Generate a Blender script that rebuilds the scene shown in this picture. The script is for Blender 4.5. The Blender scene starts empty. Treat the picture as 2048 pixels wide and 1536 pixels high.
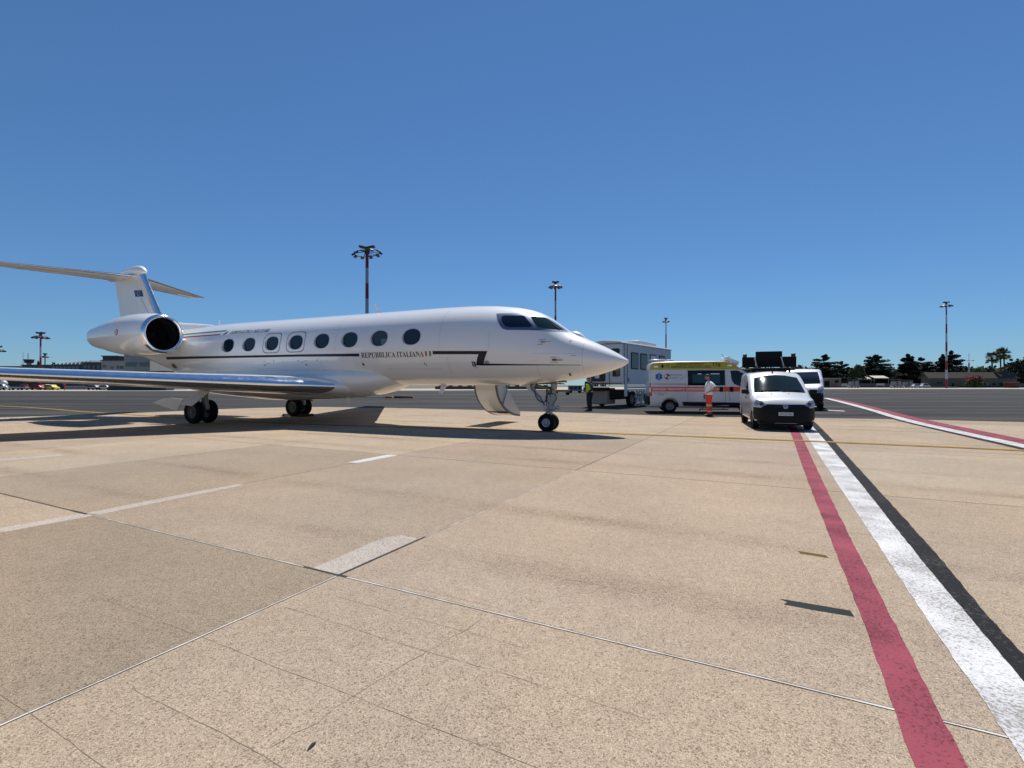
import bpy, bmesh, math, random
from math import sin, cos, pi, radians, sqrt, atan2, tan
from mathutils import Vector, Matrix
from mathutils.bvhtree import BVHTree
from mathutils.geometry import delaunay_2d_cdt

S = bpy.context.scene
COL = S.collection
random.seed(7)

# ---------------------------------------------------------------- camera, sky, sun, exposure
EYE = 1.42
cam_data = bpy.data.cameras.new("camera")
cam_data.sensor_fit = 'HORIZONTAL'
cam_data.sensor_width = 36.0
cam_data.lens = 990.0 / 2048.0 * 36.0
cam_data.clip_start = 0.05
cam_data.clip_end = 6000.0
cam = bpy.data.objects.new("camera", cam_data)
COL.objects.link(cam)
cam.location = (0, 0, EYE)
cam.rotation_euler = (radians(90 + 0.116), 0, 0)
S.camera = cam

SUN_EL = radians(60.0)
SUN_AZ = atan2(0.295, 0.955)            # measured from +Y towards +X
world = bpy.data.worlds.new("World")
S.world = world
world.use_nodes = True
wn = world.node_tree
wn.nodes.clear()
w_out = wn.nodes.new('ShaderNodeOutputWorld')
w_bg = wn.nodes.new('ShaderNodeBackground')
w_sky = wn.nodes.new('ShaderNodeTexSky')
w_sky.sky_type = 'NISHITA'
w_sky.sun_disc = False
w_sky.sun_elevation = SUN_EL
w_sky.sun_rotation = SUN_AZ
w_sky.altitude = 0.0
w_sky.air_density = 1.0
w_sky.dust_density = 0.0
w_sky.ozone_density = 6.0
w_bg.inputs['Strength'].default_value = 0.079
w_gam = wn.nodes.new('ShaderNodeGamma')           # the camera's soft tone curve on a clear, deep blue sky
w_gam.inputs['Gamma'].default_value = 0.8
w_mul = wn.nodes.new('ShaderNodeMix')
w_mul.data_type = 'RGBA'
w_mul.blend_type = 'MULTIPLY'
w_mul.clamp_result = False
w_mul.inputs[0].default_value = 1.0
w_mul.inputs[7].default_value = (0.66, 1.0, 1.33, 1)
wn.links.new(w_sky.outputs[0], w_gam.inputs[0])
wn.links.new(w_gam.outputs[0], w_mul.inputs[6])
wn.links.new(w_mul.outputs[2], w_bg.inputs[0])
wn.links.new(w_bg.outputs[0], w_out.inputs[0])

sun_data = bpy.data.lights.new("sun", 'SUN')
sun_data.energy = 5.0
sun_data.angle = radians(0.53)
sun_data.color = (1.0, 0.955, 0.89)
sun = bpy.data.objects.new("sun", sun_data)
COL.objects.link(sun)
sdir = Vector((sin(SUN_AZ) * cos(SUN_EL), cos(SUN_AZ) * cos(SUN_EL), sin(SUN_EL)))
sun.rotation_euler = (-sdir).to_track_quat('-Z', 'Y').to_euler()
sun.location = sdir * 60

S.view_settings.view_transform = 'Standard'
S.view_settings.look = 'None'
S.view_settings.exposure = 0.28
S.view_settings.gamma = 1.0
S.view_settings.use_curve_mapping = False
S.cycles.max_bounces = 8
S.cycles.use_denoising = True

# ---------------------------------------------------------------- materials
MATS = {}


def mat(name, col, rough=0.5, metal=0.0, coat=0.0, var=0.0, vscale=3.0, bump=0.0, bscale=40.0, spec=0.5, emit=None, rvar=0.0):
    if name in MATS:
        return MATS[name]
    m = bpy.data.materials.new(name)
    m.use_nodes = True
    nt = m.node_tree
    b = nt.nodes['Principled BSDF']
    b.inputs['Base Color'].default_value = (*col, 1)
    b.inputs['Roughness'].default_value = rough
    b.inputs['Metallic'].default_value = metal
    b.inputs['Specular IOR Level'].default_value = spec
    b.inputs['Coat Weight'].default_value = coat
    b.inputs['Coat Roughness'].default_value = 0.04
    if emit:
        b.inputs['Emission Color'].default_value = (*col, 1)
        b.inputs['Emission Strength'].default_value = emit
    if var or bump or rvar:
        tc = nt.nodes.new('ShaderNodeTexCoord')
        nz = nt.nodes.new('ShaderNodeTexNoise')
        nz.inputs['Scale'].default_value = vscale
        nz.inputs['Detail'].default_value = 6
        nt.links.new(tc.outputs['Object'], nz.inputs['Vector'])
        if var:
            mx = nt.nodes.new('ShaderNodeMix')
            mx.data_type = 'RGBA'
            mx.inputs[6].default_value = (*[max(0, c * (1 - var)) for c in col], 1)
            mx.inputs[7].default_value = (*[min(1, c * (1 + var)) for c in col], 1)
            nt.links.new(nz.outputs['Fac'], mx.inputs[0])
            nt.links.new(mx.outputs[2], b.inputs['Base Color'])
        if rvar:
            mr = nt.nodes.new('ShaderNodeMapRange')
            mr.inputs[1].default_value = 0.3
            mr.inputs[2].default_value = 0.7
            mr.inputs[3].default_value = max(0, rough - rvar)
            mr.inputs[4].default_value = min(1, rough + rvar)
            nt.links.new(nz.outputs['Fac'], mr.inputs[0])
            nt.links.new(mr.outputs[0], b.inputs['Roughness'])
        if bump:
            n2 = nt.nodes.new('ShaderNodeTexNoise')
            n2.inputs['Scale'].default_value = bscale
            n2.inputs['Detail'].default_value = 4
            bp = nt.nodes.new('ShaderNodeBump')
            bp.inputs['Strength'].default_value = bump
            bp.inputs['Distance'].default_value = 0.02
            nt.links.new(tc.outputs['Object'], n2.inputs['Vector'])
            nt.links.new(n2.outputs['Fac'], bp.inputs['Height'])
            nt.links.new(bp.outputs[0], b.inputs['Normal'])
    MATS[name] = m
    return m


def node(nt, typ, **kw):
    n = nt.nodes.new(typ)
    for k, v in kw.items():
        if k in n.inputs.keys():
            n.inputs[k].default_value = v
        else:
            setattr(n, k, v)
    return n


def ramp(nt, src, p0, c0, p1, c1):
    r = nt.nodes.new('ShaderNodeValToRGB')
    e = r.color_ramp.elements
    e[0].position, e[0].color = p0, (*c0, 1)
    e[1].position, e[1].color = p1, (*c1, 1)
    nt.links.new(src, r.inputs[0])
    return r.outputs[0]


def mixc(nt, fac, a, b, blend='MIX'):
    m = nt.nodes.new('ShaderNodeMix')
    m.data_type = 'RGBA'
    m.blend_type = blend
    m.clamp_result = False
    for idx, v in ((0, fac), (6, a), (7, b)):
        if hasattr(v, 'is_output'):
            nt.links.new(v, m.inputs[idx])
        elif idx == 0:
            m.inputs[0].default_value = v
        else:
            m.inputs[idx].default_value = (*v, 1)
    return m.outputs[2]


# slab grid axes on the ground (measured): E1 runs along one joint family, E2 along the other
GA = radians(62.7)
E1 = Vector((cos(GA), sin(GA), 0))
E2 = Vector((sin(GA), -cos(GA), 0))
G0 = Vector((-1.293, 3.699, 0))


def concrete_material(name, base=(0.385, 0.318, 0.240), tint=(1, 1, 1), per_object=True):
    m = bpy.data.materials.new(name)
    m.use_nodes = True
    nt = m.node_tree
    L = nt.links
    b = nt.nodes['Principled BSDF']
    geo = nt.nodes.new('ShaderNodeNewGeometry')
    pos = geo.outputs['Position']
    mp = node(nt, 'ShaderNodeMapping')
    mp.inputs['Rotation'].default_value = (0, 0, -GA)      # x along E1, y across
    L.new(pos, mp.inputs['Vector'])
    al = mp.outputs[0]
    base = tuple(a * t for a, t in zip(base, tint))
    # broad mottling
    n1 = node(nt, 'ShaderNodeTexNoise', Scale=0.55, Detail=6, Roughness=0.62)
    L.new(pos, n1.inputs['Vector'])
    c = ramp(nt, n1.outputs['Fac'], 0.30, tuple(x * 0.88 for x in base), 0.72, tuple(x * 1.10 for x in base))
    # greyer / warmer drift
    n1b = node(nt, 'ShaderNodeTexNoise', Scale=0.16, Detail=3)
    L.new(pos, n1b.inputs['Vector'])
    w = ramp(nt, n1b.outputs['Fac'], 0.35, (0.94, 0.96, 1.0), 0.68, (1.05, 1.0, 0.95))
    c = mixc(nt, 1.0, c, w, 'MULTIPLY')
    # aggregate: fine sand, small stones, and a few odd dark or pale ones
    v1 = node(nt, 'ShaderNodeTexVoronoi', Scale=290.0)
    L.new(pos, v1.inputs['Vector'])
    s1 = node(nt, 'ShaderNodeSeparateColor')
    L.new(v1.outputs['Color'], s1.inputs[0])
    g1 = ramp(nt, s1.outputs[0], 0.05, (0.64, 0.61, 0.59), 0.95, (1.34, 1.33, 1.31))
    v2 = node(nt, 'ShaderNodeTexVoronoi', Scale=135.0)
    L.new(pos, v2.inputs['Vector'])
    s2 = node(nt, 'ShaderNodeSeparateColor')
    L.new(v2.outputs['Color'], s2.inputs[0])
    dk = ramp(nt, s2.outputs[1], 0.08, (0.60, 0.56, 0.54), 0.18, (1, 1, 1))
    lt = ramp(nt, s2.outputs[1], 0.86, (1, 1, 1), 0.97, (1.22, 1.21, 1.17))
    n5 = node(nt, 'ShaderNodeTexNoise', Scale=9.0, Detail=6, Roughness=0.8)
    L.new(pos, n5.inputs['Vector'])
    g3 = ramp(nt, n5.outputs['Fac'], 0.30, (0.88, 0.87, 0.865), 0.68, (1.08, 1.08, 1.08))
    sp = mixc(nt, 1.0, g1, dk, 'MULTIPLY')
    sp = mixc(nt, 1.0, sp, lt, 'MULTIPLY')
    sp = mixc(nt, 1.0, sp, g3, 'MULTIPLY')
    c2 = mixc(nt, 0.95, c, sp, 'MULTIPLY')
    # rubbed bands of exposed stone along E2, at fixed places across each slab
    sx = node(nt, 'ShaderNodeSeparateXYZ')
    L.new(al, sx.inputs[0])
    wob = node(nt, 'ShaderNodeTexNoise', Scale=0.5, Detail=4)
    L.new(pos, wob.inputs['Vector'])
    wb = node(nt, 'ShaderNodeMath', operation='MULTIPLY_ADD')
    L.new(wob.outputs['Fac'], wb.inputs[0])
    wb.inputs[1].default_value = 0.14
    L.new(sx.outputs[0], wb.inputs[2])
    bands = None
    for off in (0.82, 2.40):
        sh = node(nt, 'ShaderNodeMath', operation='SUBTRACT')
        L.new(wb.outputs[0], sh.inputs[0])
        sh.inputs[1].default_value = G0.dot(E1) + off
        wr_ = node(nt, 'ShaderNodeMath', operation='WRAP')
        L.new(sh.outputs[0], wr_.inputs[0])
        wr_.inputs[1].default_value = 2.575
        wr_.inputs[2].default_value = -2.575
        ab_ = node(nt, 'ShaderNodeMath', operation='ABSOLUTE')
        L.new(wr_.outputs[0], ab_.inputs[0])
        r_ = ramp(nt, ab_.outputs[0], 0.04, (1, 1, 1), 0.30, (0, 0, 0))
        bands = r_ if bands is None else mixc(nt, 1.0, bands, r_, 'ADD')
    mp2 = node(nt, 'ShaderNodeMapping')
    mp2.inputs['Scale'].default_value = (1.0, 0.35, 1)
    L.new(al, mp2.inputs['Vector'])
    n2 = node(nt, 'ShaderNodeTexNoise', Scale=1.4, Detail=8, Roughness=0.75)
    L.new(mp2.outputs[0], n2.inputs['Vector'])
    brk = ramp(nt, n2.outputs['Fac'], 0.36, (0, 0, 0), 0.60, (1, 1, 1))
    band = mixc(nt, 1.0, bands, brk, 'MULTIPLY')
    n6 = node(nt, 'ShaderNodeTexNoise', Scale=34.0, Detail=5, Roughness=0.8)
    L.new(pos, n6.inputs['Vector'])
    band = mixc(nt, 1.0, band, ramp(nt, n6.outputs['Fac'], 0.42, (0.15, 0.15, 0.15), 0.56, (1, 1, 1)), 'MULTIPLY')
    n7 = node(nt, 'ShaderNodeTexNoise', Scale=0.28, Detail=2)
    L.new(pos, n7.inputs['Vector'])
    band = mixc(nt, 1.0, band, ramp(nt, n7.outputs['Fac'], 0.38, (0.1, 0.1, 0.1), 0.58, (1, 1, 1)), 'MULTIPLY')
    worn = mixc(nt, 0.8, c2, sp, 'MULTIPLY')
    worn = mixc(nt, 1.0, worn, (0.54, 0.50, 0.485), 'MULTIPLY')
    c3 = mixc(nt, band, c2, worn)
    # old drips and spots
    v3 = node(nt, 'ShaderNodeTexVoronoi', Scale=1.3)
    L.new(pos, v3.inputs['Vector'])
    spot = ramp(nt, v3.outputs['Distance'], 0.015, (0.62, 0.60, 0.58), 0.035, (1, 1, 1))
    c3 = mixc(nt, 0.9, c3, spot, 'MULTIPLY')
    # fine drag lines from the brushed finish, along E2
    mp3 = node(nt, 'ShaderNodeMapping')
    mp3.inputs['Scale'].default_value = (1.0, 0.02, 1)
    L.new(al, mp3.inputs['Vector'])
    n4 = node(nt, 'ShaderNodeTexNoise', Scale=16.0, Detail=3)
    L.new(mp3.outputs[0], n4.inputs['Vector'])
    ln = ramp(nt, n4.outputs['Fac'], 0.26, (0.70, 0.68, 0.66), 0.34, (1, 1, 1))
    c3 = mixc(nt, 0.6, c3, ln, 'MULTIPLY')
    if per_object:
        oi = nt.nodes.new('ShaderNodeObjectInfo')
        c3 = mixc(nt, 1.0, c3, oi.outputs['Color'], 'MULTIPLY')
    L.new(c3, b.inputs['Base Color'])
    b.inputs['Roughness'].default_value = 0.85
    b.inputs['Specular IOR Level'].default_value = 0.08
    bp = node(nt, 'ShaderNodeBump', Strength=0.6, Distance=0.006)
    L.new(sp, bp.inputs['Height'])
    L.new(bp.outputs[0], b.inputs['Normal'])
    return m


def asphalt_material(name):
    m = bpy.data.materials.new(name)
    m.use_nodes = True
    nt = m.node_tree
    L = nt.links
    b = nt.nodes['Principled BSDF']
    geo = nt.nodes.new('ShaderNodeNewGeometry')
    pos = geo.outputs['Position']
    n1 = node(nt, 'ShaderNodeTexNoise', Scale=0.09, Detail=6, Roughness=0.6)
    L.new(pos, n1.inputs['Vector'])
    c = ramp(nt, n1.outputs['Fac'], 0.3, (0.036, 0.035, 0.0335), 0.7, (0.056, 0.0545, 0.052))
    mp = node(nt, 'ShaderNodeMapping')
    mp.inputs['Rotation'].default_value = (0, 0, radians(14))
    mp.inputs['Scale'].default_value = (0.035, 1, 1)
    L.new(pos, mp.inputs['Vector'])
    n2 = node(nt, 'ShaderNodeTexNoise', Scale=0.55, Detail=6, Roughness=0.65)
    L.new(mp.outputs[0], n2.inputs['Vector'])
    s = ramp(nt, n2.outputs['Fac'], 0.38, (0.62, 0.62, 0.63), 0.58, (1.25, 1.24, 1.22))
    c = mixc(nt, 1.0, c, s, 'MULTIPLY')
    mp2 = node(nt, 'ShaderNodeMapping')
    mp2.inputs['Rotation'].default_value = (0, 0, radians(-17))
    mp2.inputs['Scale'].default_value = (0.03, 1, 1)
    L.new(pos, mp2.inputs['Vector'])
    n3 = node(nt, 'ShaderNodeTexNoise', Scale=0.9, Detail=4, Roughness=0.5)
    L.new(mp2.outputs[0], n3.inputs['Vector'])
    s2 = ramp(nt, n3.outputs['Fac'], 0.36, (0.50, 0.50, 0.51), 0.44, (1, 1, 1))
    c = mixc(nt, 0.8, c, s2, 'MULTIPLY')
    L.new(c, b.inputs['Base Color'])
    b.inputs['Roughness'].default_value = 0.9
    b.inputs['Specular IOR Level'].default_value = 0.1
    n4 = node(nt, 'ShaderNodeTexNoise', Scale=60.0, Detail=3)
    L.new(pos, n4.inputs['Vector'])
    bp = node(nt, 'ShaderNodeBump', Strength=0.3, Distance=0.005)
    L.new(n4.outputs['Fac'], bp.inputs['Height'])
    L.new(bp.outputs[0], b.inputs['Normal'])
    return m


def paint_line_material(name, col, worn, amount=0.5, scale=38.0):
    """road paint: rough, chipped through to the concrete"""
    m = bpy.data.materials.new(name)
    m.use_nodes = True
    nt = m.node_tree
    L = nt.links
    b = nt.nodes['Principled BSDF']
    geo = nt.nodes.new('ShaderNodeNewGeometry')
    pos = geo.outputs['Position']
    n1 = node(nt, 'ShaderNodeTexNoise', Scale=scale, Detail=6, Roughness=0.75)
    L.new(pos, n1.inputs['Vector'])
    n2 = node(nt, 'ShaderNodeTexNoise', Scale=2.2, Detail=4)
    L.new(pos, n2.inputs['Vector'])
    ad = node(nt, 'ShaderNodeMath', operation='ADD')
    L.new(n1.outputs['Fac'], ad.inputs[0])
    mu = node(nt, 'ShaderNodeMath', operation='MULTIPLY')
    L.new(n2.outputs['Fac'], mu.inputs[0])
    mu.inputs[1].default_value = 0.35
    L.new(mu.outputs[0], ad.inputs[1])
    f = ramp(nt, ad.outputs[0], 0.50 + 0.14 * amount, (1, 1, 1), 0.58 + 0.14 * amount, (0, 0, 0))
    d = ramp(nt, n2.outputs['Fac'], 0.3, tuple(c * 0.82 for c in col), 0.7, tuple(min(1, c * 1.08) for c in col))
    c = mixc(nt, f, d, worn)
    L.new(c, b.inputs['Base Color'])
    b.inputs['Roughness'].default_value = 0.8
    b.inputs['Specular IOR Level'].default_value = 0.1
    bp = node(nt, 'ShaderNodeBump', Strength=0.5, Distance=0.005)
    L.new(n1.outputs['Fac'], bp.inputs['Height'])
    L.new(bp.outputs[0], b.inputs['Normal'])
    return m


# ---------------------------------------------------------------- object helpers
def tag(o, label=None, cat=None, group=None, kind=None):
    if label:
        o["label"] = label
    if cat:
        o["category"] = cat
    if group:
        o["group"] = group
    if kind:
        o["kind"] = kind
    return o


def empty(name, loc=(0, 0, 0), rz=0.0, label=None, cat=None, group=None):
    o = bpy.data.objects.new(name, None)
    COL.objects.link(o)
    o.location = loc
    o.rotation_euler = (0, 0, rz)
    return tag(o, label, cat, group)


def link_mesh(name, me, m=None, parent=None):
    o = bpy.data.objects.new(name, me)
    COL.objects.link(o)
    if m is not None and not me.materials:
        me.materials.append(m)
    if parent is not None:
        o.parent = parent
    return o


class MB:
    """collects simple solids; build() links them as one mesh object"""

    def __init__(self):
        self.v, self.f = [], []

    def add(self, vs, fs):
        k = len(self.v)
        self.v += [tuple(p) for p in vs]
        self.f += [tuple(i + k for i in q) for q in fs]
        return self

    def box(self, c, s, M=None):
        hx, hy, hz = s[0] / 2, s[1] / 2, s[2] / 2
        vs = [Vector((x, y, z)) for x in (-hx, hx) for y in (-hy, hy) for z in (-hz, hz)]
        if M is not None:
            vs = [M @ p for p in vs]
        vs = [p + Vector(c) for p in vs]
        return self.add(vs, [(0, 1, 3, 2), (4, 6, 7, 5), (0, 4, 5, 1), (2, 3, 7, 6), (0, 2, 6, 4), (1, 5, 7, 3)])

    def prism(self, poly, a, b, axis='y'):
        """poly of 2-D points, extruded between a and b along axis"""
        n = len(poly)
        if axis == 'y':
            f = lambda p, t: (p[0], t, p[1])
        elif axis == 'x':
            f = lambda p, t: (t, p[0], p[1])
        else:
            f = lambda p, t: (p[0], p[1], t)
        vs = [f(p, a) for p in poly] + [f(p, b) for p in poly]
        fs = [tuple(range(n))[::-1], tuple(range(n, 2 * n))] + [(i, (i + 1) % n, n + (i + 1) % n, n + i) for i in range(n)]
        return self.add(vs, fs)

    def tube(self, pts, r, n=10, caps=True):
        pts = [Vector(p) for p in pts]
        rs = r if isinstance(r, (list, tuple)) else [r] * len(pts)
        ring = []
        ref = Vector((0.31, 0.17, 0.93)).normalized()
        for i, p in enumerate(pts):
            d = (pts[min(i + 1, len(pts) - 1)] - pts[max(i - 1, 0)]).normalized()
            a = d.cross(ref)
            if a.length < 0.05:
                a = d.cross(Vector((1, 0, 0)))
            a.normalize()
            bb = d.cross(a)
            ring.append([p + (a * cos(2 * pi * k / n) + bb * sin(2 * pi * k / n)) * rs[i] for k in range(n)])
        vs = [q for rr in ring for q in rr]
        fs = [(i * n + k, i * n + (k + 1) % n, (i + 1) * n + (k + 1) % n, (i + 1) * n + k) for i in range(len(pts) - 1) for k in range(n)]
        if caps:
            fs += [tuple(range(n))[::-1], tuple(range((len(pts) - 1) * n, len(pts) * n))]
        return self.add(vs, fs)

    def lathe(self, prof, M=None, n=32, closed=False):
        """profile of (axial, radius) about local +x"""
        vs = []
        for (a, r) in prof:
            for k in range(n):
                p = Vector((a, r * cos(2 * pi * k / n), r * sin(2 * pi * k / n)))
                vs.append(M @ p if M is not None else p)
        m = len(prof)
        fs = [(i * n + k, (i + 1) * n + k, (i + 1) * n + (k + 1) % n, i * n + (k + 1) % n) for i in range(m - 1) for k in range(n)]
        if closed:
            i = m - 1
            fs += [(i * n + k, k, (k + 1) % n, i * n + (k + 1) % n) for k in range(n)]
        return self.add(vs, fs)

    def loft(self, secs, closed=True, caps=True):
        n = len(secs[0])
        vs = [p for s in secs for p in s]
        fs = []
        for i in range(len(secs) - 1):
            for k in range(n if closed else n - 1):
                k2 = (k + 1) % n
                fs.append((i * n + k, i * n + k2, (i + 1) * n + k2, (i + 1) * n + k))
        if caps and closed:
            fs += [tuple(range(n))[::-1], tuple(range((len(secs) - 1) * n, len(secs) * n))]
        return self.add(vs, fs)

    def mesh(self, name, smooth=None, fix=True):
        me = bpy.data.meshes.new(name)
        me.from_pydata(self.v, [], self.f)
        if fix:
            bm = bmesh.new()
            bm.from_mesh(me)
            bmesh.ops.remove_doubles(bm, verts=bm.verts, dist=1e-5)
            bmesh.ops.recalc_face_normals(bm, faces=bm.faces)
            bm.to_mesh(me)
            bm.free()
        if smooth is not None:
            shade(me, smooth)
        me.update()
        return me

    def build(self, name, m, parent=None, smooth=None, bevel=0.0, seg=2, fix=True):
        o = link_mesh(name, self.mesh(name, smooth, fix), m, parent)
        if bevel:
            bevel_mod(o, bevel, seg)
        return o


def shade(me, ang=35):
    me.polygons.foreach_set('use_smooth', [True] * len(me.polygons))
    me.set_sharp_from_angle(angle=radians(ang))


def bevel_mod(o, w, seg=2):
    b = o.modifiers.new('bevel', 'BEVEL')
    b.width = w
    b.segments = seg
    b.limit_method = 'ANGLE'
    b.angle_limit = radians(30)
    b.harden_normals = False
    shade(o.data, 40)
    return o


def baked(o):
    """apply the modifiers of o and drop them"""
    dg = bpy.context.evaluated_depsgraph_get()
    dg.update()
    me = bpy.data.meshes.new_from_object(o.evaluated_get(dg))
    o.modifiers.clear()
    old = o.data
    o.data = me
    if not me.materials and old.materials:
        me.materials.append(old.materials[0])
    return o


def carve(o, cutters):
    for c in cutters:
        b = o.modifiers.new('cut', 'BOOLEAN')
        b.operation = 'DIFFERENCE'
        b.solver = 'EXACT'
        b.object = c
    baked(o)
    for c in cutters:
        me = c.data
        bpy.data.objects.remove(c)
        bpy.data.meshes.remove(me)
    return o


def bvh_of(o):
    bm = bmesh.new()
    bm.from_mesh(o.data)
    t = BVHTree.FromBMesh(bm)
    bm.free()
    return t


def patch_mesh(name, poly, cast, maxlen=0.12, off=0.004):
    """fill a 2-D outline, subdivide it and lay it on a surface: cast(a, b) -> (point, normal)"""
    bpts = []
    for i, p in enumerate(poly):
        q = poly[(i + 1) % len(poly)]
        k = max(1, int(math.hypot(q[0] - p[0], q[1] - p[1]) / maxlen + 0.5))
        bpts += [(p[0] + (q[0] - p[0]) * t / k, p[1] + (q[1] - p[1]) * t / k) for t in range(k)]
    nb = len(bpts)

    def inside(x, y):
        r = False
        for i in range(len(poly)):
            (x0, y0), (x1, y1) = poly[i], poly[i - 1]
            if (y0 > y) != (y1 > y) and x < (x1 - x0) * (y - y0) / (y1 - y0) + x0:
                r = not r
        return r
    xs_, ys_ = [p[0] for p in poly], [p[1] for p in poly]
    inner_ = []
    yy = min(ys_) + maxlen / 2
    while yy < max(ys_):
        xx = min(xs_) + maxlen / 2
        while xx < max(xs_):
            if inside(xx, yy) and min((xx - p[0]) ** 2 + (yy - p[1]) ** 2 for p in bpts) > (0.45 * maxlen) ** 2:
                inner_.append((xx, yy))
            xx += maxlen
        yy += maxlen
    cv, ce, cf, *_ = delaunay_2d_cdt([Vector(p) for p in bpts + inner_], [(i, (i + 1) % nb) for i in range(nb)], [], 1, 1e-6)
    bm = bmesh.new()
    vs = [bm.verts.new((p[0], p[1], 0)) for p in cv]
    for f in cf:
        c0 = sum((Vector(cv[i]) for i in f), Vector((0, 0))) / len(f)
        if inside(c0.x, c0.y):
            bm.faces.new([vs[i] for i in f])
    bad = []
    for v in bm.verts:
        h = cast(v.co.x, v.co.y)
        if h is None:
            bad.append(v)
        else:
            v.co = h[0] + h[1] * off
    bad += [v for v in bm.verts if v not in bad and not v.link_faces]
    if bad:
        bmesh.ops.delete(bm, geom=bad, context='VERTS')
    me = bpy.data.meshes.new(name)
    bm.to_mesh(me)
    bm.free()
    me.polygons.foreach_set('use_smooth', [True] * len(me.polygons))
    return me


def patch(name, poly, cast, m, parent, maxlen=0.12, off=0.004):
    return link_mesh(name, patch_mesh(name, poly, cast, maxlen, off), m, parent)


SERIF, ITALIC, SANSB = 0x1D400, 0x1D434, 0x1D5D4


def text2d(s, style=None):
    """outline text as flat triangles: (verts2d scaled to unit cap height, faces, width)"""
    if style:
        s = ''.join(chr(style + ord(c) - 65) if 'A' <= c <= 'Z' else chr(0x1D7EC + ord(c) - 48) if c.isdigit() else c for c in s)
    cu = bpy.data.curves.new('t', 'FONT')
    cu.body = s
    cu.resolution_u = 4
    ob = bpy.data.objects.new('t', cu)
    COL.objects.link(ob)
    dg = bpy.context.evaluated_depsgraph_get()
    me = bpy.data.meshes.new_from_object(ob.evaluated_get(dg))
    vs = [(v.co.x, v.co.y) for v in me.vertices]
    fs = [tuple(p.vertices) for p in me.polygons]
    bpy.data.objects.remove(ob)
    bpy.data.curves.remove(cu)
    bpy.data.meshes.remove(me)
    x0, x1 = min(p[0] for p in vs), max(p[0] for p in vs)
    y0, y1 = min(p[1] for p in vs), max(p[1] for p in vs)
    h = y1 - y0
    return [((x - x0) / (x1 - x0), (y - y0) / h) for x, y in vs], fs


def lettering(name, s, box, cast, m, parent, style=None, off=0.005, slant=0.0):
    """box = (a0, b0 at start, a1, b1 at end, height)"""
    a0, b0, a1, b1, h = box
    vs, fs = text2d(s, style)
    out = []
    for (tx, ty) in vs:
        a = a0 + (a1 - a0) * tx + slant * ty * h
        b = b0 + (b1 - b0) * tx + ty * h
        hit = cast(a, b)
        out.append(hit[0] + hit[1] * off if hit else Vector((a, 0, b)))
    me = bpy.data.meshes.new(name)
    me.from_pydata(out, [], fs)
    return link_mesh(name, me, m, parent)


def ellipse(cx, cy, rx, ry, n=28, p=2.0):
    o = []
    for k in range(n):
        c, s_ = cos(2 * pi * k / n), sin(2 * pi * k / n)
        o.append((cx + rx * math.copysign(abs(c) ** (2 / p), c), cy + ry * math.copysign(abs(s_) ** (2 / p), s_)))
    return o


def interp(tab, x):
    """smooth monotone-ish table lookup (cubic Hermite); tab sorted by x ascending"""
    if x <= tab[0][0]:
        return tab[0][1]
    if x >= tab[-1][0]:
        return tab[-1][1]
    i = 0
    while tab[i + 1][0] < x:
        i += 1
    (x0, y0), (x1, y1) = tab[i], tab[i + 1]
    d = (y1 - y0) / (x1 - x0)

    def slope(j):
        if j <= 0:
            return (tab[1][1] - tab[0][1]) / (tab[1][0] - tab[0][0])
        if j >= len(tab) - 1:
            return (tab[-1][1] - tab[-2][1]) / (tab[-1][0] - tab[-2][0])
        a = (tab[j][1] - tab[j - 1][1]) / (tab[j][0] - tab[j - 1][0])
        b = (tab[j + 1][1] - tab[j][1]) / (tab[j + 1][0] - tab[j][0])
        if a * b <= 0:
            return 0.0
        return 2 * a * b / (a + b)
    m0, m1 = slope(i), slope(i + 1)
    h = x1 - x0
    t = (x - x0) / h
    return (2 * t ** 3 - 3 * t ** 2 + 1) * y0 + (t ** 3 - 2 * t ** 2 + t) * h * m0 + (-2 * t ** 3 + 3 * t ** 2) * y1 + (t ** 3 - t ** 2) * h * m1


def copy_tree(o, parent=None):
    c = o.copy()
    COL.objects.link(c)
    if parent is not None:
        c.parent = parent
    for ch in list(o.children):
        copy_tree(ch, c)
    return c


def strip(pts, half, z, name, m, kind='structure', label=None, parent=None):
    """flat ribbon of constant width along a polyline"""
    pts = [Vector((p[0], p[1], 0)) for p in pts]
    L, R = [], []
    for i, p in enumerate(pts):
        d = (pts[min(i + 1, len(pts) - 1)] - pts[max(0, i - 1)]).normalized()
        nrm = Vector((-d.y, d.x, 0))
        L.append((p.x + nrm.x * half, p.y + nrm.y * half, z))
        R.append((p.x - nrm.x * half, p.y - nrm.y * half, z))
    return ribbon(L, R, name, m, kind, label, parent)


def ribbon(L, R, name, m, kind='structure', label=None, parent=None):
    n = len(L)
    me = bpy.data.meshes.new(name)
    me.from_pydata([tuple(p) for p in L] + [tuple(p) for p in R], [], [(i, n + i, n + i + 1, i + 1) for i in range(n - 1)])
    o = link_mesh(name, me, m, parent)
    return tag(o, label, None, None, kind)


def smooth_line(pts, step=0.5):
    """Catmull-Rom through 2-D points"""
    P = [Vector((p[0], p[1])) for p in pts]
    P = [2 * P[0] - P[1]] + P + [2 * P[-1] - P[-2]]
    out = []
    for i in range(1, len(P) - 2):
        n = max(2, int((P[i + 1] - P[i]).length / step))
        for k in range(n):
            t = k / n
            a, b, c, d = P[i - 1], P[i], P[i + 1], P[i + 2]
            q = 0.5 * ((2 * b) + (c - a) * t + (2 * a - 5 * b + 4 * c - d) * t * t + (3 * b - a - 3 * c + d) * t ** 3)
            out.append((q.x, q.y))
    out.append((P[-2].x, P[-2].y))
    return out
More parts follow.
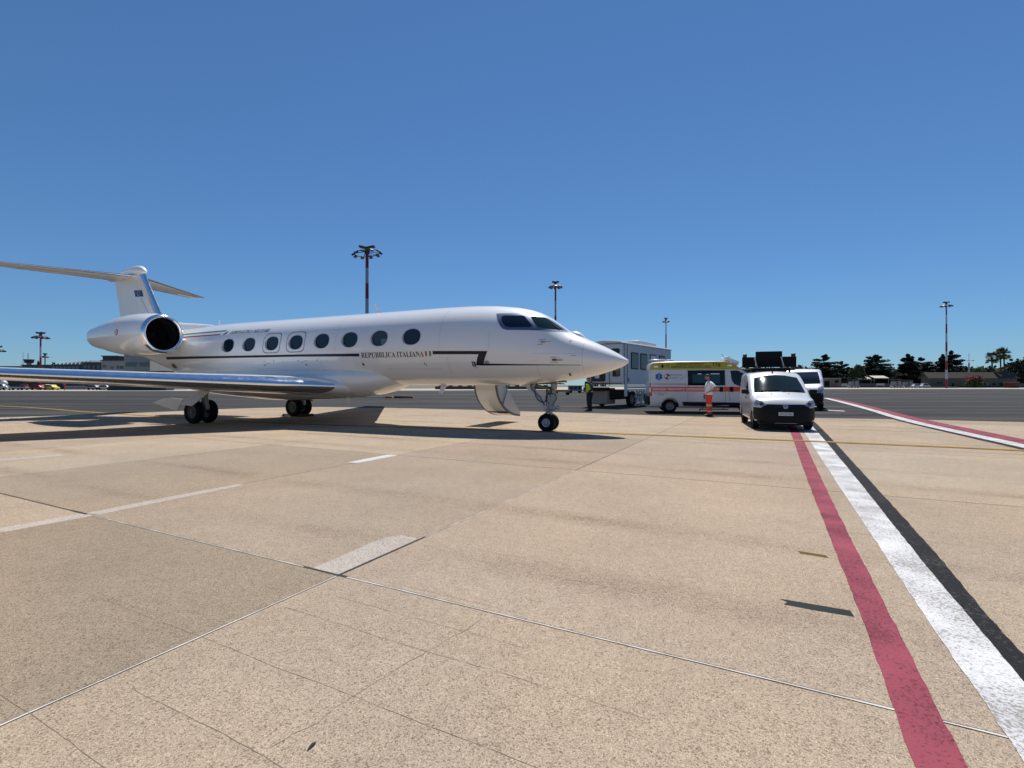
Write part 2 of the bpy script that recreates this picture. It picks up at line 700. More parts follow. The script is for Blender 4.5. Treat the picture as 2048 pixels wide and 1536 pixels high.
# ---------------------------------------------------------------- ground
CONC = concrete_material('slab_concrete')
CONC_FLAT = concrete_material('apron_concrete', per_object=False)
PATCHC = concrete_material('patch_concrete', base=(0.44, 0.40, 0.355), per_object=False)
ASPH = asphalt_material('asphalt')
FARC = mat('far_concrete', (0.36, 0.33, 0.285), 0.9, spec=0.1, var=0.12, vscale=0.05)
DRY = mat('dry_grass_earth', (0.11, 0.10, 0.06), 0.95, var=0.3, vscale=0.05)


def sheet(name, poly, z, m, kind='structure', parent=None):
    me = bpy.data.meshes.new(name)
    me.from_pydata([(p[0], p[1], z) for p in poly], [], [tuple(range(len(poly)))])
    bm = bmesh.new()
    bm.from_mesh(me)
    bmesh.ops.triangulate(bm, faces=bm.faces[:])
    bm.to_mesh(me)
    bm.free()
    if me.polygons and me.polygons[0].normal.z < 0:
        me.flip_normals()
    return tag(link_mesh(name, me, m, parent), kind=kind)


sheet('ground', [(-3500, -1500), (3500, -1500), (3500, 4000), (-3500, 4000)], -0.06, DRY)
apron = sheet('apron', [(-160, -140), (160, -140), (160, 60), (-160, 60)], -0.012, CONC_FLAT)

SL, SW, GAP = 5.15, 3.85, 0.014
sm = MB()
hx, hy, c_ = (SL - GAP) / 2, (SW - GAP) / 2, 0.006
sm.add([(-hx, -hy, -0.011), (hx, -hy, -0.011), (hx, hy, -0.011), (-hx, hy, -0.011),
        (-hx, -hy, -c_), (hx, -hy, -c_), (hx, hy, -c_), (-hx, hy, -c_),
        (-hx + c_, -hy + c_, 0), (hx - c_, -hy + c_, 0), (hx - c_, hy - c_, 0), (-hx + c_, hy - c_, 0)],
       [(0, 1, 5, 4), (1, 2, 6, 5), (2, 3, 7, 6), (3, 0, 4, 7), (4, 5, 9, 8), (5, 6, 10, 9), (6, 7, 11, 10), (7, 4, 8, 11), (8, 9, 10, 11)])
slab_me = sm.mesh('concrete_slab', fix=False)
slab_me.materials.append(CONC)
nslab = 0
for i in range(-7, 9):
    for j in range(-9, 10):
        c = G0 + E1 * ((i + 0.5) * SL) + E2 * ((j + 0.5) * SW)
        if -38 < c.x < 32 and -9 < c.y < 33 and nslab < 298:
            o = link_mesh('concrete_slab', slab_me, None, apron)
            o.location = (c.x, c.y, 0)
            o.rotation_euler = (0, 0, GA)
            tone = {(-1, -1): 0.76, (-1, 0): 0.98, (0, 0): 1.0, (0, -1): 0.90, (-1, 1): 0.95, (0, 1): 0.97, (1, -1): 0.88, (1, 0): 0.99, (0, -2): 0.86}.get((i, j), random.uniform(0.86, 1.04))
            o.color = (tone, tone * random.uniform(0.985, 1.005), tone * random.uniform(0.97, 1.0), 1)
            nslab += 1

SEAL_W = mat('white_joint_sealant', (0.52, 0.50, 0.46), 0.9, var=0.3, spec=0.1, vscale=9)
SEAL_D = mat('dark_joint_sealant', (0.05, 0.048, 0.045), 0.9, spec=0.1, var=0.3, vscale=9)


def seal(p, q, m, w=GAP * 0.5, z=-0.001, wob=0.0):
    p, q = Vector(p), Vector(q)
    n = max(2, int((q - p).length / 0.12))
    d = (q - p).normalized()
    nr = Vector((-d.y, d.x, 0))
    L, R = [], []
    for k in range(n + 1):
        c = p + (q - p) * (k / n)
        ww = w * (1 + wob * random.uniform(-1, 1))
        sh = nr * (wob * w * random.uniform(-0.6, 0.6))
        L.append(c + nr * ww + sh + Vector((0, 0, z)))
        R.append(c - nr * ww + sh + Vector((0, 0, z)))
    return ribbon(L, R, 'joint_sealant', m, None, None, apron)


seal(G0 - E1 * 5.1, G0 - E1 * 0.02, SEAL_W, 0.0048, 0.0010, 0.4)
seal(G0 + E1 * 1.05, G0 + E1 * 5.1, SEAL_W, 0.004, -0.001, 0.5)
seal(G0 + E1 * 0.0, G0 + E1 * 1.05, SEAL_D, 0.011, 0.0012, 0.15)
seal(G0 - E2 * 3.8, G0 - E2 * 0.38, SEAL_W, 0.0044, 0.0008, 0.4)
seal(G0 - E2 * 0.38, G0 + E2 * 0.08, SEAL_D, 0.014, 0.0014, 0.2)
seal(G0 + E2 * 0.08, G0 + E2 * 3.83, SEAL_W, 0.0050, 0.0010, 0.4)
seal(G0 + E2 * 3.86, G0 + E2 * 7.6, SEAL_D, 0.006, -0.001, 0.4)
seal(G0 - E2 * 4.15, G0 - E2 * 3.84, SEAL_D, 0.016, 0.0012, 0.2)
seal(G0 - E2 * 9.0, G0 - E2 * 4.15, SEAL_D, 0.006, -0.001, 0.4)
for k in (-2, -1, 1, 2):
    seal(G0 + E2 * (SW * k) - E1 * 5.1, G0 + E2 * (SW * k) + E1 * 15.4, SEAL_D, 0.005, -0.004, 0.4)
for k in (1, 2, 3):
    seal(G0 + E1 * (SL * k) - E2 * 11.5, G0 + E1 * (SL * k) + E2 * 11.5, SEAL_D, 0.005, -0.004, 0.4)
seal(G0 + E1 * 5.15, G0 + E1 * 15.4, SEAL_D, 0.004, -0.004, 0.4)

# grey repair strips in the slabs
ptch = sheet('repair_patch', [(-1.300, 3.712), (-1.545, 3.842), (-1.40, 4.15), (-1.29, 4.40), (-1.175, 4.62), (-1.05, 4.68), (-0.90, 4.60), (-0.872, 4.56)], 0.0016, PATCHC, None, apron)
sheet('repair_patch', [(-4.72, 5.49), (-4.52, 5.42), (-4.15, 6.25), (-3.80, 7.02), (-3.93, 7.09), (-4.33, 6.32)], 0.0016, PATCHC, None, apron)
sheet('repair_patch', [(-4.54, 5.38), (-4.76, 5.46), (-5.28, 4.55), (-5.10, 4.45)], 0.0016, PATCHC, None, apron)
SILV = mat('pale_worn_marking', (0.46, 0.465, 0.47), 0.8, spec=0.1, var=0.2, vscale=6)
sheet('repair_patch', [(-3.02, 9.08), (-2.80, 9.02), (-2.30, 10.0), (-2.53, 10.1)], 0.0016, SILV, None, apron)
sheet('repair_patch', [(-10.2, 8.9), (-9.9, 8.75), (-9.0, 10.0), (-9.25, 10.12)], 0.0016, PATCHC, None, apron)

# cracks: thin dark wandering grooves
CRK = mat('crack_dark', (0.185, 0.15, 0.115), 0.95, spec=0.1)


def crack(p, q, seed, w=0.0022, amp=0.03):
    r = random.Random(seed)
    p, q = Vector((*p, 0)), Vector((*q, 0))
    n = int((q - p).length / 0.05) + 2
    d = (q - p).normalized()
    nr = Vector((-d.y, d.x, 0))
    L, R, s = [], [], 0.0
    for k in range(n + 1):
        s = s * 0.9 + r.uniform(-1, 1) * amp * 0.5
        c = p + (q - p) * (k / n) + nr * s
        ww = w * r.uniform(0.25, 1.2)
        L.append(c + nr * ww + Vector((0, 0, 0.0011)))
        R.append(c - nr * ww + Vector((0, 0, 0.0011)))
    ribbon(L, R, 'crack', CRK, None, None, apron)


crack((-0.95, 1.95), (-0.16, 2.98), 3)
crack((-1.35, 4.32), (-0.9, 4.63), 8, 0.006, 0.03)
for k, (off, a, b) in enumerate([(-0.55, 0.1, 2.4), (-1.02, -1.3, 2.9), (-1.45, 0.2, 2.6), (-1.75, -0.6, 2.0), (-2.05, -0.9, 1.6), (-0.28, 0.2, 1.7)]):
    p = G0 + E1 * off + E2 * a
    q = G0 + E1 * off + E2 * b
    crack(p[:2], q[:2], 20 + k, 0.0015, 0.006)

# taxiway asphalt beyond the apron edge
bound = [(-60, -6), (-44, 7), (-30, 16.5), (-21.4, 22.6), (-18.4, 26.5), (-16.8, 29.6), (-14.6, 31.4), (-12.4, 31.95), (-7.2, 30.56), (-1.73, 28.1), (3.7, 25.1), (8.34, 22.3), (13.0, 21.3), (17.2, 20.1), (19.65, 19.0), (34, 13), (70, -4)]
bound = smooth_line(bound, 1.0)
sheet('asphalt_taxiway', bound + [(420, -4), (420, 176), (140, 178), (40, 170), (-20, 128), (-150, 112), (-420, 100), (-420, -6)], 0.0035, ASPH)
sheet('far_concrete_strip', [(-420, 99), (-150, 111), (-20, 127), (40, 169), (140, 177), (420, 175), (420, 345), (40, 345), (-20, 200), (-150, 150), (-420, 140)], 0.0015, FARC)

# painted lines
WORNC = (0.30, 0.24, 0.185)
RED = paint_line_material('red_line_paint', (0.25, 0.056, 0.078), (0.10, 0.028, 0.036), 0.60, 60.0)
WHITE = paint_line_material('white_line_paint', (0.54, 0.54, 0.54), (0.25, 0.235, 0.22), 0.75, 62.0)
BLACK = paint_line_material('black_line_paint', (0.013, 0.0135, 0.015), (0.05, 0.046, 0.043), 0.4)
YEL = paint_line_material('yellow_line_paint', (0.36, 0.215, 0.035), (0.22, 0.16, 0.08), 0.45)
OCHRE = paint_line_material('dark_ochre_paint', (0.12, 0.085, 0.04), (0.2, 0.15, 0.1), 0.3)


def fit_line(pts):
    n = len(pts)
    my = sum(p[1] for p in pts) / n
    mx = sum(p[0] for p in pts) / n
    k = sum((p[0] - mx) * (p[1] - my) for p in pts) / sum((p[1] - my) ** 2 for p in pts)
    return lambda y: mx + k * (y - my)


def marking(edgeL, edgeR, z, name, m, label, rag=0.0055, step=0.06):
    ys_l = sorted(edgeL, key=lambda p: p[1])
    ys_r = sorted(edgeR, key=lambda p: p[1])
    y0, y1 = max(ys_l[0][1], ys_r[0][1]), min(ys_l[-1][1], ys_r[-1][1])
    tl = [(p[1], p[0]) for p in ys_l]
    tr = [(p[1], p[0]) for p in ys_r]
    L, R, y = [], [], y0
    while y <= y1:
        L.append((interp(tl, y) + random.uniform(-rag, rag), y, z))
        R.append((interp(tr, y) + random.uniform(-rag, rag), y, z))
        y += step * (1 + y / 6)
    return ribbon(L, R, name, m, 'structure', label)


pinkL = [(-0.2, -1.6), (0.98, 0.9), (1.492, 1.835), (1.743, 2.30), (2.115, 2.991), (2.70, 4.111), (4.13, 6.858), (8.326, 14.798), (12.0, 21.8)]
pinkR = [(0.02, -1.6), (1.17, 0.9), (1.685, 1.835), (1.935, 2.30), (2.300, 2.991), (2.885, 4.111), (4.345, 6.858), (8.60, 14.798), (12.28, 21.8)]
whL = [(0.20, -1.6), (1.40, 0.9), (1.926, 1.862), (2.145, 2.286), (2.462, 2.899), (3.10, 4.111), (4.54, 6.858), (8.744, 14.798), (12.4, 21.7)]
whR = [(0.55, -1.6), (1.69, 0.9), (2.190, 1.862), (2.405, 2.286), (2.727, 2.899), (3.371, 4.111), (4.87, 6.858), (9.148, 14.798), (12.8, 21.7)]
blR = [(0.78, -1.6), (1.88, 0.9), (2.375, 1.95), (2.655, 2.533), (2.825, 2.86), (3.535, 4.111), (5.04, 6.858), (9.37, 14.798), (13.0, 21.6)]
marking(pinkL, pinkR, 0.004, 'red_painted_line', RED, None)
marking(whL, whR, 0.004, 'white_painted_line', WHITE, None)
blL = [(p[0] + 0.001, p[1]) for p in whR]
marking(blL, blR, 0.004, 'black_painted_line', BLACK, None)

wbT = [(34.46, 54.07), (26.3, 38.5), (20.62, 28.1), (15.9, 19.5), (13.69, 14.95), (12.22, 11.81), (9.2, 5.4), (6.0, -1.4)]
wbB = [(33.9, 54.07), (25.75, 38.5), (20.18, 28.1), (15.45, 19.5), (13.27, 14.95), (11.82, 11.81), (8.82, 5.4), (5.6, -1.4)]
pkT = [(35.1, 54.07), (26.9, 38.5), (21.2, 28.1), (16.52, 19.5), (14.33, 14.95), (12.80, 11.81), (9.75, 5.4), (6.55, -1.4)]
bkB = [(33.6, 54.07), (25.5, 38.5), (19.95, 28.1), (15.25, 19.5), (13.07, 14.95), (11.62, 11.81), (8.62, 5.4), (5.4, -1.4)]
marking(wbB, wbT, 0.0075, 'white_painted_line', WHITE, None)
marking([(p[0] + 0.03, p[1]) for p in wbT], pkT, 0.0075, 'red_painted_line', RED, None)
marking(bkB, [(p[0] - 0.001, p[1]) for p in wbB], 0.0075, 'black_painted_line', BLACK, None)

yline = smooth_line([(-70, 52), (-34.6, 33.5), (-21.3, 25.4), (-9.79, 18.9), (-4.41, 16.85), (1.64, 14.95), (6.317, 12.99), (9.183, 11.66), (10.933, 10.75), (18, 6.6), (26, 1.5)], 0.7)


def offset_line(pts, d):
    out = []
    for i, p in enumerate(pts):
        q0, q1 = pts[max(0, i - 1)], pts[min(len(pts) - 1, i + 1)]
        t = Vector((q1[0] - q0[0], q1[1] - q0[1])).normalized()
        out.append((p[0] - t.y * d, p[1] + t.x * d))
    return out


strip(yline, 0.035, 0.0115, 'dark_painted_line', OCHRE)
strip(offset_line(yline, 0.085), 0.049, 0.0115, 'yellow_painted_line', YEL)
strip(offset_line(yline, -0.085), 0.049, 0.0115, 'yellow_painted_line', YEL)
PALE = mat('faded_white_paint', (0.17, 0.168, 0.165), 0.8, var=0.3, vscale=0.4)
strip([(-160, 66), (-60, 70), (-10, 74), (60, 84), (150, 92)], 0.28, 0.0075, 'faded_painted_line', PALE)
strip([(-160, 96), (-10, 108), (60, 122), (200, 128)], 0.5, 0.0075, 'faded_painted_line', PALE)
sheet('white_painted_mark', [(17.7, 28.8), (18.25, 27.3), (17.9, 26.5), (17.4, 27.4)], 0.0075, WHITE)
sheet('white_painted_mark', [(19.2, 31.6), (20.2, 31.9), (20.2, 32.5), (19.2, 32.2)], 0.0075, WHITE)
TARN = mat('fresh_asphalt_patch', (0.030, 0.031, 0.034), 0.85, spec=0.1, var=0.15, vscale=0.5)
sheet('asphalt_patch', [(15.3, 26.6), (18.2, 25.2), (22.4, 23.2), (23.2, 23.9), (20, 27), (17.4, 29.5)], 0.0060, TARN)

# tyre marks swept across the asphalt
TYRE = paint_line_material('tyre_rubber_mark', (0.020, 0.020, 0.021), (0.036, 0.0355, 0.035), 0.9, 1.6)
for k, pts in enumerate([[(12, 62), (30, 52), (44, 42), (70, 36), (120, 34)], [(16, 66), (34, 55), (50, 45), (76, 39), (126, 37)], [(22, 40), (34, 37), (52, 33), (80, 27)], [(24, 42), (36, 39), (55, 35), (84, 29)], [(30, 78), (60, 60), (90, 54), (150, 50)], [(-60, 44), (-30, 42), (-5, 46), (20, 54), (60, 75)], [(-62, 47), (-30, 45), (-5, 49), (18, 57), (56, 78)], [(-50, 60), (-20, 56), (10, 60), (60, 64), (120, 58)], [(-90, 70), (-40, 62), (0, 70), (40, 86)], [(0, 36), (14, 34), (30, 33.5), (50, 36)], [(36, 30), (46, 29), (60, 30), (80, 34)], [(-40, 36), (-25, 34), (-10, 35), (6, 40)]]):
    strip(smooth_line(pts, 1.0), 0.17 + 0.05 * (k % 3), 0.0052 + 0.0001 * k, 'tyre_mark', TYRE)
# seams between asphalt lanes
for y0 in (33, 42, 55, 80):
    strip([(-150, y0 + 6), (-20, y0 + 8), (60, y0 - 1), (150, y0 - 9)], 0.05, 0.0066, 'asphalt_seam', mat('asphalt_seam_tar', (0.016, 0.016, 0.017), 0.9, spec=0.1))

# tape and bits on the slabs
TAPE = mat('dark_green_tape', (0.022, 0.027, 0.026), 0.8, spec=0.1, var=0.2, vscale=20)
TAPE2 = mat('olive_tape', (0.11, 0.075, 0.022), 0.85, spec=0.1, var=0.2, vscale=20)
tag(sheet('tape_strip', [(1.776, 3.292), (1.915, 3.224), (2.128, 3.117), (2.096, 3.033), (1.91, 3.121), (1.758, 3.206), (1.8, 3.239)], 0.0014, TAPE, None), 'wide dark strip of tape on the concrete, nearer one beside the red line', 'tape')
tag(sheet('tape_strip', [(2.446, 4.241), (2.619, 4.129), (2.596, 4.063), (2.427, 4.172)], 0.0014, TAPE2, None), 'short olive brown strip of tape beside the red line', 'tape')
LEAFM = mat('dry_leaf', (0.02, 0.018, 0.015), 0.9)
lf = MB()
lf.add([(0, 0, 0), (0.010, 0.03, 0.004), (0.012, 0.075, 0.009), (0, 0.11, 0.004), (-0.012, 0.07, 0.010), (-0.010, 0.03, 0.006)], [(0, 1, 2, 3), (0, 3, 4, 5)])
lo = lf.build('dry_leaf', LEAFM)
lo.location = (-0.795, 1.92, 0.002)
lo.rotation_euler = (0, 0, -0.35)
lo.scale = (0.55, 0.5, 0.6)
tag(lo, 'small dark dry leaf lying on the bare concrete in front', 'leaf')
# ---------------------------------------------------------------- the jet (local x = forward, y = port, origin under the nose wheel)
WHITEP = mat('jet_white_paint', (0.80, 0.80, 0.785), 0.32, coat=1.0, var=0.02, vscale=1.5)
CHROME = mat('polished_aluminium', (0.86, 0.87, 0.89), 0.17, metal=1.0, rvar=0.05, vscale=6)
BAREM = mat('brushed_window_frame', (0.17, 0.21, 0.28), 0.33, metal=0.7)
NAVY = mat('navy_stripe_paint', (0.008, 0.007, 0.028), 0.3, spec=0.3)
INK = mat('dark_grey_lettering', (0.018, 0.018, 0.022), 0.4)
LINEG = mat('panel_line_grey', (0.42, 0.42, 0.42), 0.5)
FRAMEG = mat('exit_outline_grey', (0.24, 0.25, 0.26), 0.4)
PANE = mat('cabin_glass', (0.008, 0.018, 0.040), 0.04, spec=0.3)  # bluish reflection on the panes is put into the base colour
PANE2 = mat('cabin_glass_greenish', (0.007, 0.028, 0.045), 0.04, spec=0.3)
PANE3 = mat('cabin_glass_shaded', (0.025, 0.045, 0.065), 0.05, spec=0.3)
WSGL = mat('windshield_glass', (0.012, 0.028, 0.030), 0.03, spec=0.3)
RUB = mat('tyre_rubber', (0.007, 0.007, 0.007), 0.8, bump=0.1, bscale=60, spec=0.2)
RIMW = mat('wheel_rim_grey', (0.45, 0.46, 0.47), 0.4, metal=0.3)
STRUT = mat('gear_strut_grey', (0.30, 0.31, 0.32), 0.4, metal=0.3, var=0.15, vscale=9)
STEEL = mat('bright_oleo_steel', (0.7, 0.7, 0.72), 0.15, metal=1.0)
HOSE = mat('black_hose', (0.012, 0.012, 0.012), 0.5)
DUCT = mat('intake_duct_dark', (0.015, 0.015, 0.017), 0.5)
FAN = mat('fan_blade_dark', (0.05, 0.05, 0.055), 0.35, metal=0.8)
BAY = mat('gear_bay_primer', (0.22, 0.17, 0.11), 0.7, var=0.4, vscale=8)
GREENF = mat('flag_green', (0.005, 0.16, 0.05), 0.35, coat=0.6)
REDF = mat('flag_red', (0.42, 0.012, 0.02), 0.35, coat=0.6)
EUB = mat('flag_blue', (0.006, 0.010, 0.10), 0.35, coat=0.6)
EUY = mat('flag_star_gold', (0.40, 0.42, 0.36), 0.4)

JET = empty('business_jet', (1.127, 15.28, 0), radians(-24), 'white twin engine business jet with navy stripe, airstair door hanging open', 'aeroplane')

T_TOP = [(-22.9, 3.40), (-21.5, 3.66), (-20, 3.80), (-18, 3.88), (-16, 3.95), (-14.95, 4.0), (-13.4, 4.02), (-3.7, 4.02), (-2.78, 4.01), (-1.87, 3.97), (-1.0, 3.865), (-0.49, 3.75), (-0.2, 3.645), (0.08, 3.50), (0.4, 3.27), (0.71, 3.05), (1.17, 2.83), (1.69, 2.585), (2.12, 2.355), (2.27, 2.262), (2.38, 2.19), (2.44, 2.145), (2.46, 2.10)]
T_BOT = [(-22.9, 3.22), (-21.5, 2.98), (-20, 2.66), (-18.5, 2.24), (-17, 1.85), (-15.4, 1.55), (-14, 1.44), (-12, 1.41), (-3.5, 1.41), (-1.66, 1.41), (-0.79, 1.43), (0.05, 1.48), (0.85, 1.57), (1.46, 1.69), (2.13, 1.89), (2.27, 1.945), (2.38, 2.01), (2.44, 2.06), (2.46, 2.10)]
T_W = [(-22.9, 0.10), (-21.5, 0.34), (-20, 0.58), (-18.5, 0.82), (-17, 1.02), (-15, 1.21), (-13.5, 1.28), (-2.78, 1.28), (-1.87, 1.255), (-1, 1.19), (-0.49, 1.125), (0.08, 1.02), (0.71, 0.87), (1.17, 0.735), (1.69, 0.535), (2.12, 0.33), (2.27, 0.24), (2.38, 0.15), (2.44, 0.07), (2.46, 0.004)]
T_ZM = [(-22.9, 3.32), (-20, 3.22), (-18, 3.02), (-16, 2.85), (-14, 2.72), (-3, 2.70), (-2, 2.62), (-0.5, 2.45), (0.7, 2.28), (1.7, 2.14), (2.46, 2.10)]


def fus_section(x, n=96):
    t, b, w, zm = interp(T_TOP, x), interp(T_BOT, x), interp(T_W, x), interp(T_ZM, x)
    zm = min(max(zm, b + 0.02 * (t - b)), t - 0.02 * (t - b))
    out = []
    for k in range(n):
        a = 2 * pi * k / n
        c, s = cos(a), sin(a)
        out.append((x, w * c, zm + (t - zm) * s if s >= 0 else zm + (zm - b) * s))
    return out


xs = []
x = 2.46
while x > -22.9:
    xs.append(x)
    x -= 0.015 if x > 2.36 else 0.05 if x > 2.0 else 0.09 if x > -3 else 0.22
xs.append(-22.9)
fb = MB()
fb.loft([fus_section(x) for x in xs])
fus = fb.build('fuselage', WHITEP, JET, smooth=50)

WIN_X = [-12.85, -11.67, -10.45, -9.24, -8.00, -6.74, -5.49, -4.205]
cut = []
for wx in WIN_X:
    for sd in (-1, 1):
        cb = MB()
        pl = ellipse(wx, 2.965, 0.348, 0.260, 36, 2.15)
        cb.prism(pl, sd * 1.185, sd * 1.5, 'y')
        cut.append(cb.build('cutter', None, JET))
# nose-gear bay
cb = MB()
cb.box((0.05, 0, 1.5), (1.15, 0.42, 0.5))
cut.append(cb.build('cutter', None, JET))
carve(fus, cut)
shade(fus.data, 32)
wnm = fus.modifiers.new('normals', 'WEIGHTED_NORMAL')
wnm.keep_sharp = True
wnm.weight = 100
FB = MB()
FB.loft([fus_section(x) for x in xs])
_bm = bmesh.new()
_me = FB.mesh('probe')
_bm.from_mesh(_me)
FUS_BVH = BVHTree.FromBMesh(_bm)
_bm.free()
bpy.data.meshes.remove(_me)


def side(sd=-1):
    def cast(a, b):
        h = FUS_BVH.ray_cast(Vector((a, sd * 8, b)), Vector((0, -sd, 0)))
        if h[0] is None:
            return None
        nn = h[1] if h[1].y * sd > 0 else -h[1]
        return h[0], nn
    return cast


NEAR, FAR = side(-1), side(1)
for i, wx in enumerate(WIN_X):
    for sd in (-1, 1):
        pb = MB()
        pl = ellipse(wx, 2.965, 0.345, 0.257, 36, 2.15)
        pb.prism(pl, sd * 1.17, sd * 1.190, 'y')
        pn = pb.build('window_pane', [PANE, PANE, PANE, PANE, PANE, PANE2, PANE3, PANE][i] if sd < 0 else PANE, JET)
        # seal ring laid on the skin
        rg = MB()
        a = ellipse(wx, 2.965, 0.372, 0.280, 36, 2.15)
        b = ellipse(wx, 2.965, 0.349, 0.261, 36, 2.15)
        ca = [(NEAR if sd < 0 else FAR)(*p) for p in a]
        cb_ = [(NEAR if sd < 0 else FAR)(*p) for p in b]
        va = [h[0] + h[1] * 0.004 for h in ca]
        vb = [h[0] + h[1] * 0.004 for h in cb_]
        n = len(va)
        rg.add(va + vb, [(k, (k + 1) % n, n + (k + 1) % n, n + k) for k in range(n)])
        link_mesh('window_seal', rg.mesh('window_seal', fix=False), mat('seal_light_grey', (0.60, 0.61, 0.62), 0.4), pn)
# drawn-down blind in one window
bb = MB()
bb.prism([(-5.46, 2.955), (-5.20, 2.955), (-5.22, 2.84), (-5.33, 2.765), (-5.46, 2.75)], -1.1925, -1.1912, 'y')
bb.build('window_blind', mat('blind_grey', (0.05, 0.075, 0.10), 0.3, coat=1), JET)


def ring_outline(name, outer, inner, cast, m, off=0.004):
    va = [cast(*p) for p in outer]
    vb = [cast(*p) for p in inner]
    n = len(outer)
    me = bpy.data.meshes.new(name)
    me.from_pydata([h[0] + h[1] * off for h in va] + [h[0] + h[1] * off for h in vb], [], [(k, (k + 1) % n, n + (k + 1) % n, n + k) for k in range(n)])
    return link_mesh(name, me, m, JET)


for wx in (WIN_X[2], WIN_X[3]):
    ring_outline('emergency_exit_outline', ellipse(wx, 2.98, 0.455, 0.385, 48, 4.5), ellipse(wx, 2.98, 0.422, 0.352, 48, 4.5), NEAR, FRAMEG)

# cockpit glazing: brushed metal surround, side window and windshield on both sides
surround = [(-1.40, 3.60), (-0.95, 3.60), (-0.36, 3.585), (-0.10, 3.52), (0.10, 3.445), (0.30, 3.31), (0.52, 3.155), (0.74, 2.995), (0.40, 3.00), (0.05, 3.015), (-0.45, 3.035), (-0.92, 3.05), (-1.05, 3.09), (-1.16, 3.19), (-1.27, 3.36)]
sidew = [(-1.19, 3.49), (-1.12, 3.52), (-0.60, 3.505), (-0.50, 3.47), (-0.20, 3.17), (-0.20, 3.145), (-0.26, 3.125), (-0.84, 3.13), (-0.98, 3.165), (-1.07, 3.25), (-1.18, 3.42)]
wshield = [(-0.34, 3.475), (0.00, 3.455), (0.10, 3.41), (0.30, 3.275), (0.62, 3.045), (0.45, 3.055), (0.06, 3.105), (-0.06, 3.15), (-0.30, 3.42)]
for cast in (NEAR, FAR):
    sr = patch('cockpit_window_surround', surround, cast, BAREM, JET, 0.03, 0.006)
    patch('cockpit_side_window', sidew, cast, PANE, JET, 0.05, 0.012)
    patch('windshield', wshield, cast, WSGL, JET, 0.05, 0.012)
# wiper resting on the windshield
wp = MB()
for (p, q) in (((0.50, 3.07), (0.27, 3.235)),):
    a, b = NEAR(*p), NEAR(*q)
    wp.tube([a[0] + a[1] * 0.03, b[0] + b[1] * 0.03], 0.012, 6)
wp.build('wiper', mat('wiper_grey', (0.25, 0.27, 0.28), 0.4), JET)

# stripes, flags and lettering
patch('navy_stripe', [(-17.2, 2.52), (-13.1, 2.478), (-9.0, 2.44), (-6.32, 2.385), (-6.32, 2.485), (-9.0, 2.522), (-13.1, 2.558), (-17.2, 2.635)], NEAR, NAVY, JET, 0.09)
patch('navy_stripe', [(-3.40, 2.385), (-2.5, 2.362), (-1.79, 2.345), (-1.84, 2.26), (-1.94, 2.025), (-1.78, 2.012), (1.22, 1.985), (1.22, 1.998), (-0.4, 2.03), (-1.67, 2.068), (-1.60, 2.22), (-1.49, 2.435), (-2.5, 2.462), (-3.40, 2.487)], NEAR, NAVY, JET, 0.05, 0.005)
lettering('national_lettering', 'REPUBBLICA ITALIANA', (-6.24, 2.335, -3.74, 2.315, 0.175), NEAR, INK, JET, SERIF)
patch('flag_bar', [(-3.685, 2.335), (-3.615, 2.335), (-3.615, 2.488), (-3.685, 2.488)], NEAR, REDF, JET)
patch('flag_bar', [(-3.535, 2.335), (-3.465, 2.335), (-3.465, 2.488), (-3.535, 2.488)], NEAR, GREENF, JET)
lettering('service_lettering', 'AERONAUTICA MILITARE', (-13.02, 3.435, -10.80, 3.42, 0.135), NEAR, INK, JET, 0x1D468, slant=0.0)
patch('small_emblem', [(-13.36, 3.40), (-13.30, 3.40), (-13.22, 3.47), (-13.16, 3.56), (-13.24, 3.55), (-13.30, 3.50), (-13.34, 3.46)], NEAR, INK, JET)
patch('ribbon_stripe', [(-16.6, 3.535), (-15.94, 3.545), (-13.38, 3.575), (-13.30, 3.62), (-15.94, 3.60), (-16.6, 3.585)], NEAR, GREENF, JET, 0.08)
patch('ribbon_stripe', [(-16.6, 3.395), (-15.94, 3.405), (-13.58, 3.415), (-13.50, 3.465), (-15.94, 3.46), (-16.6, 3.445)], NEAR, REDF, JET, 0.08)

# panel lines, hatches, probes
for poly in ([(1.262, 1.72), (1.270, 1.72), (1.270, 2.60), (1.262, 2.60)],
             [(-9.95, 1.95), (-9.942, 1.95), (-9.94, 2.42), (-9.948, 2.42)],
             [(-8.10, 1.85), (-8.094, 1.85), (-8.09, 2.40), (-8.096, 2.40)],
             [(-5.30, 1.95), (-3.2, 1.93), (-3.2, 1.938), (-5.30, 1.957)],
             [(-2.9, 1.75), (-2.892, 1.75), (-2.892, 2.3), (-2.9, 2.3)],
             [(-0.02, 1.60), (-0.013, 1.60), (-0.013, 2.0), (-0.02, 2.0)],
             [(-1.45, 2.50), (-1.443, 2.50), (-1.443, 3.05), (-1.45, 3.05)],
             [(-3.15, 2.55), (-3.143, 2.55), (-3.143, 3.85), (-3.15, 3.85)],
             [(-7.36, 2.6), (-7.353, 2.6), (-7.353, 3.9), (-7.36, 3.9)],
             [(-13.45, 2.65), (-13.443, 2.65), (-13.443, 3.38), (-13.45, 3.38)],
             [(-12.6, 2.05), (-10.2, 2.03), (-10.2, 2.036), (-12.6, 2.056)],
             [(-0.1, 2.33), (1.2, 2.31), (1.2, 2.316), (-0.1, 2.336)]):
    patch('panel_line', poly, NEAR, LINEG, JET, 0.06, 0.004)
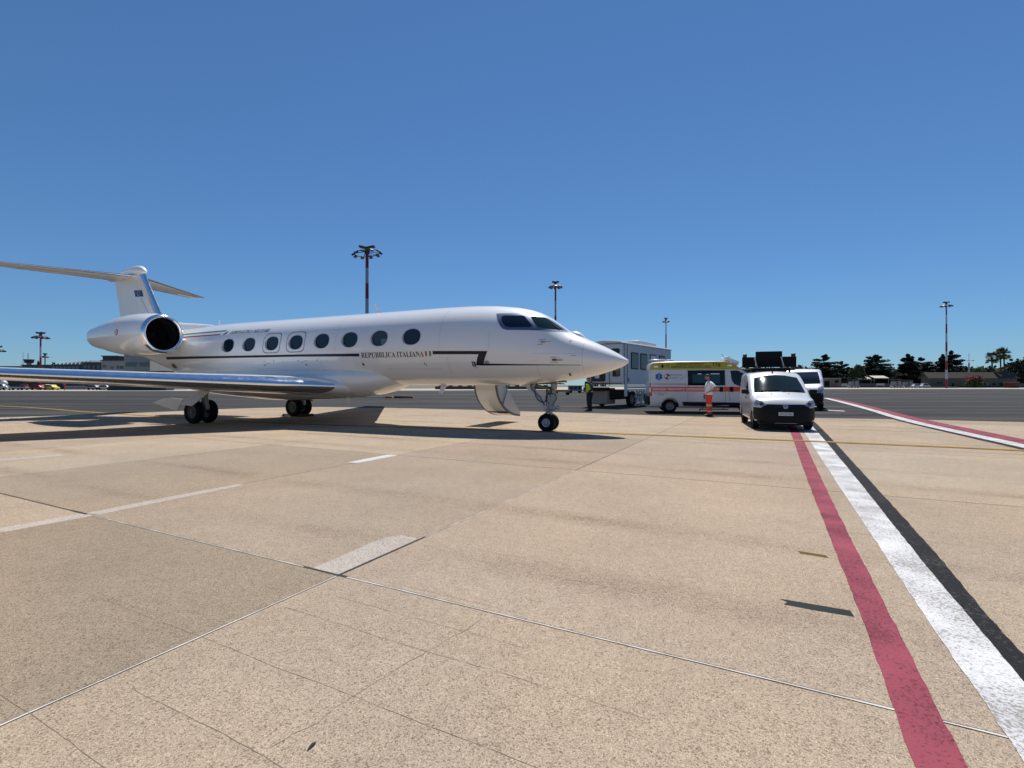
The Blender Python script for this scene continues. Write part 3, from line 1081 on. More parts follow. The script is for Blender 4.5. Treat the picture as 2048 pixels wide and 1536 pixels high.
for (hx_, hz_, rx, rz) in ((-10.38, 2.31, 0.022, 0.022), (-9.15, 2.30, 0.022, 0.022), (-8.24, 2.30, 0.022, 0.022), (-6.24, 2.12, 0.045, 0.045), (-10.9, 2.17, 0.05, 0.018), (-8.82, 2.15, 0.06, 0.018), (-6.05, 1.72, 0.022, 0.03), (-5.93, 1.68, 0.04, 0.012), (-6.23, 1.70, 0.03, 0.01), (-3.78, 2.10, 0.02, 0.035), (-3.72, 2.06, 0.014, 0.03)):
    patch('service_port', ellipse(hx_, hz_, rx, rz, 12), NEAR, INK, JET, 0.1, 0.004)
ring_outline('aft_hatch_outline', ellipse(-14.1, 2.98, 0.50, 0.30, 40), ellipse(-14.1, 2.98, 0.49, 0.29, 40), NEAR, mat('faint_seam', (0.55, 0.55, 0.55), 0.4), 0.003)
# outflow valve box left of the stripe step, round probe right of it
vb = patch('outflow_valve', [(-2.07, 1.995), (-1.95, 1.98), (-1.93, 2.12), (-2.06, 2.15)], NEAR, INK, JET, 0.05, 0.006)
patch('valve_face', [(-2.04, 2.00), (-1.99, 2.00), (-1.985, 2.13), (-2.04, 2.14)], NEAR, STRUT, JET, 0.05, 0.010)
patch('round_vent', ellipse(-1.56, 2.09, 0.085, 0.07, 16), NEAR, STRUT, JET, 0.05, 0.0035)
for (px_, pz_, dx, m) in ((0.17, 2.655, 0.27, STEEL), (0.50, 2.15, 0.27, INK)):
    h = NEAR(px_, pz_)
    pb = MB()
    pb.box(h[0] + h[1] * 0.03, (0.11, 0.06, 0.05))
    pb.tube([h[0] + h[1] * 0.06, h[0] + h[1] * 0.07 + Vector((dx, 0, 0.0))], [0.016, 0.009], 8)
    pb.build('pitot_probe', mat('probe_grey', (0.10, 0.10, 0.10), 0.4, metal=0.5) if m is INK else STRUT, JET, smooth=30)
for (x0, x1, z0) in ((0.05, 0.24, 2.725), (0.02, 0.17, 2.585), (0.38, 0.56, 2.22), (0.36, 0.60, 2.07), (0.95, 1.10, 2.25), (-2.02, -1.90, 1.94), (-10.95, -10.80, 2.30), (-8.9, -8.72, 2.28), (-10.8, -10.62, 2.235), (-9.05, -8.92, 2.235)):
    patch('stencil_mark', [(x0, z0), (x1, z0), (x1, z0 + 0.014), (x0, z0 + 0.014)], NEAR, FRAMEG, JET, 0.06, 0.004)
patch('sensor_port', [(0.83, 1.69), (0.885, 1.69), (0.885, 1.77), (0.83, 1.77)], NEAR, INK, JET, 0.05, 0.006)
patch('sensor_port', ellipse(0.90, 2.74, 0.035, 0.06, 12), NEAR, STRUT, JET, 0.05, 0.006)
# enhanced-vision sensor fairing on top of the nose
ev = MB()
secs = []
for (xx, w, h) in ((0.72, 0.02, 0.005), (0.78, 0.12, 0.05), (0.90, 0.17, 0.10), (1.02, 0.17, 0.11), (1.12, 0.14, 0.07), (1.20, 0.03, 0.005)):
    zt = interp(T_TOP, xx)
    secs.append([(xx, w * cos(2 * pi * k / 16), zt - 0.015 + (h if sin(2 * pi * k / 16) > 0 else 0.04) * sin(2 * pi * k / 16)) for k in range(16)])
ev.loft(secs)
ev.build('vision_sensor_fairing', WHITEP, JET, smooth=60)

# blade antennas
for (xx, h, sw, zt) in ((-6.37, 0.34, 0.26, 4.02), (-14.96, 0.22, 0.12, 4.0), (-5.5, 0.045, 0.03, 4.02), (-4.2, 0.03, 0.02, 4.02), (-7.9, 0.03, 0.02, 4.02)):
    ab = MB()
    ab.loft([[(xx, 0, zt - 0.02), (xx - 0.06, 0.012, zt - 0.02), (xx - 0.16, 0, zt - 0.02), (xx - 0.06, -0.012, zt - 0.02)],
             [(xx - sw, 0, zt + h), (xx - sw - 0.03, 0.006, zt + h), (xx - sw - 0.08, 0, zt + h), (xx - sw - 0.03, -0.006, zt + h)]])
    ab.build('blade_antenna', WHITEP, JET, smooth=30)
db = MB()
db.loft([[(-3.61, -0.02, 1.46), (-3.85, -0.02, 1.46), (-3.85, 0.02, 1.46), (-3.61, 0.02, 1.46)], [(-3.83, -0.012, 1.13), (-3.96, -0.012, 1.15), (-3.96, 0.012, 1.15), (-3.83, 0.012, 1.13)]])
db.build('belly_antenna', WHITEP, JET)
db = MB()
db.loft([[(-7.95, -0.02, 0.95), (-8.25, -0.02, 0.95), (-8.25, 0.02, 0.95), (-7.95, 0.02, 0.95)], [(-7.86, -0.012, 0.70), (-7.93, -0.012, 0.70), (-7.93, 0.012, 0.70), (-7.86, 0.012, 0.70)]])
db.build('belly_antenna', WHITEP, JET)

# belly / wing-root fairing
F_B = [(-17.8, 1.70), (-16.8, 1.30), (-15.4, 1.08), (-13.2, 0.92), (-11, 0.82), (-9.3, 0.855), (-7.4, 0.965), (-6.46, 1.085), (-6.0, 1.19), (-5.6, 1.32), (-5.2, 1.42)]
F_W = [(-17.8, 0.3), (-16.8, 0.80), (-15.4, 1.10), (-13.2, 1.30), (-11, 1.36), (-9.3, 1.35), (-7.4, 1.27), (-6.46, 1.15), (-6.0, 1.02), (-5.6, 0.82), (-5.2, 0.35)]
secs = []
n_f = 64
for k in range(70):
    xx = -5.2 - (12.6) * (k / 69)
    zb, w = interp(F_B, xx), interp(F_W, xx)
    zc = 1.70
    s_ = []
    for j in range(n_f):
        a = 2 * pi * j / n_f
        c, s = cos(a), sin(a)
        if s < 0:
            s_.append((xx, w * math.copysign(abs(c) ** 0.80, c), zc - (zc - zb) * abs(s) ** 0.80))
        else:
            s_.append((xx, w * math.copysign(abs(c) ** 1.0, c), zc + 0.42 * s))
    secs.append(s_)
bf = MB()
bf.loft(secs)
fair = bf.build('belly_fairing', WHITEP, JET, smooth=60)
FAIR_BVH = bvh_of(fair)


def fcast(a, b):
    h = FAIR_BVH.ray_cast(Vector((a, -8, b)), Vector((0, 1, 0)))
    return None if h[0] is None else (h[0], h[1] if h[1].y < 0 else -h[1])


va, vb_ = ellipse(-7.27, 1.125, 0.27, 0.085, 28), ellipse(-7.27, 1.125, 0.245, 0.068, 28)
ca, cb2 = [fcast(*p) for p in va], [fcast(*p) for p in vb_]
me = bpy.data.meshes.new('landing_light_outline')
me.from_pydata([h[0] + h[1] * 0.004 for h in ca] + [h[0] + h[1] * 0.004 for h in cb2], [], [(k, (k + 1) % 28, 28 + (k + 1) % 28, 28 + k) for k in range(28)])
link_mesh('landing_light_outline', me, LINEG, JET)
patch('fairing_seam', [(-7.92, 0.99), (-7.91, 0.99), (-7.86, 1.35), (-7.87, 1.35)], fcast, LINEG, JET, 0.1, 0.003)


# wings with polished leading edge and winglet
def airfoil(n=26):
    up, lo = [], []
    for k in range(n + 1):
        t = (k / n) ** 1.9
        th = 5 * (0.2969 * sqrt(t) - 0.1260 * t - 0.3516 * t * t + 0.2843 * t ** 3 - 0.1036 * t ** 4)
        cam_ = 0.05 * (1 - (2 * t - 0.75) ** 2) * 0.25
        up.append((t, th + cam_))
        lo.append((t, -th * 0.86 + cam_))
    return up, lo


AF_U, AF_L = airfoil()


def wing_sec(le, chord, thick, up_dir, spread):
    """closed loop: upper surface TE->LE then lower LE->TE"""
    le, up_dir = Vector(le), Vector(up_dir)
    pts = []
    for (t, z) in reversed(AF_U):
        pts.append(le + Vector((-t * chord, 0, 0)) + up_dir * (z * thick * chord))
    for (t, z) in AF_L[1:-1]:
        pts.append(le + Vector((-t * chord, 0, 0)) + up_dir * (z * thick * chord))
    return pts


def make_wing(sd, stations, le_frac, name, lename, mle, parts_le=True):
    secs = [wing_sec((x_, sd * y_, z_), c, th, (0, sd * uy, uz), 0) for (x_, y_, z_, c, th, uy, uz) in stations]
    n = len(secs[0])
    nu = len(AF_U)
    le_idx = set()
    kle = nu - 1
    lim = max(i for i, (t, z) in enumerate(AF_U) if t < le_frac)
    for k in range(n):
        if kle - lim <= k < kle + lim:
            le_idx.add(k)
    wm, lm = MB(), MB()
    vs = [p for s in secs for p in s]
    fw, fl = [], []
    for i in range(len(secs) - 1):
        for k in range(n):
            k2 = (k + 1) % n
            q = (i * n + k, i * n + k2, (i + 1) * n + k2, (i + 1) * n + k)
            (fl if (k in le_idx and i > 0) else fw).append(q)
    fw += [tuple(range((len(secs) - 1) * n, len(secs) * n))]
    wm.add(vs, fw)
    lm.add(vs, fl)
    w = wm.mesh(name, fix=False)
    l = lm.mesh(lename, fix=False)
    for me in (w, l):
        bm = bmesh.new()
        bm.from_mesh(me)
        bmesh.ops.delete(bm, geom=[v for v in bm.verts if not v.link_faces], context='VERTS')
        bmesh.ops.remove_doubles(bm, verts=bm.verts, dist=1e-5)
        bmesh.ops.recalc_face_normals(bm, faces=bm.faces)
        bm.to_mesh(me)
        bm.free()
        shade(me, 40)
    wo = link_mesh(name, w, WHITEP, JET)
    lo_ = link_mesh(lename, l, mle, wo)
    return wo


def wing_z(y):
    return 1.37 + 0.052 * (y - 1.35)


for sd in (-1, 1):
    st = []
    for (y, c, th) in ((0.9, 6.4, 0.115), (1.36, 6.1, 0.118), (1.6, 5.75, 0.122), (2.0, 5.45, 0.125), (3.0, 4.85, 0.130), (4.0, 4.3, 0.132), (5.2, 3.75, 0.132), (7, 3.25, 0.128), (9, 2.7, 0.12), (11, 2.15, 0.11), (12.6, 1.72, 0.10), (13.0, 1.6, 0.10)):
        le = -7.22 - 0.735 * (y - 1.35) + (0.25 if y < 1.3 else 0.0)
        if 1.3 < y < 1.7:
            le -= 0.05
        st.append((le, y, wing_z(y), c, th, 0, 1))
    x0, z0 = st[-1][0], st[-1][2]
    for (dy, dz, dx, c, a) in ((0.25, 0.06, 0.22, 1.45, 25), (0.44, 0.22, 0.42, 1.30, 50), (0.55, 0.45, 0.62, 1.15, 70), (0.62, 0.85, 0.95, 0.9, 79), (0.70, 1.35, 1.35, 0.6, 80)):
        st.append((x0 - dx, 13.0 + dy, z0 + dz, c, 0.09, -sin(radians(a)), cos(radians(a))))
    make_wing(sd, st, 0.11, 'wing', 'leading_edge', CHROME)

# fin
st = []
for (z, le, te, th) in ((3.55, -17.9, -22.3, 0.09), (4.2, -18.72, -22.2, 0.10), (4.63, -19.03, -22.3, 0.10), (5.4, -19.52, -22.5, 0.10), (6.2, -20.04, -22.7, 0.10), (6.75, -20.38, -22.85, 0.10), (6.92, -20.42, -22.9, 0.10)):
    st.append((z, le, le - te, th))
secs = []
for (z, le, c, th) in st:
    pts = []
    for (t, zz) in reversed(AF_U):
        pts.append(Vector((le - t * c, zz * th * c, z)))
    for (t, zz) in AF_U[1:-1]:
        pts.append(Vector((le - t * c, -zz * th * c, z)))
    secs.append(pts)
fm = MB()
fm.loft(secs)
fin = fm.build('fin', WHITEP, JET, smooth=50)
# polished fin leading edge, a skin just proud of the fin
lm = MB()
ls = []
for (z, le, c, th) in st[2:]:
    ls.append([Vector((le + 0.006 - t * c, s * (zz * th * c + 0.004), z)) for (t, zz, s) in [(t, zz, 1) for (t, zz) in reversed(AF_U[:9])] + [(t, zz, -1) for (t, zz) in AF_U[1:9]]])
lm.loft(ls, closed=False)
lm.build('fin_leading_edge', CHROME, fin, smooth=60, fix=False)
# bullet fairing on top
bs = []
for (x_, r, zc, hz) in ((-20.30, 0.02, 6.80, 0.02), (-20.42, 0.14, 6.84, 0.16), (-20.62, 0.21, 6.88, 0.24), (-20.95, 0.24, 6.87, 0.28), (-21.4, 0.25, 6.83, 0.28), (-22.0, 0.24, 6.78, 0.24), (-22.6, 0.20, 6.72, 0.18), (-23.1, 0.13, 6.68, 0.13), (-23.4, 0.02, 6.66, 0.02)):
    bs.append([(x_, r * cos(2 * pi * k / 20), zc + hz * sin(2 * pi * k / 20)) for k in range(20)])
bmb = MB()
bmb.loft(bs)
bmb.build('tail_bullet', WHITEP, JET, smooth=60)
for sd in (-1, 1):
    st2 = []
    for (y, c, th) in ((0.05, 2.35, 0.10), (0.3, 2.3, 0.10), (2.5, 1.72, 0.10), (4.6, 1.12, 0.095), (4.95, 0.85, 0.08), (5.02, 0.5, 0.05)):
        st2.append((-20.62 - 0.56 * y, y, 6.60 + (0.0 if y < 4.7 else 0.01), c, th, 0, 1))
    make_wing(sd, st2, 0.06, 'tailplane', 'tailplane_leading_edge', CHROME)
# flag of stars on the fin
flg = MB()


def fin_y(xq, zq):
    for i in range(len(st) - 1):
        if st[i][0] <= zq <= st[i + 1][0]:
            f = (zq - st[i][0]) / (st[i + 1][0] - st[i][0])
            le = st[i][1] + f * (st[i + 1][1] - st[i][1])
            c = st[i][2] + f * (st[i + 1][2] - st[i][2])
            t = (le - xq) / c
            if t <= 0 or t >= 1:
                return 0.0
            zz = 5 * (0.2969 * sqrt(t) - 0.1260 * t - 0.3516 * t * t + 0.2843 * t ** 3 - 0.1036 * t ** 4) + 0.05 * (1 - (2 * t - 0.75) ** 2) * 0.25
            return zz * 0.10 * c
    return 0.1


def fincast(a, b):
    return Vector((a, -fin_y(a, b), b)), Vector((0, -1, 0))


patch('flag_panel', [(-20.98, 5.95), (-20.36, 5.91), (-20.22, 5.60), (-20.86, 5.63)], fincast, EUB, fin, 0.08, 0.006)
for k in range(12):
    a = 2 * pi * k / 12
    patch('flag_star', ellipse(-20.60 + 0.10 * cos(a), 5.775 + 0.10 * sin(a), 0.022, 0.022, 5), fincast, EUY, fin, 0.2, 0.009)
patch('fin_panel_line', [(-20.42, 5.55), (-20.40, 5.55), (-19.72, 4.70), (-19.74, 4.70)], fincast, INK, fin, 0.1, 0.005)
# dorsal intake ridge ahead of the fin
dm = MB()
ds = []
for (x_, w, h) in ((-15.2, 0.02, 0.0), (-15.7, 0.16, 0.10), (-16.5, 0.26, 0.22), (-17.5, 0.28, 0.34), (-18.4, 0.26, 0.50), (-19.4, 0.22, 0.55), (-21.5, 0.15, 0.5)):
    zt = interp(T_TOP, x_)
    ds.append([(x_, w * cos(pi * k / 10), zt - 0.08 + (h + 0.08) * sin(pi * k / 10)) for k in range(11)] + [(x_, 0, zt - 0.2)])
dm.loft(ds)
dm.build('dorsal_fairing', WHITEP, JET, smooth=60)

# engines
for sd in (-1, 1):
    M = Matrix.Translation((-14.92, sd * 2.38, 3.40)) @ Matrix.Rotation(radians(0.8), 4, 'Y') @ Matrix.Rotation(radians(sd * 2.0), 4, 'Z')
    nb = MB()
    nb.lathe([(-0.16, 0.760), (-0.30, 0.785), (-0.6, 0.822), (-1.0, 0.845), (-1.5, 0.852), (-2.1, 0.83), (-2.8, 0.765), (-3.5, 0.665), (-4.1, 0.555), (-4.5, 0.495), (-4.72, 0.455), (-4.72, 0.36), (-4.0, 0.34)], M, 56)
    nac = nb.build('engine_nacelle', WHITEP, JET, smooth=40)
    lb = MB()
    lb.lathe([(-0.16, 0.761), (-0.10, 0.750), (-0.05, 0.735), (-0.015, 0.712), (0.0, 0.680), (-0.01, 0.650), (-0.05, 0.618), (-0.12, 0.596), (-0.24, 0.585)], M, 56)
    lb.build('intake_lip', CHROME, nac, smooth=60)
    ib = MB()
    ib.lathe([(-0.24, 0.585), (-0.5, 0.60), (-0.85, 0.64), (-1.05, 0.645), (-1.06, 0.02)], M, 48)
    ib.build('intake_duct', DUCT, nac, smooth=40)
    sb = MB()
    sb.lathe([(-0.62, 0.005), (-0.68, 0.06), (-0.78, 0.12), (-0.95, 0.19)], M, 24)
    sb.build('spinner', mat('spinner_dark', (0.02, 0.02, 0.02), 0.3), nac, smooth=60)
    bl = MB()
    for k in range(22):
        a = 2 * pi * k / 22
        R_ = Matrix.Rotation(a, 4, 'X')
        q = [Vector((-0.86, 0.16, 0.02)), Vector((-0.95, 0.16, -0.03)), Vector((-0.98, 0.62, -0.06)), Vector((-0.84, 0.62, 0.07))]
        bl.add([M @ (R_ @ p) for p in q], [(0, 1, 2, 3)])
    bl.build('fan_blades', FAN, nac, fix=False)
    tb = MB()
    tb.lathe([(-4.0, 0.335), (-4.5, 0.31), (-4.9, 0.20), (-5.0, 0.01)], M, 32)
    tb.build('exhaust_cone', mat('hot_metal', (0.18, 0.15, 0.13), 0.4, metal=0.8), nac, smooth=50)
    # pylon
    py = MB()
    ps = []
    for (yy, x0_, x1_, z_) in ((0.75, -15.5, -18.9, 3.22), (1.25, -15.75, -18.7, 3.30), (1.62, -15.9, -18.6, 3.36)):
        c = x0_ - x1_
        ps.append([Vector((x0_ - t * c, sd * yy, z_ + z * 0.09 * c)) for (t, z) in reversed(AF_U)] + [Vector((x0_ - t * c, sd * yy, z_ - z * 0.09 * c)) for (t, z) in AF_U[1:-1]])
    py.loft(ps)
    py.build('engine_pylon', WHITEP, nac, smooth=50)
    if sd < 0:
        # roundel on the cowl
        cx_, cz_ = -16.55, 3.46
        NB = bvh_of(nac)

        def ncast(a, b):
            h = NB.ray_cast(Vector((a, -8, b)), Vector((0, 1, 0)))
            return None if h[0] is None else (h[0], h[1] if h[1].y < 0 else -h[1])
        patch('roundel', ellipse(cx_, cz_, 0.125, 0.125, 24), ncast, REDF, nac, 0.06, 0.004)
        patch('roundel_white', ellipse(cx_, cz_, 0.083, 0.083, 20), ncast, mat('roundel_white', (0.75, 0.75, 0.75), 0.3), nac, 0.06, 0.007)
        patch('roundel_green', ellipse(cx_, cz_, 0.042, 0.042, 16), ncast, mat('roundel_green', (0.03, 0.10, 0.10), 0.3), nac, 0.06, 0.010)
# oval side intake under the near engine
ring_outline('oval_intake_rim', ellipse(-16.88, 2.245, 0.30, 0.125, 28), ellipse(-16.88, 2.245, 0.24, 0.095, 28), NEAR, LINEG, 0.006)
patch('oval_intake', ellipse(-16.86, 2.235, 0.19, 0.09, 20), NEAR, INK, JET, 0.06, 0.005)


# ---- landing gear
def wheel(name, parent, c, R, w, rim_r, axis_y=True, mrim=None, hub=0.05):
    """axle along local y"""
    M = Matrix.Translation(c) @ Matrix.Rotation(radians(90), 4, 'Z')
    t = MB()
    h = w / 2
    t.lathe([(-h * 0.72, rim_r), (-h * 0.98, rim_r + (R - rim_r) * 0.35), (-h, rim_r + (R - rim_r) * 0.62), (-h * 0.86, R - (R - rim_r) * 0.16), (-h * 0.55, R * 0.992), (-h * 0.2, R), (h * 0.2, R), (h * 0.55, R * 0.992), (h * 0.86, R - (R - rim_r) * 0.16), (h, rim_r + (R - rim_r) * 0.62), (h * 0.98, rim_r + (R - rim_r) * 0.35), (h * 0.72, rim_r)], M, 40)
    ty = t.build(name, RUB, parent, smooth=50)
    r = MB()
    r.lathe([(-h * 0.60, 0.012), (-h * 0.80, 0.02), (-h * 0.80, hub), (-h * 0.50, hub * 1.25), (-h * 0.42, rim_r * 0.70), (-h * 0.62, rim_r * 0.80), (-h * 0.74, rim_r * 0.97), (-h * 0.70, rim_r * 1.01), (h * 0.70, rim_r * 1.01), (h * 0.74, rim_r * 0.97), (h * 0.62, rim_r * 0.80), (h * 0.42, rim_r * 0.70), (h * 0.50, hub * 1.25), (h * 0.80, hub), (h * 0.80, 0.02), (h * 0.60, 0.012)], M, 32)
    r.build('rim', mrim or RIMW, ty, smooth=35)
    hb = MB()
    for sg in (-1, 1):
        for k in range(8):
            a = 2 * pi * k / 8
            p = M @ Vector((sg * h * 0.44, rim_r * 0.5 * cos(a), rim_r * 0.5 * sin(a)))
            q = M @ Vector((sg * h * 0.49, rim_r * 0.5 * cos(a), rim_r * 0.5 * sin(a)))
            hb.tube([p, q], rim_r * 0.11, 8)
    tag(hb.build('rim_holes', INK, ty), kind='stuff')
    return ty


for yy in (-0.17, 0.17):
    wheel('nose_wheel', JET, (0, yy, 0.272), 0.272, 0.19, 0.135, hub=0.045)
ng = MB()
ng.tube([(0, -0.24, 0.272), (0, 0.24, 0.272)], 0.035, 12)
ng.tube([(0.0, 0, 0.272), (0.02, 0, 0.40), (0.07, 0, 0.60)], 0.05, 14)
ng.tube([(0.05, 0, 0.55), (0.20, 0, 1.72)], 0.082, 18)
ng.tube([(0.035, 0, 0.62), (0.045, 0, 0.70)], 0.12, 18)
ng.tube([(0.09, 0, 0.86), (0.095, 0, 0.92)], 0.115, 18)
ng.tube([(0.13, 0, 1.12), (0.14, 0, 1.20)], 0.11, 18)
ng.box((0.16, 0, 0.70), (0.16, 0.16, 0.14))
ng.box((0.22, -0.05, 0.72), (0.12, 0.10, 0.10))
ng.box((0.02, -0.06, 0.98), (0.20, 0.10, 0.16))
ng.box((0.20, 0.0, 1.05), (0.12, 0.12, 0.22))
ng.tube([(-0.02, -0.10, 0.66), (0.26, -0.10, 0.66)], 0.03, 8)
ng.tube([(0.0, -0.09, 1.32), (0.24, -0.09, 1.26)], 0.025, 8)
ng.tube([(0.30, 0.08, 0.66), (0.30, 0.08, 0.80)], 0.05, 10)
nleg = ng.build('nose_gear_leg', STRUT, JET, smooth=40)
so = MB()
so.tube([(0.01, 0, 0.34), (0.055, 0, 0.60)], 0.045, 14)
so.build('oleo_piston', STEEL, nleg, smooth=40)
br = MB()
br.loft([[(-0.80, -0.07, 1.44), (-0.62, -0.07, 1.50), (-0.62, 0.07, 1.50), (-0.80, 0.07, 1.44)], [(-0.20, -0.06, 0.70), (-0.04, -0.06, 0.76), (-0.04, 0.06, 0.76), (-0.20, 0.06, 0.70)], [(-0.10, -0.04, 0.60), (0.05, -0.04, 0.66), (0.05, 0.04, 0.66), (-0.10, 0.04, 0.60)]])
br.build('drag_brace', mat('brace_light_grey', (0.50, 0.51, 0.53), 0.35, metal=0.2), nleg, bevel=0.012)
tl = MB()
for yy in (-0.05, 0.05):
    tl.tube([(-0.01, yy, 0.60), (-0.22, yy, 0.44)], 0.022, 8)
    tl.tube([(-0.22, yy, 0.44), (-0.26, yy * 0.6, 0.30), (-0.05, yy, 0.27)], 0.020, 8)
tl.build('torque_link', STRUT, nleg, smooth=40)
hs = MB()


def hose(mb, pts, r):
    pts3 = [Vector(p) for p in pts]
    P = [2 * pts3[0] - pts3[1]] + pts3 + [2 * pts3[-1] - pts3[-2]]
    out = []
    for i in range(1, len(P) - 2):
        for k in range(6):
            t = k / 6
            a, b, c, d = P[i - 1], P[i], P[i + 1], P[i + 2]
            out.append(0.5 * ((2 * b) + (c - a) * t + (2 * a - 5 * b + 4 * c - d) * t * t + (3 * b - a - 3 * c + d) * t ** 3))
    out.append(pts3[-1])
    mb.tube(out, r, 7)


hose(hs, [(-0.35, -0.10, 1.45), (-0.40, -0.13, 1.20), (-0.30, -0.14, 0.97), (-0.08, -0.14, 0.90), (0.02, -0.12, 1.15), (-0.02, -0.1, 1.30)], 0.017)
hose(hs, [(0.02, -0.1, 1.30), (0.10, -0.13, 1.35), (0.14, -0.13, 1.22), (0.08, -0.12, 1.12), (0.02, -0.12, 1.20)], 0.015)
hose(hs, [(0.10, -0.12, 1.18), (0.26, -0.13, 1.12), (0.30, -0.13, 1.00), (0.22, -0.12, 0.88), (0.23, -0.1, 0.78)], 0.012)
hose(hs, [(-0.02, -0.13, 1.28), (-0.02, -0.14, 1.0), (0.0, -0.13, 0.80)], 0.014)
hose(hs, [(-0.55, -0.08, 1.46), (-0.52, -0.12, 1.30), (-0.36, -0.13, 1.16), (-0.20, -0.13, 1.02), (-0.10, -0.12, 0.80)], 0.013)
hose(hs, [(0.16, 0.1, 1.40), (0.02, 0.14, 1.25), (-0.12, 0.12, 1.05), (-0.05, 0.12, 0.86), (0.05, 0.1, 0.74)], 0.016)
hs.build('hydraulic_hose', HOSE, nleg, smooth=60)
by = MB()
by.box((0.05, 0.0, 1.55), (1.0, 0.30, 0.10))
for k in range(9):
    by.tube([(-0.48 + 0.11 * k, -0.17, 1.48), (-0.42 + 0.11 * k, 0.17, 1.45)], 0.018, 6)
by.tube([(-0.5, -0.16, 1.44), (0.05, -0.16, 1.30)], 0.025, 6)
by.tube([(-0.5, 0.16, 1.44), (0.05, 0.16, 1.30)], 0.025, 6)
by.build('gear_bay_pipework', BAY, JET)
tx = MB()
tx.tube([(0.30, -0.06, 0.72), (0.38, -0.06, 0.72)], 0.06, 14)
tx.build('taxi_light', mat('taxi_light_glass', (0.5, 0.5, 0.52), 0.1, metal=0.4), nleg, smooth=40)

for sd in (-1, 1):
    gx, gy = -12.9, sd * 2.27
    for dy in (-0.27, 0.27):
        wheel('main_wheel', JET, (gx, gy + dy, 0.435), 0.435, 0.27, 0.235, hub=0.07, mrim=mat('main_rim_shade_grey', (0.06, 0.06, 0.06), 0.45))  # main rims coloured darker to carry the deep shade on the gear
    mg = MB()
    mg.tube([(gx, gy - 0.36, 0.435), (gx, gy + 0.36, 0.435)], 0.055, 12)
    mg.tube([(gx + 0.28, gy, 0.62), (gx + 0.22, gy, 1.30)], 0.085, 16)
    mg.tube([(gx, gy, 0.435), (gx + 0.30, gy, 0.66)], 0.07, 12)
    mg.tube([(gx - 0.02, gy, 0.50), (gx + 0.16, gy, 1.10)], 0.055, 12)
    mg.box((gx + 0.30, gy - 0.02, 0.62), (0.18, 0.14, 0.18))
    mg.tube([(gx + 0.22, gy, 1.22), (gx + 0.75, gy + (-sd) * 0.5, 1.42)], 0.045, 10)
    mleg = mg.build('main_gear_leg', STRUT, JET, smooth=40)
    mo = MB()
    mo.tube([(gx + 0.285, gy, 0.62), (gx + 0.255, gy, 0.92)], 0.05, 12)
    mo.build('oleo_piston', STEEL, mleg, smooth=40)
    gd = MB()
    yo = gy + sd * 0.46
    gd.loft([[(-12.52, yo - sd * 0.10, 1.22), (-11.85, yo - sd * 0.10, 1.20), (-11.85, yo - sd * 0.07, 1.20), (-12.52, yo - sd * 0.07, 1.22)],
             [(-13.30, yo + sd * 0.05, 0.70), (-12.62, yo + sd * 0.05, 0.66), (-12.62, yo + sd * 0.08, 0.66), (-13.30, yo + sd * 0.08, 0.70)]])
    gd.loft([[(-13.20, yo, 0.90), (-13.50, yo + sd * 0.02, 0.46), (-13.50, yo + sd * 0.05, 0.46), (-13.20, yo + sd * 0.03, 0.90)],
             [(-13.75, yo + sd * 0.08, 0.95), (-14.2, yo + sd * 0.12, 0.63), (-14.2, yo + sd * 0.15, 0.63), (-13.75, yo + sd * 0.11, 0.95)],
             [(-14.1, yo + sd * 0.14, 0.92), (-14.70, yo + sd * 0.18, 0.76), (-14.70, yo + sd * 0.21, 0.76), (-14.1, yo + sd * 0.17, 0.92)]])
    gd.build('main_gear_door', mat('door_beige_white', (0.62, 0.60, 0.55), 0.4), JET, bevel=0.006)

# ---- airstair door hanging open on the far side
AD = MB()
arc = []
for k in range(15):
    ph = radians(84) * k / 14
    # hinge at the sill, curving down and outward like the fuselage skin it belongs to
    arc.append((1.18 + 2.35 * (1 - cos(ph)), 1.46 - 1.25 * sin(ph)))
secs = []
x0_, x1_ = -3.22, -2.38
outer, inner = [], []
for i, (y, z) in enumerate(arc):
    j0, j1 = max(0, i - 1), min(len(arc) - 1, i + 1)
    d = Vector((arc[j1][0] - arc[j0][0], arc[j1][1] - arc[j0][1])).normalized()
    nx = Vector((-d.y, d.x))
    if nx.x < 0:
        nx = -nx
    outer.append((y, z))
    inner.append((y + nx.x * 0.05, z + nx.y * 0.05))
for (y, z), (yi, zi) in zip(outer, inner):
    secs.append([(x0_, y, z), (x1_, y, z), (x1_, yi, zi), (x0_, yi, zi)])
AD.loft(secs)
adoor = AD.build('airstair_door', WHITEP, JET, smooth=40)
rim = MB()
for xx in (x0_, x1_):
    rim.loft([[(xx - 0.028, y - 0.004, z - 0.004), (xx + 0.028, y - 0.004, z - 0.004), (xx + 0.028, yi + 0.01, zi + 0.01), (xx - 0.028, yi + 0.01, zi + 0.01)] for (y, z), (yi, zi) in zip(outer, inner)])
rim.build('door_seal', mat('door_seal_grey', (0.12, 0.12, 0.11), 0.6), adoor, smooth=40)
bnd = MB()
bnd.loft([[(x0_ + 0.03, outer[i][0] - 0.003, outer[i][1] - 0.004), (x1_ - 0.03, outer[i][0] - 0.003, outer[i][1] - 0.004)] for i in (9, 10)], closed=False, caps=False)
bnd.build('door_stripe', NAVY, adoor, fix=False)
sp = MB()
for xx in (x0_ + 0.06, x1_ - 0.02):
    poly = [inner[i] for i in range(0, 15)] + [(inner[14][0] + 0.10, inner[14][1] + 0.08), (inner[0][0] + 0.60, inner[0][1] + 0.0)]
    sp.prism([(p[0], p[1]) for p in poly], xx, xx + 0.02, 'x')
sp.build('stair_side_plate', mat('stair_plate_grey', (0.55, 0.56, 0.56), 0.35, metal=0.5, var=0.15, vscale=14), adoor)
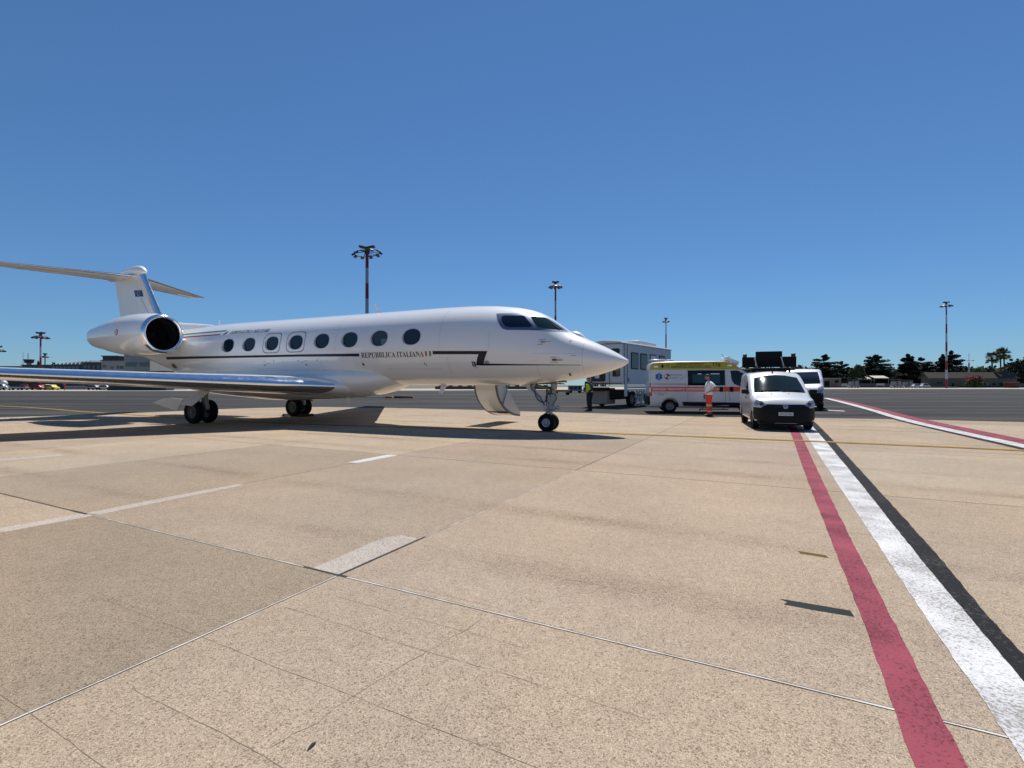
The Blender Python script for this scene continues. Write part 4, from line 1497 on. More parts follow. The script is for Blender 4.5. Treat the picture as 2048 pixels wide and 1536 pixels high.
for k in range(5):
    t = (k + 0.7) / 5.2
    i = int(t * 14)
    y, z = inner[i]
    stp = MB()
    stp.box(((x0_ + x1_) / 2, y + 0.16, z + 0.06), (0.74, 0.24, 0.025))
    stp.build('stair_tread', mat('tread_grey', (0.12, 0.12, 0.12), 0.6), adoor)
rl = MB()
rl.tube([(x1_ + 0.06, 2.15, 1.50), (x1_ + 0.03, 1.72, 0.74)], 0.022, 8)
rl.build('door_strut', mat('strut_blue_grey', (0.10, 0.16, 0.28), 0.3, metal=0.6), adoor, smooth=40)
# doorway rim bits under the sill
sl = MB()
for k in range(4):
    sl.box((-2.2 + 0.33 * k, 1.0, 1.43), (0.24, 0.05, 0.05))
sl.build('sill_fittings', mat('sill_dark', (0.03, 0.03, 0.03), 0.6), JET)

# wheel chocks at the far main gear
CHK = mat('chock_red_rubber', (0.035, 0.008, 0.007), 0.8, var=0.2, vscale=10)
for (lx, ly, ly_w, lab) in ((-13.42, 2.27, 0.8, 'dark red rubber wheel chock behind the far main wheels of the jet'), (-12.38, 2.20, 0.8, 'dark red rubber wheel chock ahead of the far main wheels of the jet')):
    ck = MB()
    ck.prism([(-0.10, 0), (0.10, 0), (0.04, 0.11), (-0.04, 0.11)], -ly_w / 2, ly_w / 2, 'y')
    o = ck.build('wheel_chock', CHK, None, bevel=0.012)
    p = JET.matrix_basis @ Vector((lx, ly, 0.003))
    o.location = p
    o.rotation_euler = (0, 0, radians(-24))
    tag(o, lab, 'chock', 'wheel chocks under the jet')
# ---------------------------------------------------------------- vehicles
VANW = mat('van_white_paint', (0.58, 0.59, 0.60), 0.35, coat=0.8, var=0.03, vscale=2)
AMBW = mat('ambulance_white_paint', (0.62, 0.62, 0.62), 0.35, coat=0.6, var=0.04, vscale=2)
BLKP = mat('black_plastic', (0.006, 0.006, 0.0065), 0.6, var=0.2, vscale=8, spec=0.25)
GLS = mat('vehicle_glass', (0.008, 0.011, 0.012), 0.03, spec=0.4)
GLSG = mat('tinted_green_glass', (0.018, 0.060, 0.058), 0.04, spec=0.4)
UNDER = mat('underbody_black', (0.008, 0.008, 0.008), 0.9)
SEAM = mat('door_seam', (0.10, 0.10, 0.10), 0.6)
RIMS = mat('steel_wheel', (0.20, 0.20, 0.21), 0.45, metal=0.6)
CHR = mat('chrome_trim', (0.75, 0.76, 0.78), 0.12, metal=1.0)
LENS = mat('headlamp_lens', (0.30, 0.31, 0.32), 0.15, metal=0.2, coat=0.5, var=0.6, vscale=9)
REDL = mat('tail_lamp_red', (0.45, 0.01, 0.015), 0.2, coat=1.0)
SIGW = mat('lamp_white', (0.9, 0.9, 0.88), 0.3)
REFR = mat('reflective_orange_red', (0.74, 0.07, 0.006), 0.5)
REFY = mat('reflective_yellow', (0.42, 0.38, 0.02), 0.5, var=0.12, vscale=3)
DRED = mat('dark_red_trim', (0.20, 0.02, 0.02), 0.5)
STARB = mat('emblem_blue', (0.01, 0.09, 0.36), 0.4)
TXTW = mat('white_lettering', (0.85, 0.82, 0.78), 0.5)
PLT = mat('number_plate', (0.62, 0.62, 0.58), 0.5)
SEAT = mat('seat_grey', (0.10, 0.10, 0.11), 0.8)


def van_section(x, zb, zt, w, tum, belt, rc, crown=0.03, n_side=9, n_c=5, n_r=7):
    """half outline from bottom centre over the right side to the roof centre, mirrored"""
    H_ = zt - zb
    rc = min(rc, H_ * 0.45, w * 0.45)
    pts = [(0.0, zb), (w * 0.80, zb), (w * 0.95, zb + min(0.05, H_ * 0.1))]

    def hw(z):
        f = max(0.0, (z - belt) / max(0.05, 2.6 - belt))
        lowf = max(0.0, (belt - z) / max(0.05, belt))
        return w * (1 - tum * f ** 1.35 - 0.025 * lowf ** 2)
    zs0, zs1 = zb + min(0.12, H_ * 0.2), zt - rc
    for k in range(n_side):
        z = zs0 + (zs1 - zs0) * k / (n_side - 1)
        pts.append((hw(z), z))
    wt = hw(zs1)
    for k in range(1, n_c + 1):
        a = pi / 2 * k / n_c
        pts.append((wt - rc + rc * cos(a) , zs1 + rc * sin(a)))
    wi = wt - rc
    for k in range(1, n_r):
        f = k / n_r
        pts.append((wi * (1 - f), zt + crown * (1 - (1 - f) ** 2) * min(1, w)))
    pts.append((0.0, zt + crown * min(1, w)))
    right = [(x, -p[0], p[1]) for p in pts]
    left = [(x, p[0], p[1]) for p in reversed(pts[1:-1])]
    return right + left


def van_body(name, prof_top, prof_w, zb, tum, belt, rc, m, parent, wheels, wr, step=0.06, bot=None, crown=None):
    """loft; wheels = axle x positions; arches carved"""
    x0, x1 = prof_top[0][0], prof_top[-1][0]
    secs = []
    n = int((x1 - x0) / step)
    for k in range(n + 1):
        x = x0 + (x1 - x0) * k / n
        secs.append(van_section(x, interp(bot, x) if bot else zb, interp(prof_top, x), interp(prof_w, x), tum, belt, rc, interp(crown, x) if crown else 0.03))
    mb = MB()
    mb.loft(secs)
    o = mb.build(name, m, parent, smooth=40)
    cuts = []
    wmax = max(p[1] for p in prof_w)
    for ax, az in wheels:
        for sd in (-1, 1):
            c = MB()
            c.tube([(ax, sd * (wmax - 0.28), az), (ax, sd * (wmax + 0.2), az)], wr, 28)
            cuts.append(c.build('cutter', None, parent))
    carve(o, cuts)
    shade(o.data, 38)
    return o


def caster(o, d):
    T = bvh_of(o)
    d = Vector(d)

    def mk(mapf):
        def cast(a, b):
            p = mapf(a, b)
            h = T.ray_cast(p - d * 12, d)
            if h[0] is None:
                return None
            return h[0], (h[1] if h[1].dot(d) < 0 else -h[1])
        return cast
    return mk


def road_wheel(parent, c, R, w, rim_r, mr=None):
    t = wheel('wheel', parent, c, R, w, rim_r, hub=0.05, mrim=mr or RIMS)
    return t


def rect(x0, z0, x1, z1, r=0.0, n=4):
    if r <= 0:
        return [(x0, z0), (x1, z0), (x1, z1), (x0, z1)]
    out = []
    for (cx, cz, a0) in ((x1 - r, z0 + r, -90), (x1 - r, z1 - r, 0), (x0 + r, z1 - r, 90), (x0 + r, z0 + r, 180)):
        for k in range(n + 1):
            a = radians(a0 + 90 * k / n)
            out.append((cx + r * cos(a), cz + r * sin(a)))
    return out


# ---- ambulance: local origin at the rear axle on the ground, x forward; its right side faces the camera
DUC_TOP = [(-1.03, 2.10), (-1.0, 2.42), (-0.90, 2.55), (-0.6, 2.60), (0.5, 2.62), (2.6, 2.62), (2.95, 2.56), (3.2, 2.40), (3.98, 1.76), (4.22, 1.53), (4.40, 1.42), (4.70, 1.25), (4.88, 1.05), (4.95, 0.85), (4.98, 0.55)]
DUC_W = [(-1.03, 0.94), (-0.98, 0.99), (-0.8, 1.02), (4.0, 1.02), (4.4, 1.0), (4.7, 0.95), (4.9, 0.85), (4.98, 0.72)]


def ducato(root, top, m, zb=0.34, low=0.0):
    prof = [(x, z - low if z > 2.0 else z) for x, z in top]
    body = van_body('body', prof, DUC_W, zb, 0.13, 1.15, 0.16, m, root, ((0.0, 0.36), (4.035, 0.36)), 0.43)
    ub = MB()
    ub.box((1.95, 0, 0.40), (5.6, 1.66, 0.22))
    ub.build('underbody', UNDER, root)
    for ax in (0.0, 4.035):
        for sd in (-1, 1):
            road_wheel(root, (ax, sd * 0.88, 0.345), 0.345, 0.225, 0.205)
    return body


AMB_O = Vector((8.18, 26.07, 0.004))
AMB = empty('ambulance', AMB_O, radians(-10), 'white high roof ambulance with yellow band, orange stripe and side lettering', 'ambulance')
ab = ducato(AMB, DUC_TOP, AMBW, 0.27)
ac = caster(ab, (0, 1, 0))(lambda a, b: Vector((a, 0, b)))
KA = 39.4


def q(px, py):
    """millimetre-free sketch coordinates of the side elevation"""
    return ((px - 1340) / KA, 1.42 + (770 - py) / KA)


def Q(*pts):
    return [q(*p) for p in pts]


patch('yellow_band', Q((1299, 739.5), (1484, 739.5), (1470, 730), (1458, 725.5), (1440, 724.5), (1310, 725), (1303, 730)), ac, REFY, AMB, 0.05, 0.005)
patch('dark_red_trim', Q((1306, 726), (1310, 724.6), (1445, 723.8), (1456, 725), (1497, 752), (1497, 756), (1455, 726.6), (1440, 725.4), (1312, 726.2)), ac, DRED, AMB, 0.04, 0.009)
for (x0, y0, x1, y1) in ((1309, 735, 1317.5, 731.5), (1449, 733.5, 1457, 730.5)):
    a, b = q(x0, y0), q(x1, y1)
    h = ac((a[0] + b[0]) / 2, (a[1] + b[1]) / 2)
    lb = MB()
    lb.box(h[0] + Vector((0, -0.01, 0)), (b[0] - a[0], 0.05, b[1] - a[1]))
    lb.build('marker_lamp', SIGW, AMB, bevel=0.015)


def qtext(name, s, x0, yb, x1, yt, m, style=None, slant=0.0):
    a, b = q(x0, yb), q(x1, yb)
    h = (yb - yt) / KA
    return lettering(name, s, (a[0], a[1], b[0], b[1], h), ac, m, AMB, style, 0.009, slant)


INKB = mat('ambulance_black_ink', (0.012, 0.012, 0.012), 0.5)
qtext('upper_lettering', 'AZIENDA REGIONALE', 1353, 730.3, 1404.5, 726.6, INKB, SANSB)
qtext('upper_lettering', 'EMERGENZA SANITARIA LAZIO', 1343, 736, 1418.5, 731.6, INKB, SANSB)
qtext('number_lettering', '118', 1421, 734.4, 1436, 727.2, INKB, SANSB)
qtext('small_lettering', 'ARES', 1332, 731.5, 1340, 729, INKB)
qtext('small_lettering', '118', 1332.5, 735.2, 1339, 732.6, INKB)
cx, cz = q(1326, 732.3)
for (w, h) in ((0.20, 0.065), (0.065, 0.20)):
    patch('cross_emblem', rect(cx - w / 2, cz - h / 2, cx + w / 2, cz + h / 2), ac, NAVY, AMB, 0.1, 0.009 if w > h else 0.011)
sx, sz = q(1318.8, 753.5)
for k in range(3):
    a = radians(60 * k)
    hw, hl = 0.062, 0.175
    pl = [(-hl, -hw), (hl, -hw), (hl, hw), (-hl, hw)]
    patch('star_emblem', [(sx + p[0] * sin(a) + p[1] * cos(a), sz + p[0] * cos(a) - p[1] * sin(a)) for p in pl], ac, STARB, AMB, 0.08, 0.006 + 0.002 * k)
patch('star_staff', rect(sx - 0.012, sz - 0.12, sx + 0.012, sz + 0.12), ac, TXTW, AMB, 0.08, 0.013)
ex, ez = q(1335.2, 753.6)
patch('round_emblem', ellipse(ex, ez, 0.15, 0.15, 20), ac, mat('emblem_grey', (0.20, 0.16, 0.17), 0.5), AMB, 0.08, 0.006)
for (a0, mm) in ((20, REDL), (110, TXTW), (200, REDL), (290, TXTW)):
    pts = [(ex + 0.02 * cos(radians(a0 + 45)), ez + 0.02 * sin(radians(a0 + 45)))] + [(ex + 0.12 * cos(radians(a0 + t)), ez + 0.12 * sin(radians(a0 + t))) for t in (12, 34, 56, 78)]
    patch('emblem_sector', pts, ac, mm, AMB, 0.08, 0.010)
GREYT = mat('grey_lettering', (0.22, 0.22, 0.23), 0.5)
qtext('region_lettering', 'REGIONE', 1342, 752, 1363, 748.2, GREYT)
qtext('region_lettering', 'LAZIO', 1342, 758, 1355.5, 754.2, GREYT)
patch('swoosh_line', Q((1357, 757.6), (1364, 757), (1369, 752), (1371.5, 748.6), (1371.9, 748.8), (1369.6, 752.4), (1364.4, 757.6), (1357, 758)), ac, GREYT, AMB, 0.05, 0.006)
patch('slide_rail', Q((1302, 768.8), (1372, 769.2), (1372, 768), (1302, 767.6)), ac, mat('rail_brown', (0.18, 0.10, 0.08), 0.5), AMB, 0.2, 0.006)
patch('rail_end', rect(*q(1300.5, 769.6), *q(1303.5, 766.8)), ac, BLKP, AMB, 0.2, 0.01)
patch('window_panel', rect(*q(1374, 771), *q(1443.5, 741)), ac, mat('black_glass_panel', (0.006, 0.006, 0.007), 0.08, spec=0.3), AMB, 0.15, 0.006)
patch('window_pane', rect(*q(1383, 767), *q(1408.4, 748.5)), ac, GLSG, AMB, 0.12, 0.011)
patch('window_pane', rect(*q(1409.8, 767), *q(1434.5, 748.5)), ac, GLSG, AMB, 0.12, 0.011)
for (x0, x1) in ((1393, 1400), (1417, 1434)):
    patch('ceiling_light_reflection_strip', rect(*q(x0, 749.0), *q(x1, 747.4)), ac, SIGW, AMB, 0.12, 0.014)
patch('orange_stripe', rect(-0.87, q(0, 783)[1], *q(1493, 773.6)), ac, REFR, AMB, 0.1, 0.005)
qtext('stripe_lettering', 'SERVIZIO TRASPORTO EMERGENZA NEONATALE', 1307, 780.9, 1441, 775.9, TXTW, SANSB)
for (x0, x1, y0) in ((1309, 1314, 786.2), (1315.5, 1323, 786.4), (1325, 1327.5, 786.2), (1329, 1334, 786.2), (1315, 1319, 789.4), (1320, 1329, 789.3)):
    a, b = q(x0, y0 + 0.8), q(x1, y0 - 0.8)
    patch('small_print', [(a[0], a[1]), (b[0], a[1] + 0.004), (b[0] - 0.01, b[1]), (a[0] + 0.02, b[1] - 0.006)], ac, GREYT, AMB, 0.1, 0.006)
kx, kz = q(1407.5, 793.5)
patch('crescent_logo', [(kx + 0.11 * cos(radians(t)), kz + 0.11 * sin(radians(t))) for t in range(70, 300, 15)] + [(kx + 0.04 + 0.085 * cos(radians(t)), kz + 0.085 * sin(radians(t))) for t in range(285, 70, -15)], ac, INKB, AMB, 0.08, 0.006)
qtext('logo_lettering', 'C Y', 1401, 800, 1409, 797.6, GREYT)
patch('side_moulding', Q((1363, 803.5), (1475, 804.5), (1473.5, 813.5), (1366, 811)), ac, BLKP, AMB, 0.15, 0.02)
patch('tail_lamp', [(-1.02, 0.84), (-0.885, 0.84), (-0.88, 1.28), (-0.99, 1.48), (-1.02, 1.45)], ac, REDL, AMB, 0.04, 0.012)
patch('reversing_lamp', [(-1.0, 1.05), (-0.94, 1.05), (-0.94, 1.28), (-1.0, 1.28)], ac, SIGW, AMB, 0.04, 0.016)
patch('cab_window', Q((1454, 742), (1467, 741.5), (1480, 749), (1495, 766), (1495, 772.5), (1471, 772.5), (1460, 768), (1456, 760)), ac, GLS, AMB, 0.1, 0.007)
for xx in (1433, 1452):
    patch('door_handle', rect(*q(xx, 783.6), *q(xx + 7, 773.6), 0.04), ac, BLKP, AMB, 0.1, 0.02)
for pl in (Q((1373.7, 771), (1374.2, 771), (1374.2, 803), (1373.7, 803)), Q((1373.7, 741), (1374.2, 741), (1374.2, 724), (1373.7, 724)), Q((1443.8, 724), (1444.4, 724), (1444.4, 805), (1443.8, 805)), Q((1450, 783), (1450.6, 783), (1453.8, 803), (1453.2, 803)), Q((1301.7, 739), (1302.2, 739), (1302.2, 792), (1301.7, 792))):
    patch('door_seam', pl, ac, SEAM, AMB, 0.3, 0.004)
bp = MB()
bp.box((-0.98, 0, 0.62), (0.22, 1.96, 0.44))
bp.box((-0.66, -0.955, 0.62), (0.52, 0.09, 0.46))
bp.box((-0.66, 0.955, 0.62), (0.52, 0.09, 0.46))
bp.build('rear_bumper', BLKP, AMB, bevel=0.03)
st = MB()
st.box((2.1, -0.98, 0.20), (1.35, 0.22, 0.035))
st.tube([(1.5, -0.9, 0.22), (1.42, -0.98, 0.13)], 0.025, 6)
st.tube([(1.6, -0.9, 0.20), (1.6, -0.7, 0.36)], 0.02, 6)
st.tube([(2.6, -0.9, 0.20), (2.6, -0.7, 0.36)], 0.02, 6)
st.build('side_step', BLKP, AMB)
rf = MB()
rf.box((-0.55, 0, 2.70), (0.75, 1.30, 0.09))
rf.build('rear_roof_spoiler', AMBW, AMB, bevel=0.035)
rf = MB()
rf.box((0.1, 0.0, 2.69), (0.4, 0.5, 0.10))
rf.build('roof_hatch', AMBW, AMB, bevel=0.03)
rf = MB()
rf.box((3.15, 0.25, 2.66), (0.72, 1.0, 0.22), Matrix.Rotation(radians(24), 3, 'Y'))
lbr = rf.build('roof_light_bar', mat('light_bar_white', (0.6, 0.62, 0.64), 0.4), AMB, bevel=0.05)
rf = MB()
rf.tube([(3.02, 0.0, 2.72), (3.02, 0.0, 2.87)], 0.10, 14)
rf.tube([(3.32, 0.3, 2.60), (3.32, 0.3, 2.74)], 0.09, 14)
rf.build('beacon', mat('beacon_dark_blue', (0.01, 0.02, 0.06), 0.15, coat=1), lbr, smooth=40)
an = MB()
an.tube([(2.92, -0.1, 2.62), (2.68, -0.1, 3.02)], 0.012, 5)
an.build('whip_antenna', BLKP, AMB)
wsm = caster(ab, Vector((-1, 0, 0)))(lambda a, b: Vector((0, a, b)))
patch('windshield', [(-0.80, 1.58), (0.80, 1.58), (0.74, 2.34), (-0.74, 2.34)], wsm, GLS, AMB, 0.15, 0.008)
for sd in (-1, 1):
    patch('headlamp', [(sd * 0.62, 0.98), (sd * 0.90, 1.05), (sd * 0.92, 1.32), (sd * 0.78, 1.25)], wsm, LENS, AMB, 0.1, 0.01)
mir = MB()
mir.box((3.9, -1.16, 1.55), (0.14, 0.22, 0.34))
mir.build('door_mirror', BLKP, AMB, bevel=0.04)
pt = MB()
pt.box((3.1, -0.35, 1.45), (0.18, 0.42, 0.75))
pt.build('seat_back', SEAT, AMB)

# ---- small white van facing the camera; origin under the front axle, x forward
DOK_H = Vector((-0.326, -0.945, 0)).normalized()
DOK = empty('compact_van', (8.66, 15.95, 0.004), atan2(DOK_H.y, DOK_H.x), 'white compact van facing the camera, dark sign board on its roof', 'van')
DT = [(-3.55, 1.15), (-3.53, 1.55), (-3.45, 1.76), (-3.2, 1.85), (-2.2, 1.87), (-1.5, 1.82), (-1.20, 1.72), (-1.05, 1.645), (-0.66, 1.41), (-0.28, 1.18), (-0.12, 1.09), (0.0, 1.06), (0.28, 1.005), (0.52, 0.955), (0.66, 0.86), (0.74, 0.76), (0.80, 0.62), (0.82, 0.45)]
DW = [(-3.55, 0.80), (-3.5, 0.85), (-3.2, 0.885), (-0.9, 0.885), (-0.2, 0.885), (0.2, 0.88), (0.45, 0.84), (0.62, 0.76), (0.74, 0.64), (0.80, 0.50), (0.82, 0.36)]
db_ = van_body('body', DT, DW, 0.235, 0.22, 0.98, 0.13, VANW, DOK, ((0.0, 0.32), (-2.81, 0.32)), 0.375, 0.045, None, [(-3.55, 0.03), (-1.9, 0.05), (-1.2, 0.11), (-0.7, 0.135), (-0.15, 0.12), (0.3, 0.07), (0.6, 0.04), (0.82, 0.02)])
dcs = caster(db_, (-1, 0, 0))(lambda a, b: Vector((0, a, b)))
dcr = caster(db_, (0, 1, 0))(lambda a, b: Vector((a, 0, b)))
dcl = caster(db_, (0, -1, 0))(lambda a, b: Vector((a, 0, b)))
dct = caster(db_, (0, 0, -1))(lambda a, b: Vector((a, b, 0)))
# bumper: a shell just proud of the nose
patch('bumper', [(-0.82, 0.245), (0.82, 0.245), (0.845, 0.55), (0.835, 0.715), (0.66, 0.70), (0.56, 0.80), (0.40, 0.805), (0, 0.795), (-0.40, 0.805), (-0.56, 0.80), (-0.66, 0.70), (-0.835, 0.715), (-0.845, 0.55)], dcs, BLKP, DOK, 0.06, 0.022)
for sd in (-1, 1):
    patch('headlamp', [(sd * 0.52, 0.775), (sd * 0.62, 0.735), (sd * 0.79, 0.755), (sd * 0.83, 0.83), (sd * 0.78, 0.93), (sd * 0.64, 0.90)], dcs, LENS, DOK, 0.05, 0.026)
    pl = [(sd * 0.60, 0.79), (sd * 0.68, 0.77), (sd * 0.70, 0.85), (sd * 0.62, 0.86)]
    patch('headlamp_reflector', pl, dcs, mat('lamp_bowl', (0.10, 0.11, 0.13), 0.1, metal=0.7), DOK, 0.05, 0.031)
    patch('fog_lamp_recess', ellipse(sd * 0.62, 0.42, 0.10, 0.055, 14), dcs, UNDER, DOK, 0.05, 0.026)
patch('lower_grille', [(-0.42, 0.31), (0.42, 0.31), (0.48, 0.42), (-0.48, 0.42)], dcs, UNDER, DOK, 0.06, 0.026)
patch('grille_bar', [(-0.50, 0.775), (0.50, 0.775), (0.44, 0.70), (-0.44, 0.70)], dcs, mat('grille_black', (0.008, 0.008, 0.008), 0.35), DOK, 0.06, 0.028)
# badge: a wide shallow cup shape
patch('badge', [(-0.075, 0.775), (0.075, 0.775), (0.07, 0.735), (0.055, 0.70), (0.03, 0.68), (-0.03, 0.68), (-0.055, 0.70), (-0.07, 0.735)], dcs, mat('badge_grey', (0.45, 0.46, 0.47), 0.35, metal=0.3), DOK, 0.03, 0.040)
patch('badge_slot', [(-0.04, 0.748), (0.04, 0.748), (0.035, 0.73), (-0.035, 0.73)], dcs, BLKP, DOK, 0.03, 0.044)
h = dcs(0.0, 0.525)
pb = MB()
pb.box((h[0].x + 0.035, 0, 0.525), (0.012, 0.40, 0.105))
pl_ = pb.build('number_plate', PLT, DOK)
vs, fs = text2d('AM CR 943')
me = bpy.data.meshes.new('plate_lettering')
me.from_pydata([(h[0].x + 0.043, -0.17 + 0.34 * a, 0.49 + 0.07 * b) for a, b in vs], [], fs)
link_mesh('plate_lettering', me, INKB, pl_)
# seen from the front the text must read left to right: local +y is the car's left = image right
patch('windshield', [(-0.75, 1.165), (-0.4, 1.185), (0, 1.195), (0.4, 1.185), (0.75, 1.165), (0.71, 1.42), (0.655, 1.66), (0.3, 1.735), (0, 1.755), (-0.3, 1.735), (-0.655, 1.66), (-0.71, 1.42)], dcs, mat('windshield_clear_dark', (0.009, 0.016, 0.014), 0.05, spec=0.35), DOK, 0.05, 0.006)
for (x0, x1) in ((-0.55, -0.02), (0.08, 0.6)):
    wpr = MB()
    a, b = dcs(x0, 1.20), dcs(x1, 1.225)
    wpr.tube([a[0] + a[1] * 0.025, b[0] + b[1] * 0.025], 0.012, 5)
    wpr.build('wiper', BLKP, DOK)
for xx in (-0.28, 0.22):
    a = dct(0.05, xx)
    nz = MB()
    nz.box(a[0] + Vector((0, 0, 0.006)), (0.03, 0.03, 0.015))
    nz.build('washer_nozzle', BLKP, DOK)
for (cst, sd) in ((dcr, -1), (dcl, 1)):
    patch('side_window', [(-1.35, 1.56), (-1.05, 1.50), (-0.55, 1.19), (-0.48, 1.10), (-1.35, 1.06)], cst, GLS, DOK, 0.1, 0.006)
    patch('door_seam', [(-1.42, 0.42), (-1.41, 0.42), (-1.41, 1.66), (-1.42, 1.66)], cst, SEAM, DOK, 0.2, 0.004)
    patch('door_seam', [(-0.30, 0.42), (-0.29, 0.42), (-0.29, 1.10), (-0.30, 1.10)], cst, SEAM, DOK, 0.2, 0.004)
    patch('sill_trim', [(-2.38, 0.27), (-0.42, 0.27), (-0.42, 0.38), (-2.38, 0.38)], cst, BLKP, DOK, 0.2, 0.01)
    m_ = MB()
    m_.box((-0.42, sd * 1.00, 1.20), (0.10, 0.21, 0.15))
    m_.tube([(-0.44, sd * 0.82, 1.15), (-0.43, sd * 0.93, 1.17)], 0.025, 6)
    m_.build('door_mirror', BLKP, DOK, bevel=0.03)
    hd = MB()
    hh = cst(-1.22, 0.98)
    hd.box(hh[0] + Vector((0, sd * 0.012, 0)), (0.20, 0.03, 0.035))
    hd.build('door_handle', BLKP, DOK, bevel=0.008)
    rp = cst(0.33, 0.93)
    sr_ = MB()
    sr_.box(rp[0] + rp[1] * 0.004, (0.06, 0.008, 0.03))
    sr_.build('side_repeater', mat('amber_lens', (0.4, 0.16, 0.02), 0.2), DOK)
for ax in (0.0, -2.81):
    for sd in (-1, 1):
        road_wheel(DOK, (ax, sd * 0.755, 0.318), 0.318, 0.20, 0.19)
ub = MB()
ub.box((-1.35, 0, 0.30), (4.1, 1.40, 0.24))
ub.build('underbody', UNDER, DOK)
an = MB()
a = dct(-1.28, -0.05)
an.tube([a[0], a[0] + Vector((0.05, 0.0, 0.05))], 0.022, 8)
an.tube([a[0] + Vector((0.05, 0, 0.05)), a[0] + Vector((-0.12, -0.19, 0.52))], [0.010, 0.005], 5)
an.build('whip_antenna', BLKP, DOK)
for yy in (-0.42, -0.14, 0.14, 0.42):
    rbm = MB()
    rbm.tube([dct(-1.65, yy)[0] + Vector((0, 0, 0.002)), dct(-3.1, yy)[0] + Vector((0, 0, 0.002))], 0.012, 6)
    rbm.build('roof_rib', VANW, DOK, smooth=40)
# roof rack and sign board, seen from behind
SIGN = mat('sign_back_black', (0.005, 0.005, 0.006), 0.7, var=0.3, vscale=3, spec=0.2)
SIGP = mat('sign_prop_grey', (0.5, 0.5, 0.5), 0.4, metal=0.3)
rk = MB()
rk.box((-1.95, 0, 1.965), (0.10, 1.55, 0.05))
rk.box((-2.7, 0, 1.965), (0.10, 1.55, 0.05))
rk.box((-2.3, 0, 2.01), (1.0, 1.25, 0.04))
for yy in (-0.6, 0.6):
    rk.box((-1.95, yy, 1.92), (0.06, 0.06, 0.10))
    rk.box((-2.7, yy, 1.92), (0.06, 0.06, 0.10))
rk.build('roof_rack', BLKP, DOK, bevel=0.008)
sb = MB()
sb.box((-2.35, 0.0, 2.36), (0.10, 0.87, 0.58))
sb.build('sign_centre_panel', SIGN, DOK, bevel=0.012)
for yy in (-0.67, 0.67):
    sb = MB()
    sb.box((-2.35, yy, 2.26), (0.09, 0.44, 0.38))
    sb.build('sign_wing_panel', SIGN, DOK, bevel=0.012)
    sb = MB()
    sb.box((-2.35, yy * 1.19, 2.50), (0.14, 0.13, 0.12))
    sb.build('sign_lamp', mat('sign_lamp_dark', (0.02, 0.008, 0.010), 0.4), DOK, bevel=0.02)
for yy in (-0.44, 0.44):
    sb = MB()
    sb.tube([(-2.28, yy - 0.05, 2.44), (-2.22, yy + 0.04, 2.06)], 0.022, 6)
    sb.build('sign_prop', SIGP, DOK)
lp = MB()
lp.box((0.52, 0, 0.225), (0.50, 1.46, 0.09))
lp.build('lower_lip', BLKP, DOK, bevel=0.02)
dash = MB()
dash.box((-0.62, 0.0, 1.16), (0.25, 1.3, 0.05))
dash.build('dashboard', SEAT, DOK)

# ---- second, larger white van behind
V2_H = Vector((-0.50, -0.866, 0)).normalized()
V2R = Vector((V2_H.y, -V2_H.x, 0))
v2_front = Vector((17.35, 27.75, 0)) + V2R * 0.90
V2 = empty('panel_van', v2_front - V2_H * 4.035 + Vector((0, 0, 0.004)), atan2(V2_H.y, V2_H.x), 'white panel van with black bumper parked behind the compact van', 'van')
V2T = [(x, z - 0.28 if z > 2.0 else z) for x, z in DUC_TOP]
vb2 = ducato(V2, V2T, VANW)
v2c = caster(vb2, (-1, 0, 0))(lambda a, b: Vector((0, a, b)))
patch('windshield', [(-0.84, 1.50), (0, 1.46), (0.84, 1.50), (0.80, 1.9), (0.74, 2.17), (-0.74, 2.17), (-0.80, 1.9)], v2c, GLS, V2, 0.12, 0.008)
patch('front_bumper', [(-0.92, 0.36), (0.92, 0.36), (0.95, 0.7), (0.93, 0.98), (0.6, 0.96), (0.45, 1.06), (-0.45, 1.06), (-0.6, 0.96), (-0.93, 0.98), (-0.95, 0.7)], v2c, BLKP, V2, 0.10, 0.03)
for sd in (-1, 1):
    patch('headlamp', [(sd * 0.60, 1.02), (sd * 0.86, 1.00), (sd * 0.95, 1.12), (sd * 0.93, 1.34), (sd * 0.74, 1.26)], v2c, LENS, V2, 0.08, 0.034)
    m_ = MB()
    m_.box((3.85, sd * 1.17, 1.52), (0.16, 0.24, 0.36))
    m_.build('door_mirror', BLKP, V2, bevel=0.04)
    cs = caster(vb2, (0, -sd, 0))(lambda a, b: Vector((a, 0, b)))
    patch('cab_window', [(2.95, 1.35), (3.05, 2.02), (3.3, 2.05), (3.95, 1.55), (3.95, 1.32)], cs, GLS, V2, 0.1, 0.007)
sc_ = MB()
sc_.box((2.9, 0.4, 1.55), (0.2, 0.5, 0.7))
sc_.box((2.9, -0.4, 1.55), (0.2, 0.9, 0.7))
sc_.build('seat_back', SEAT, V2)
an = MB()
an.tube([(2.6, 0, 2.35), (2.55, 0, 2.62)], 0.01, 5)
an.build('whip_antenna', BLKP, V2)

# ---- high-lift medical truck behind the nose: local x runs along the body towards the rear (right, away), y to its left
HL_D = Vector((0.62, 0.785, 0)).normalized()
HL = empty('high_lift_truck', (6.9, 31.0, 0.004), atan2(HL_D.y, HL_D.x), 'tall white high lift passenger truck parked behind the nose of the jet', 'truck')
HLW = mat('truck_white_panel', (0.55, 0.56, 0.57), 0.45, coat=0.3, var=0.05, vscale=1.5)
HLG = mat('truck_grey_panel', (0.46, 0.48, 0.51), 0.5, var=0.05, vscale=1.5)
HLB = mat('truck_beige_panel', (0.30, 0.26, 0.21), 0.6, var=0.1, vscale=2)
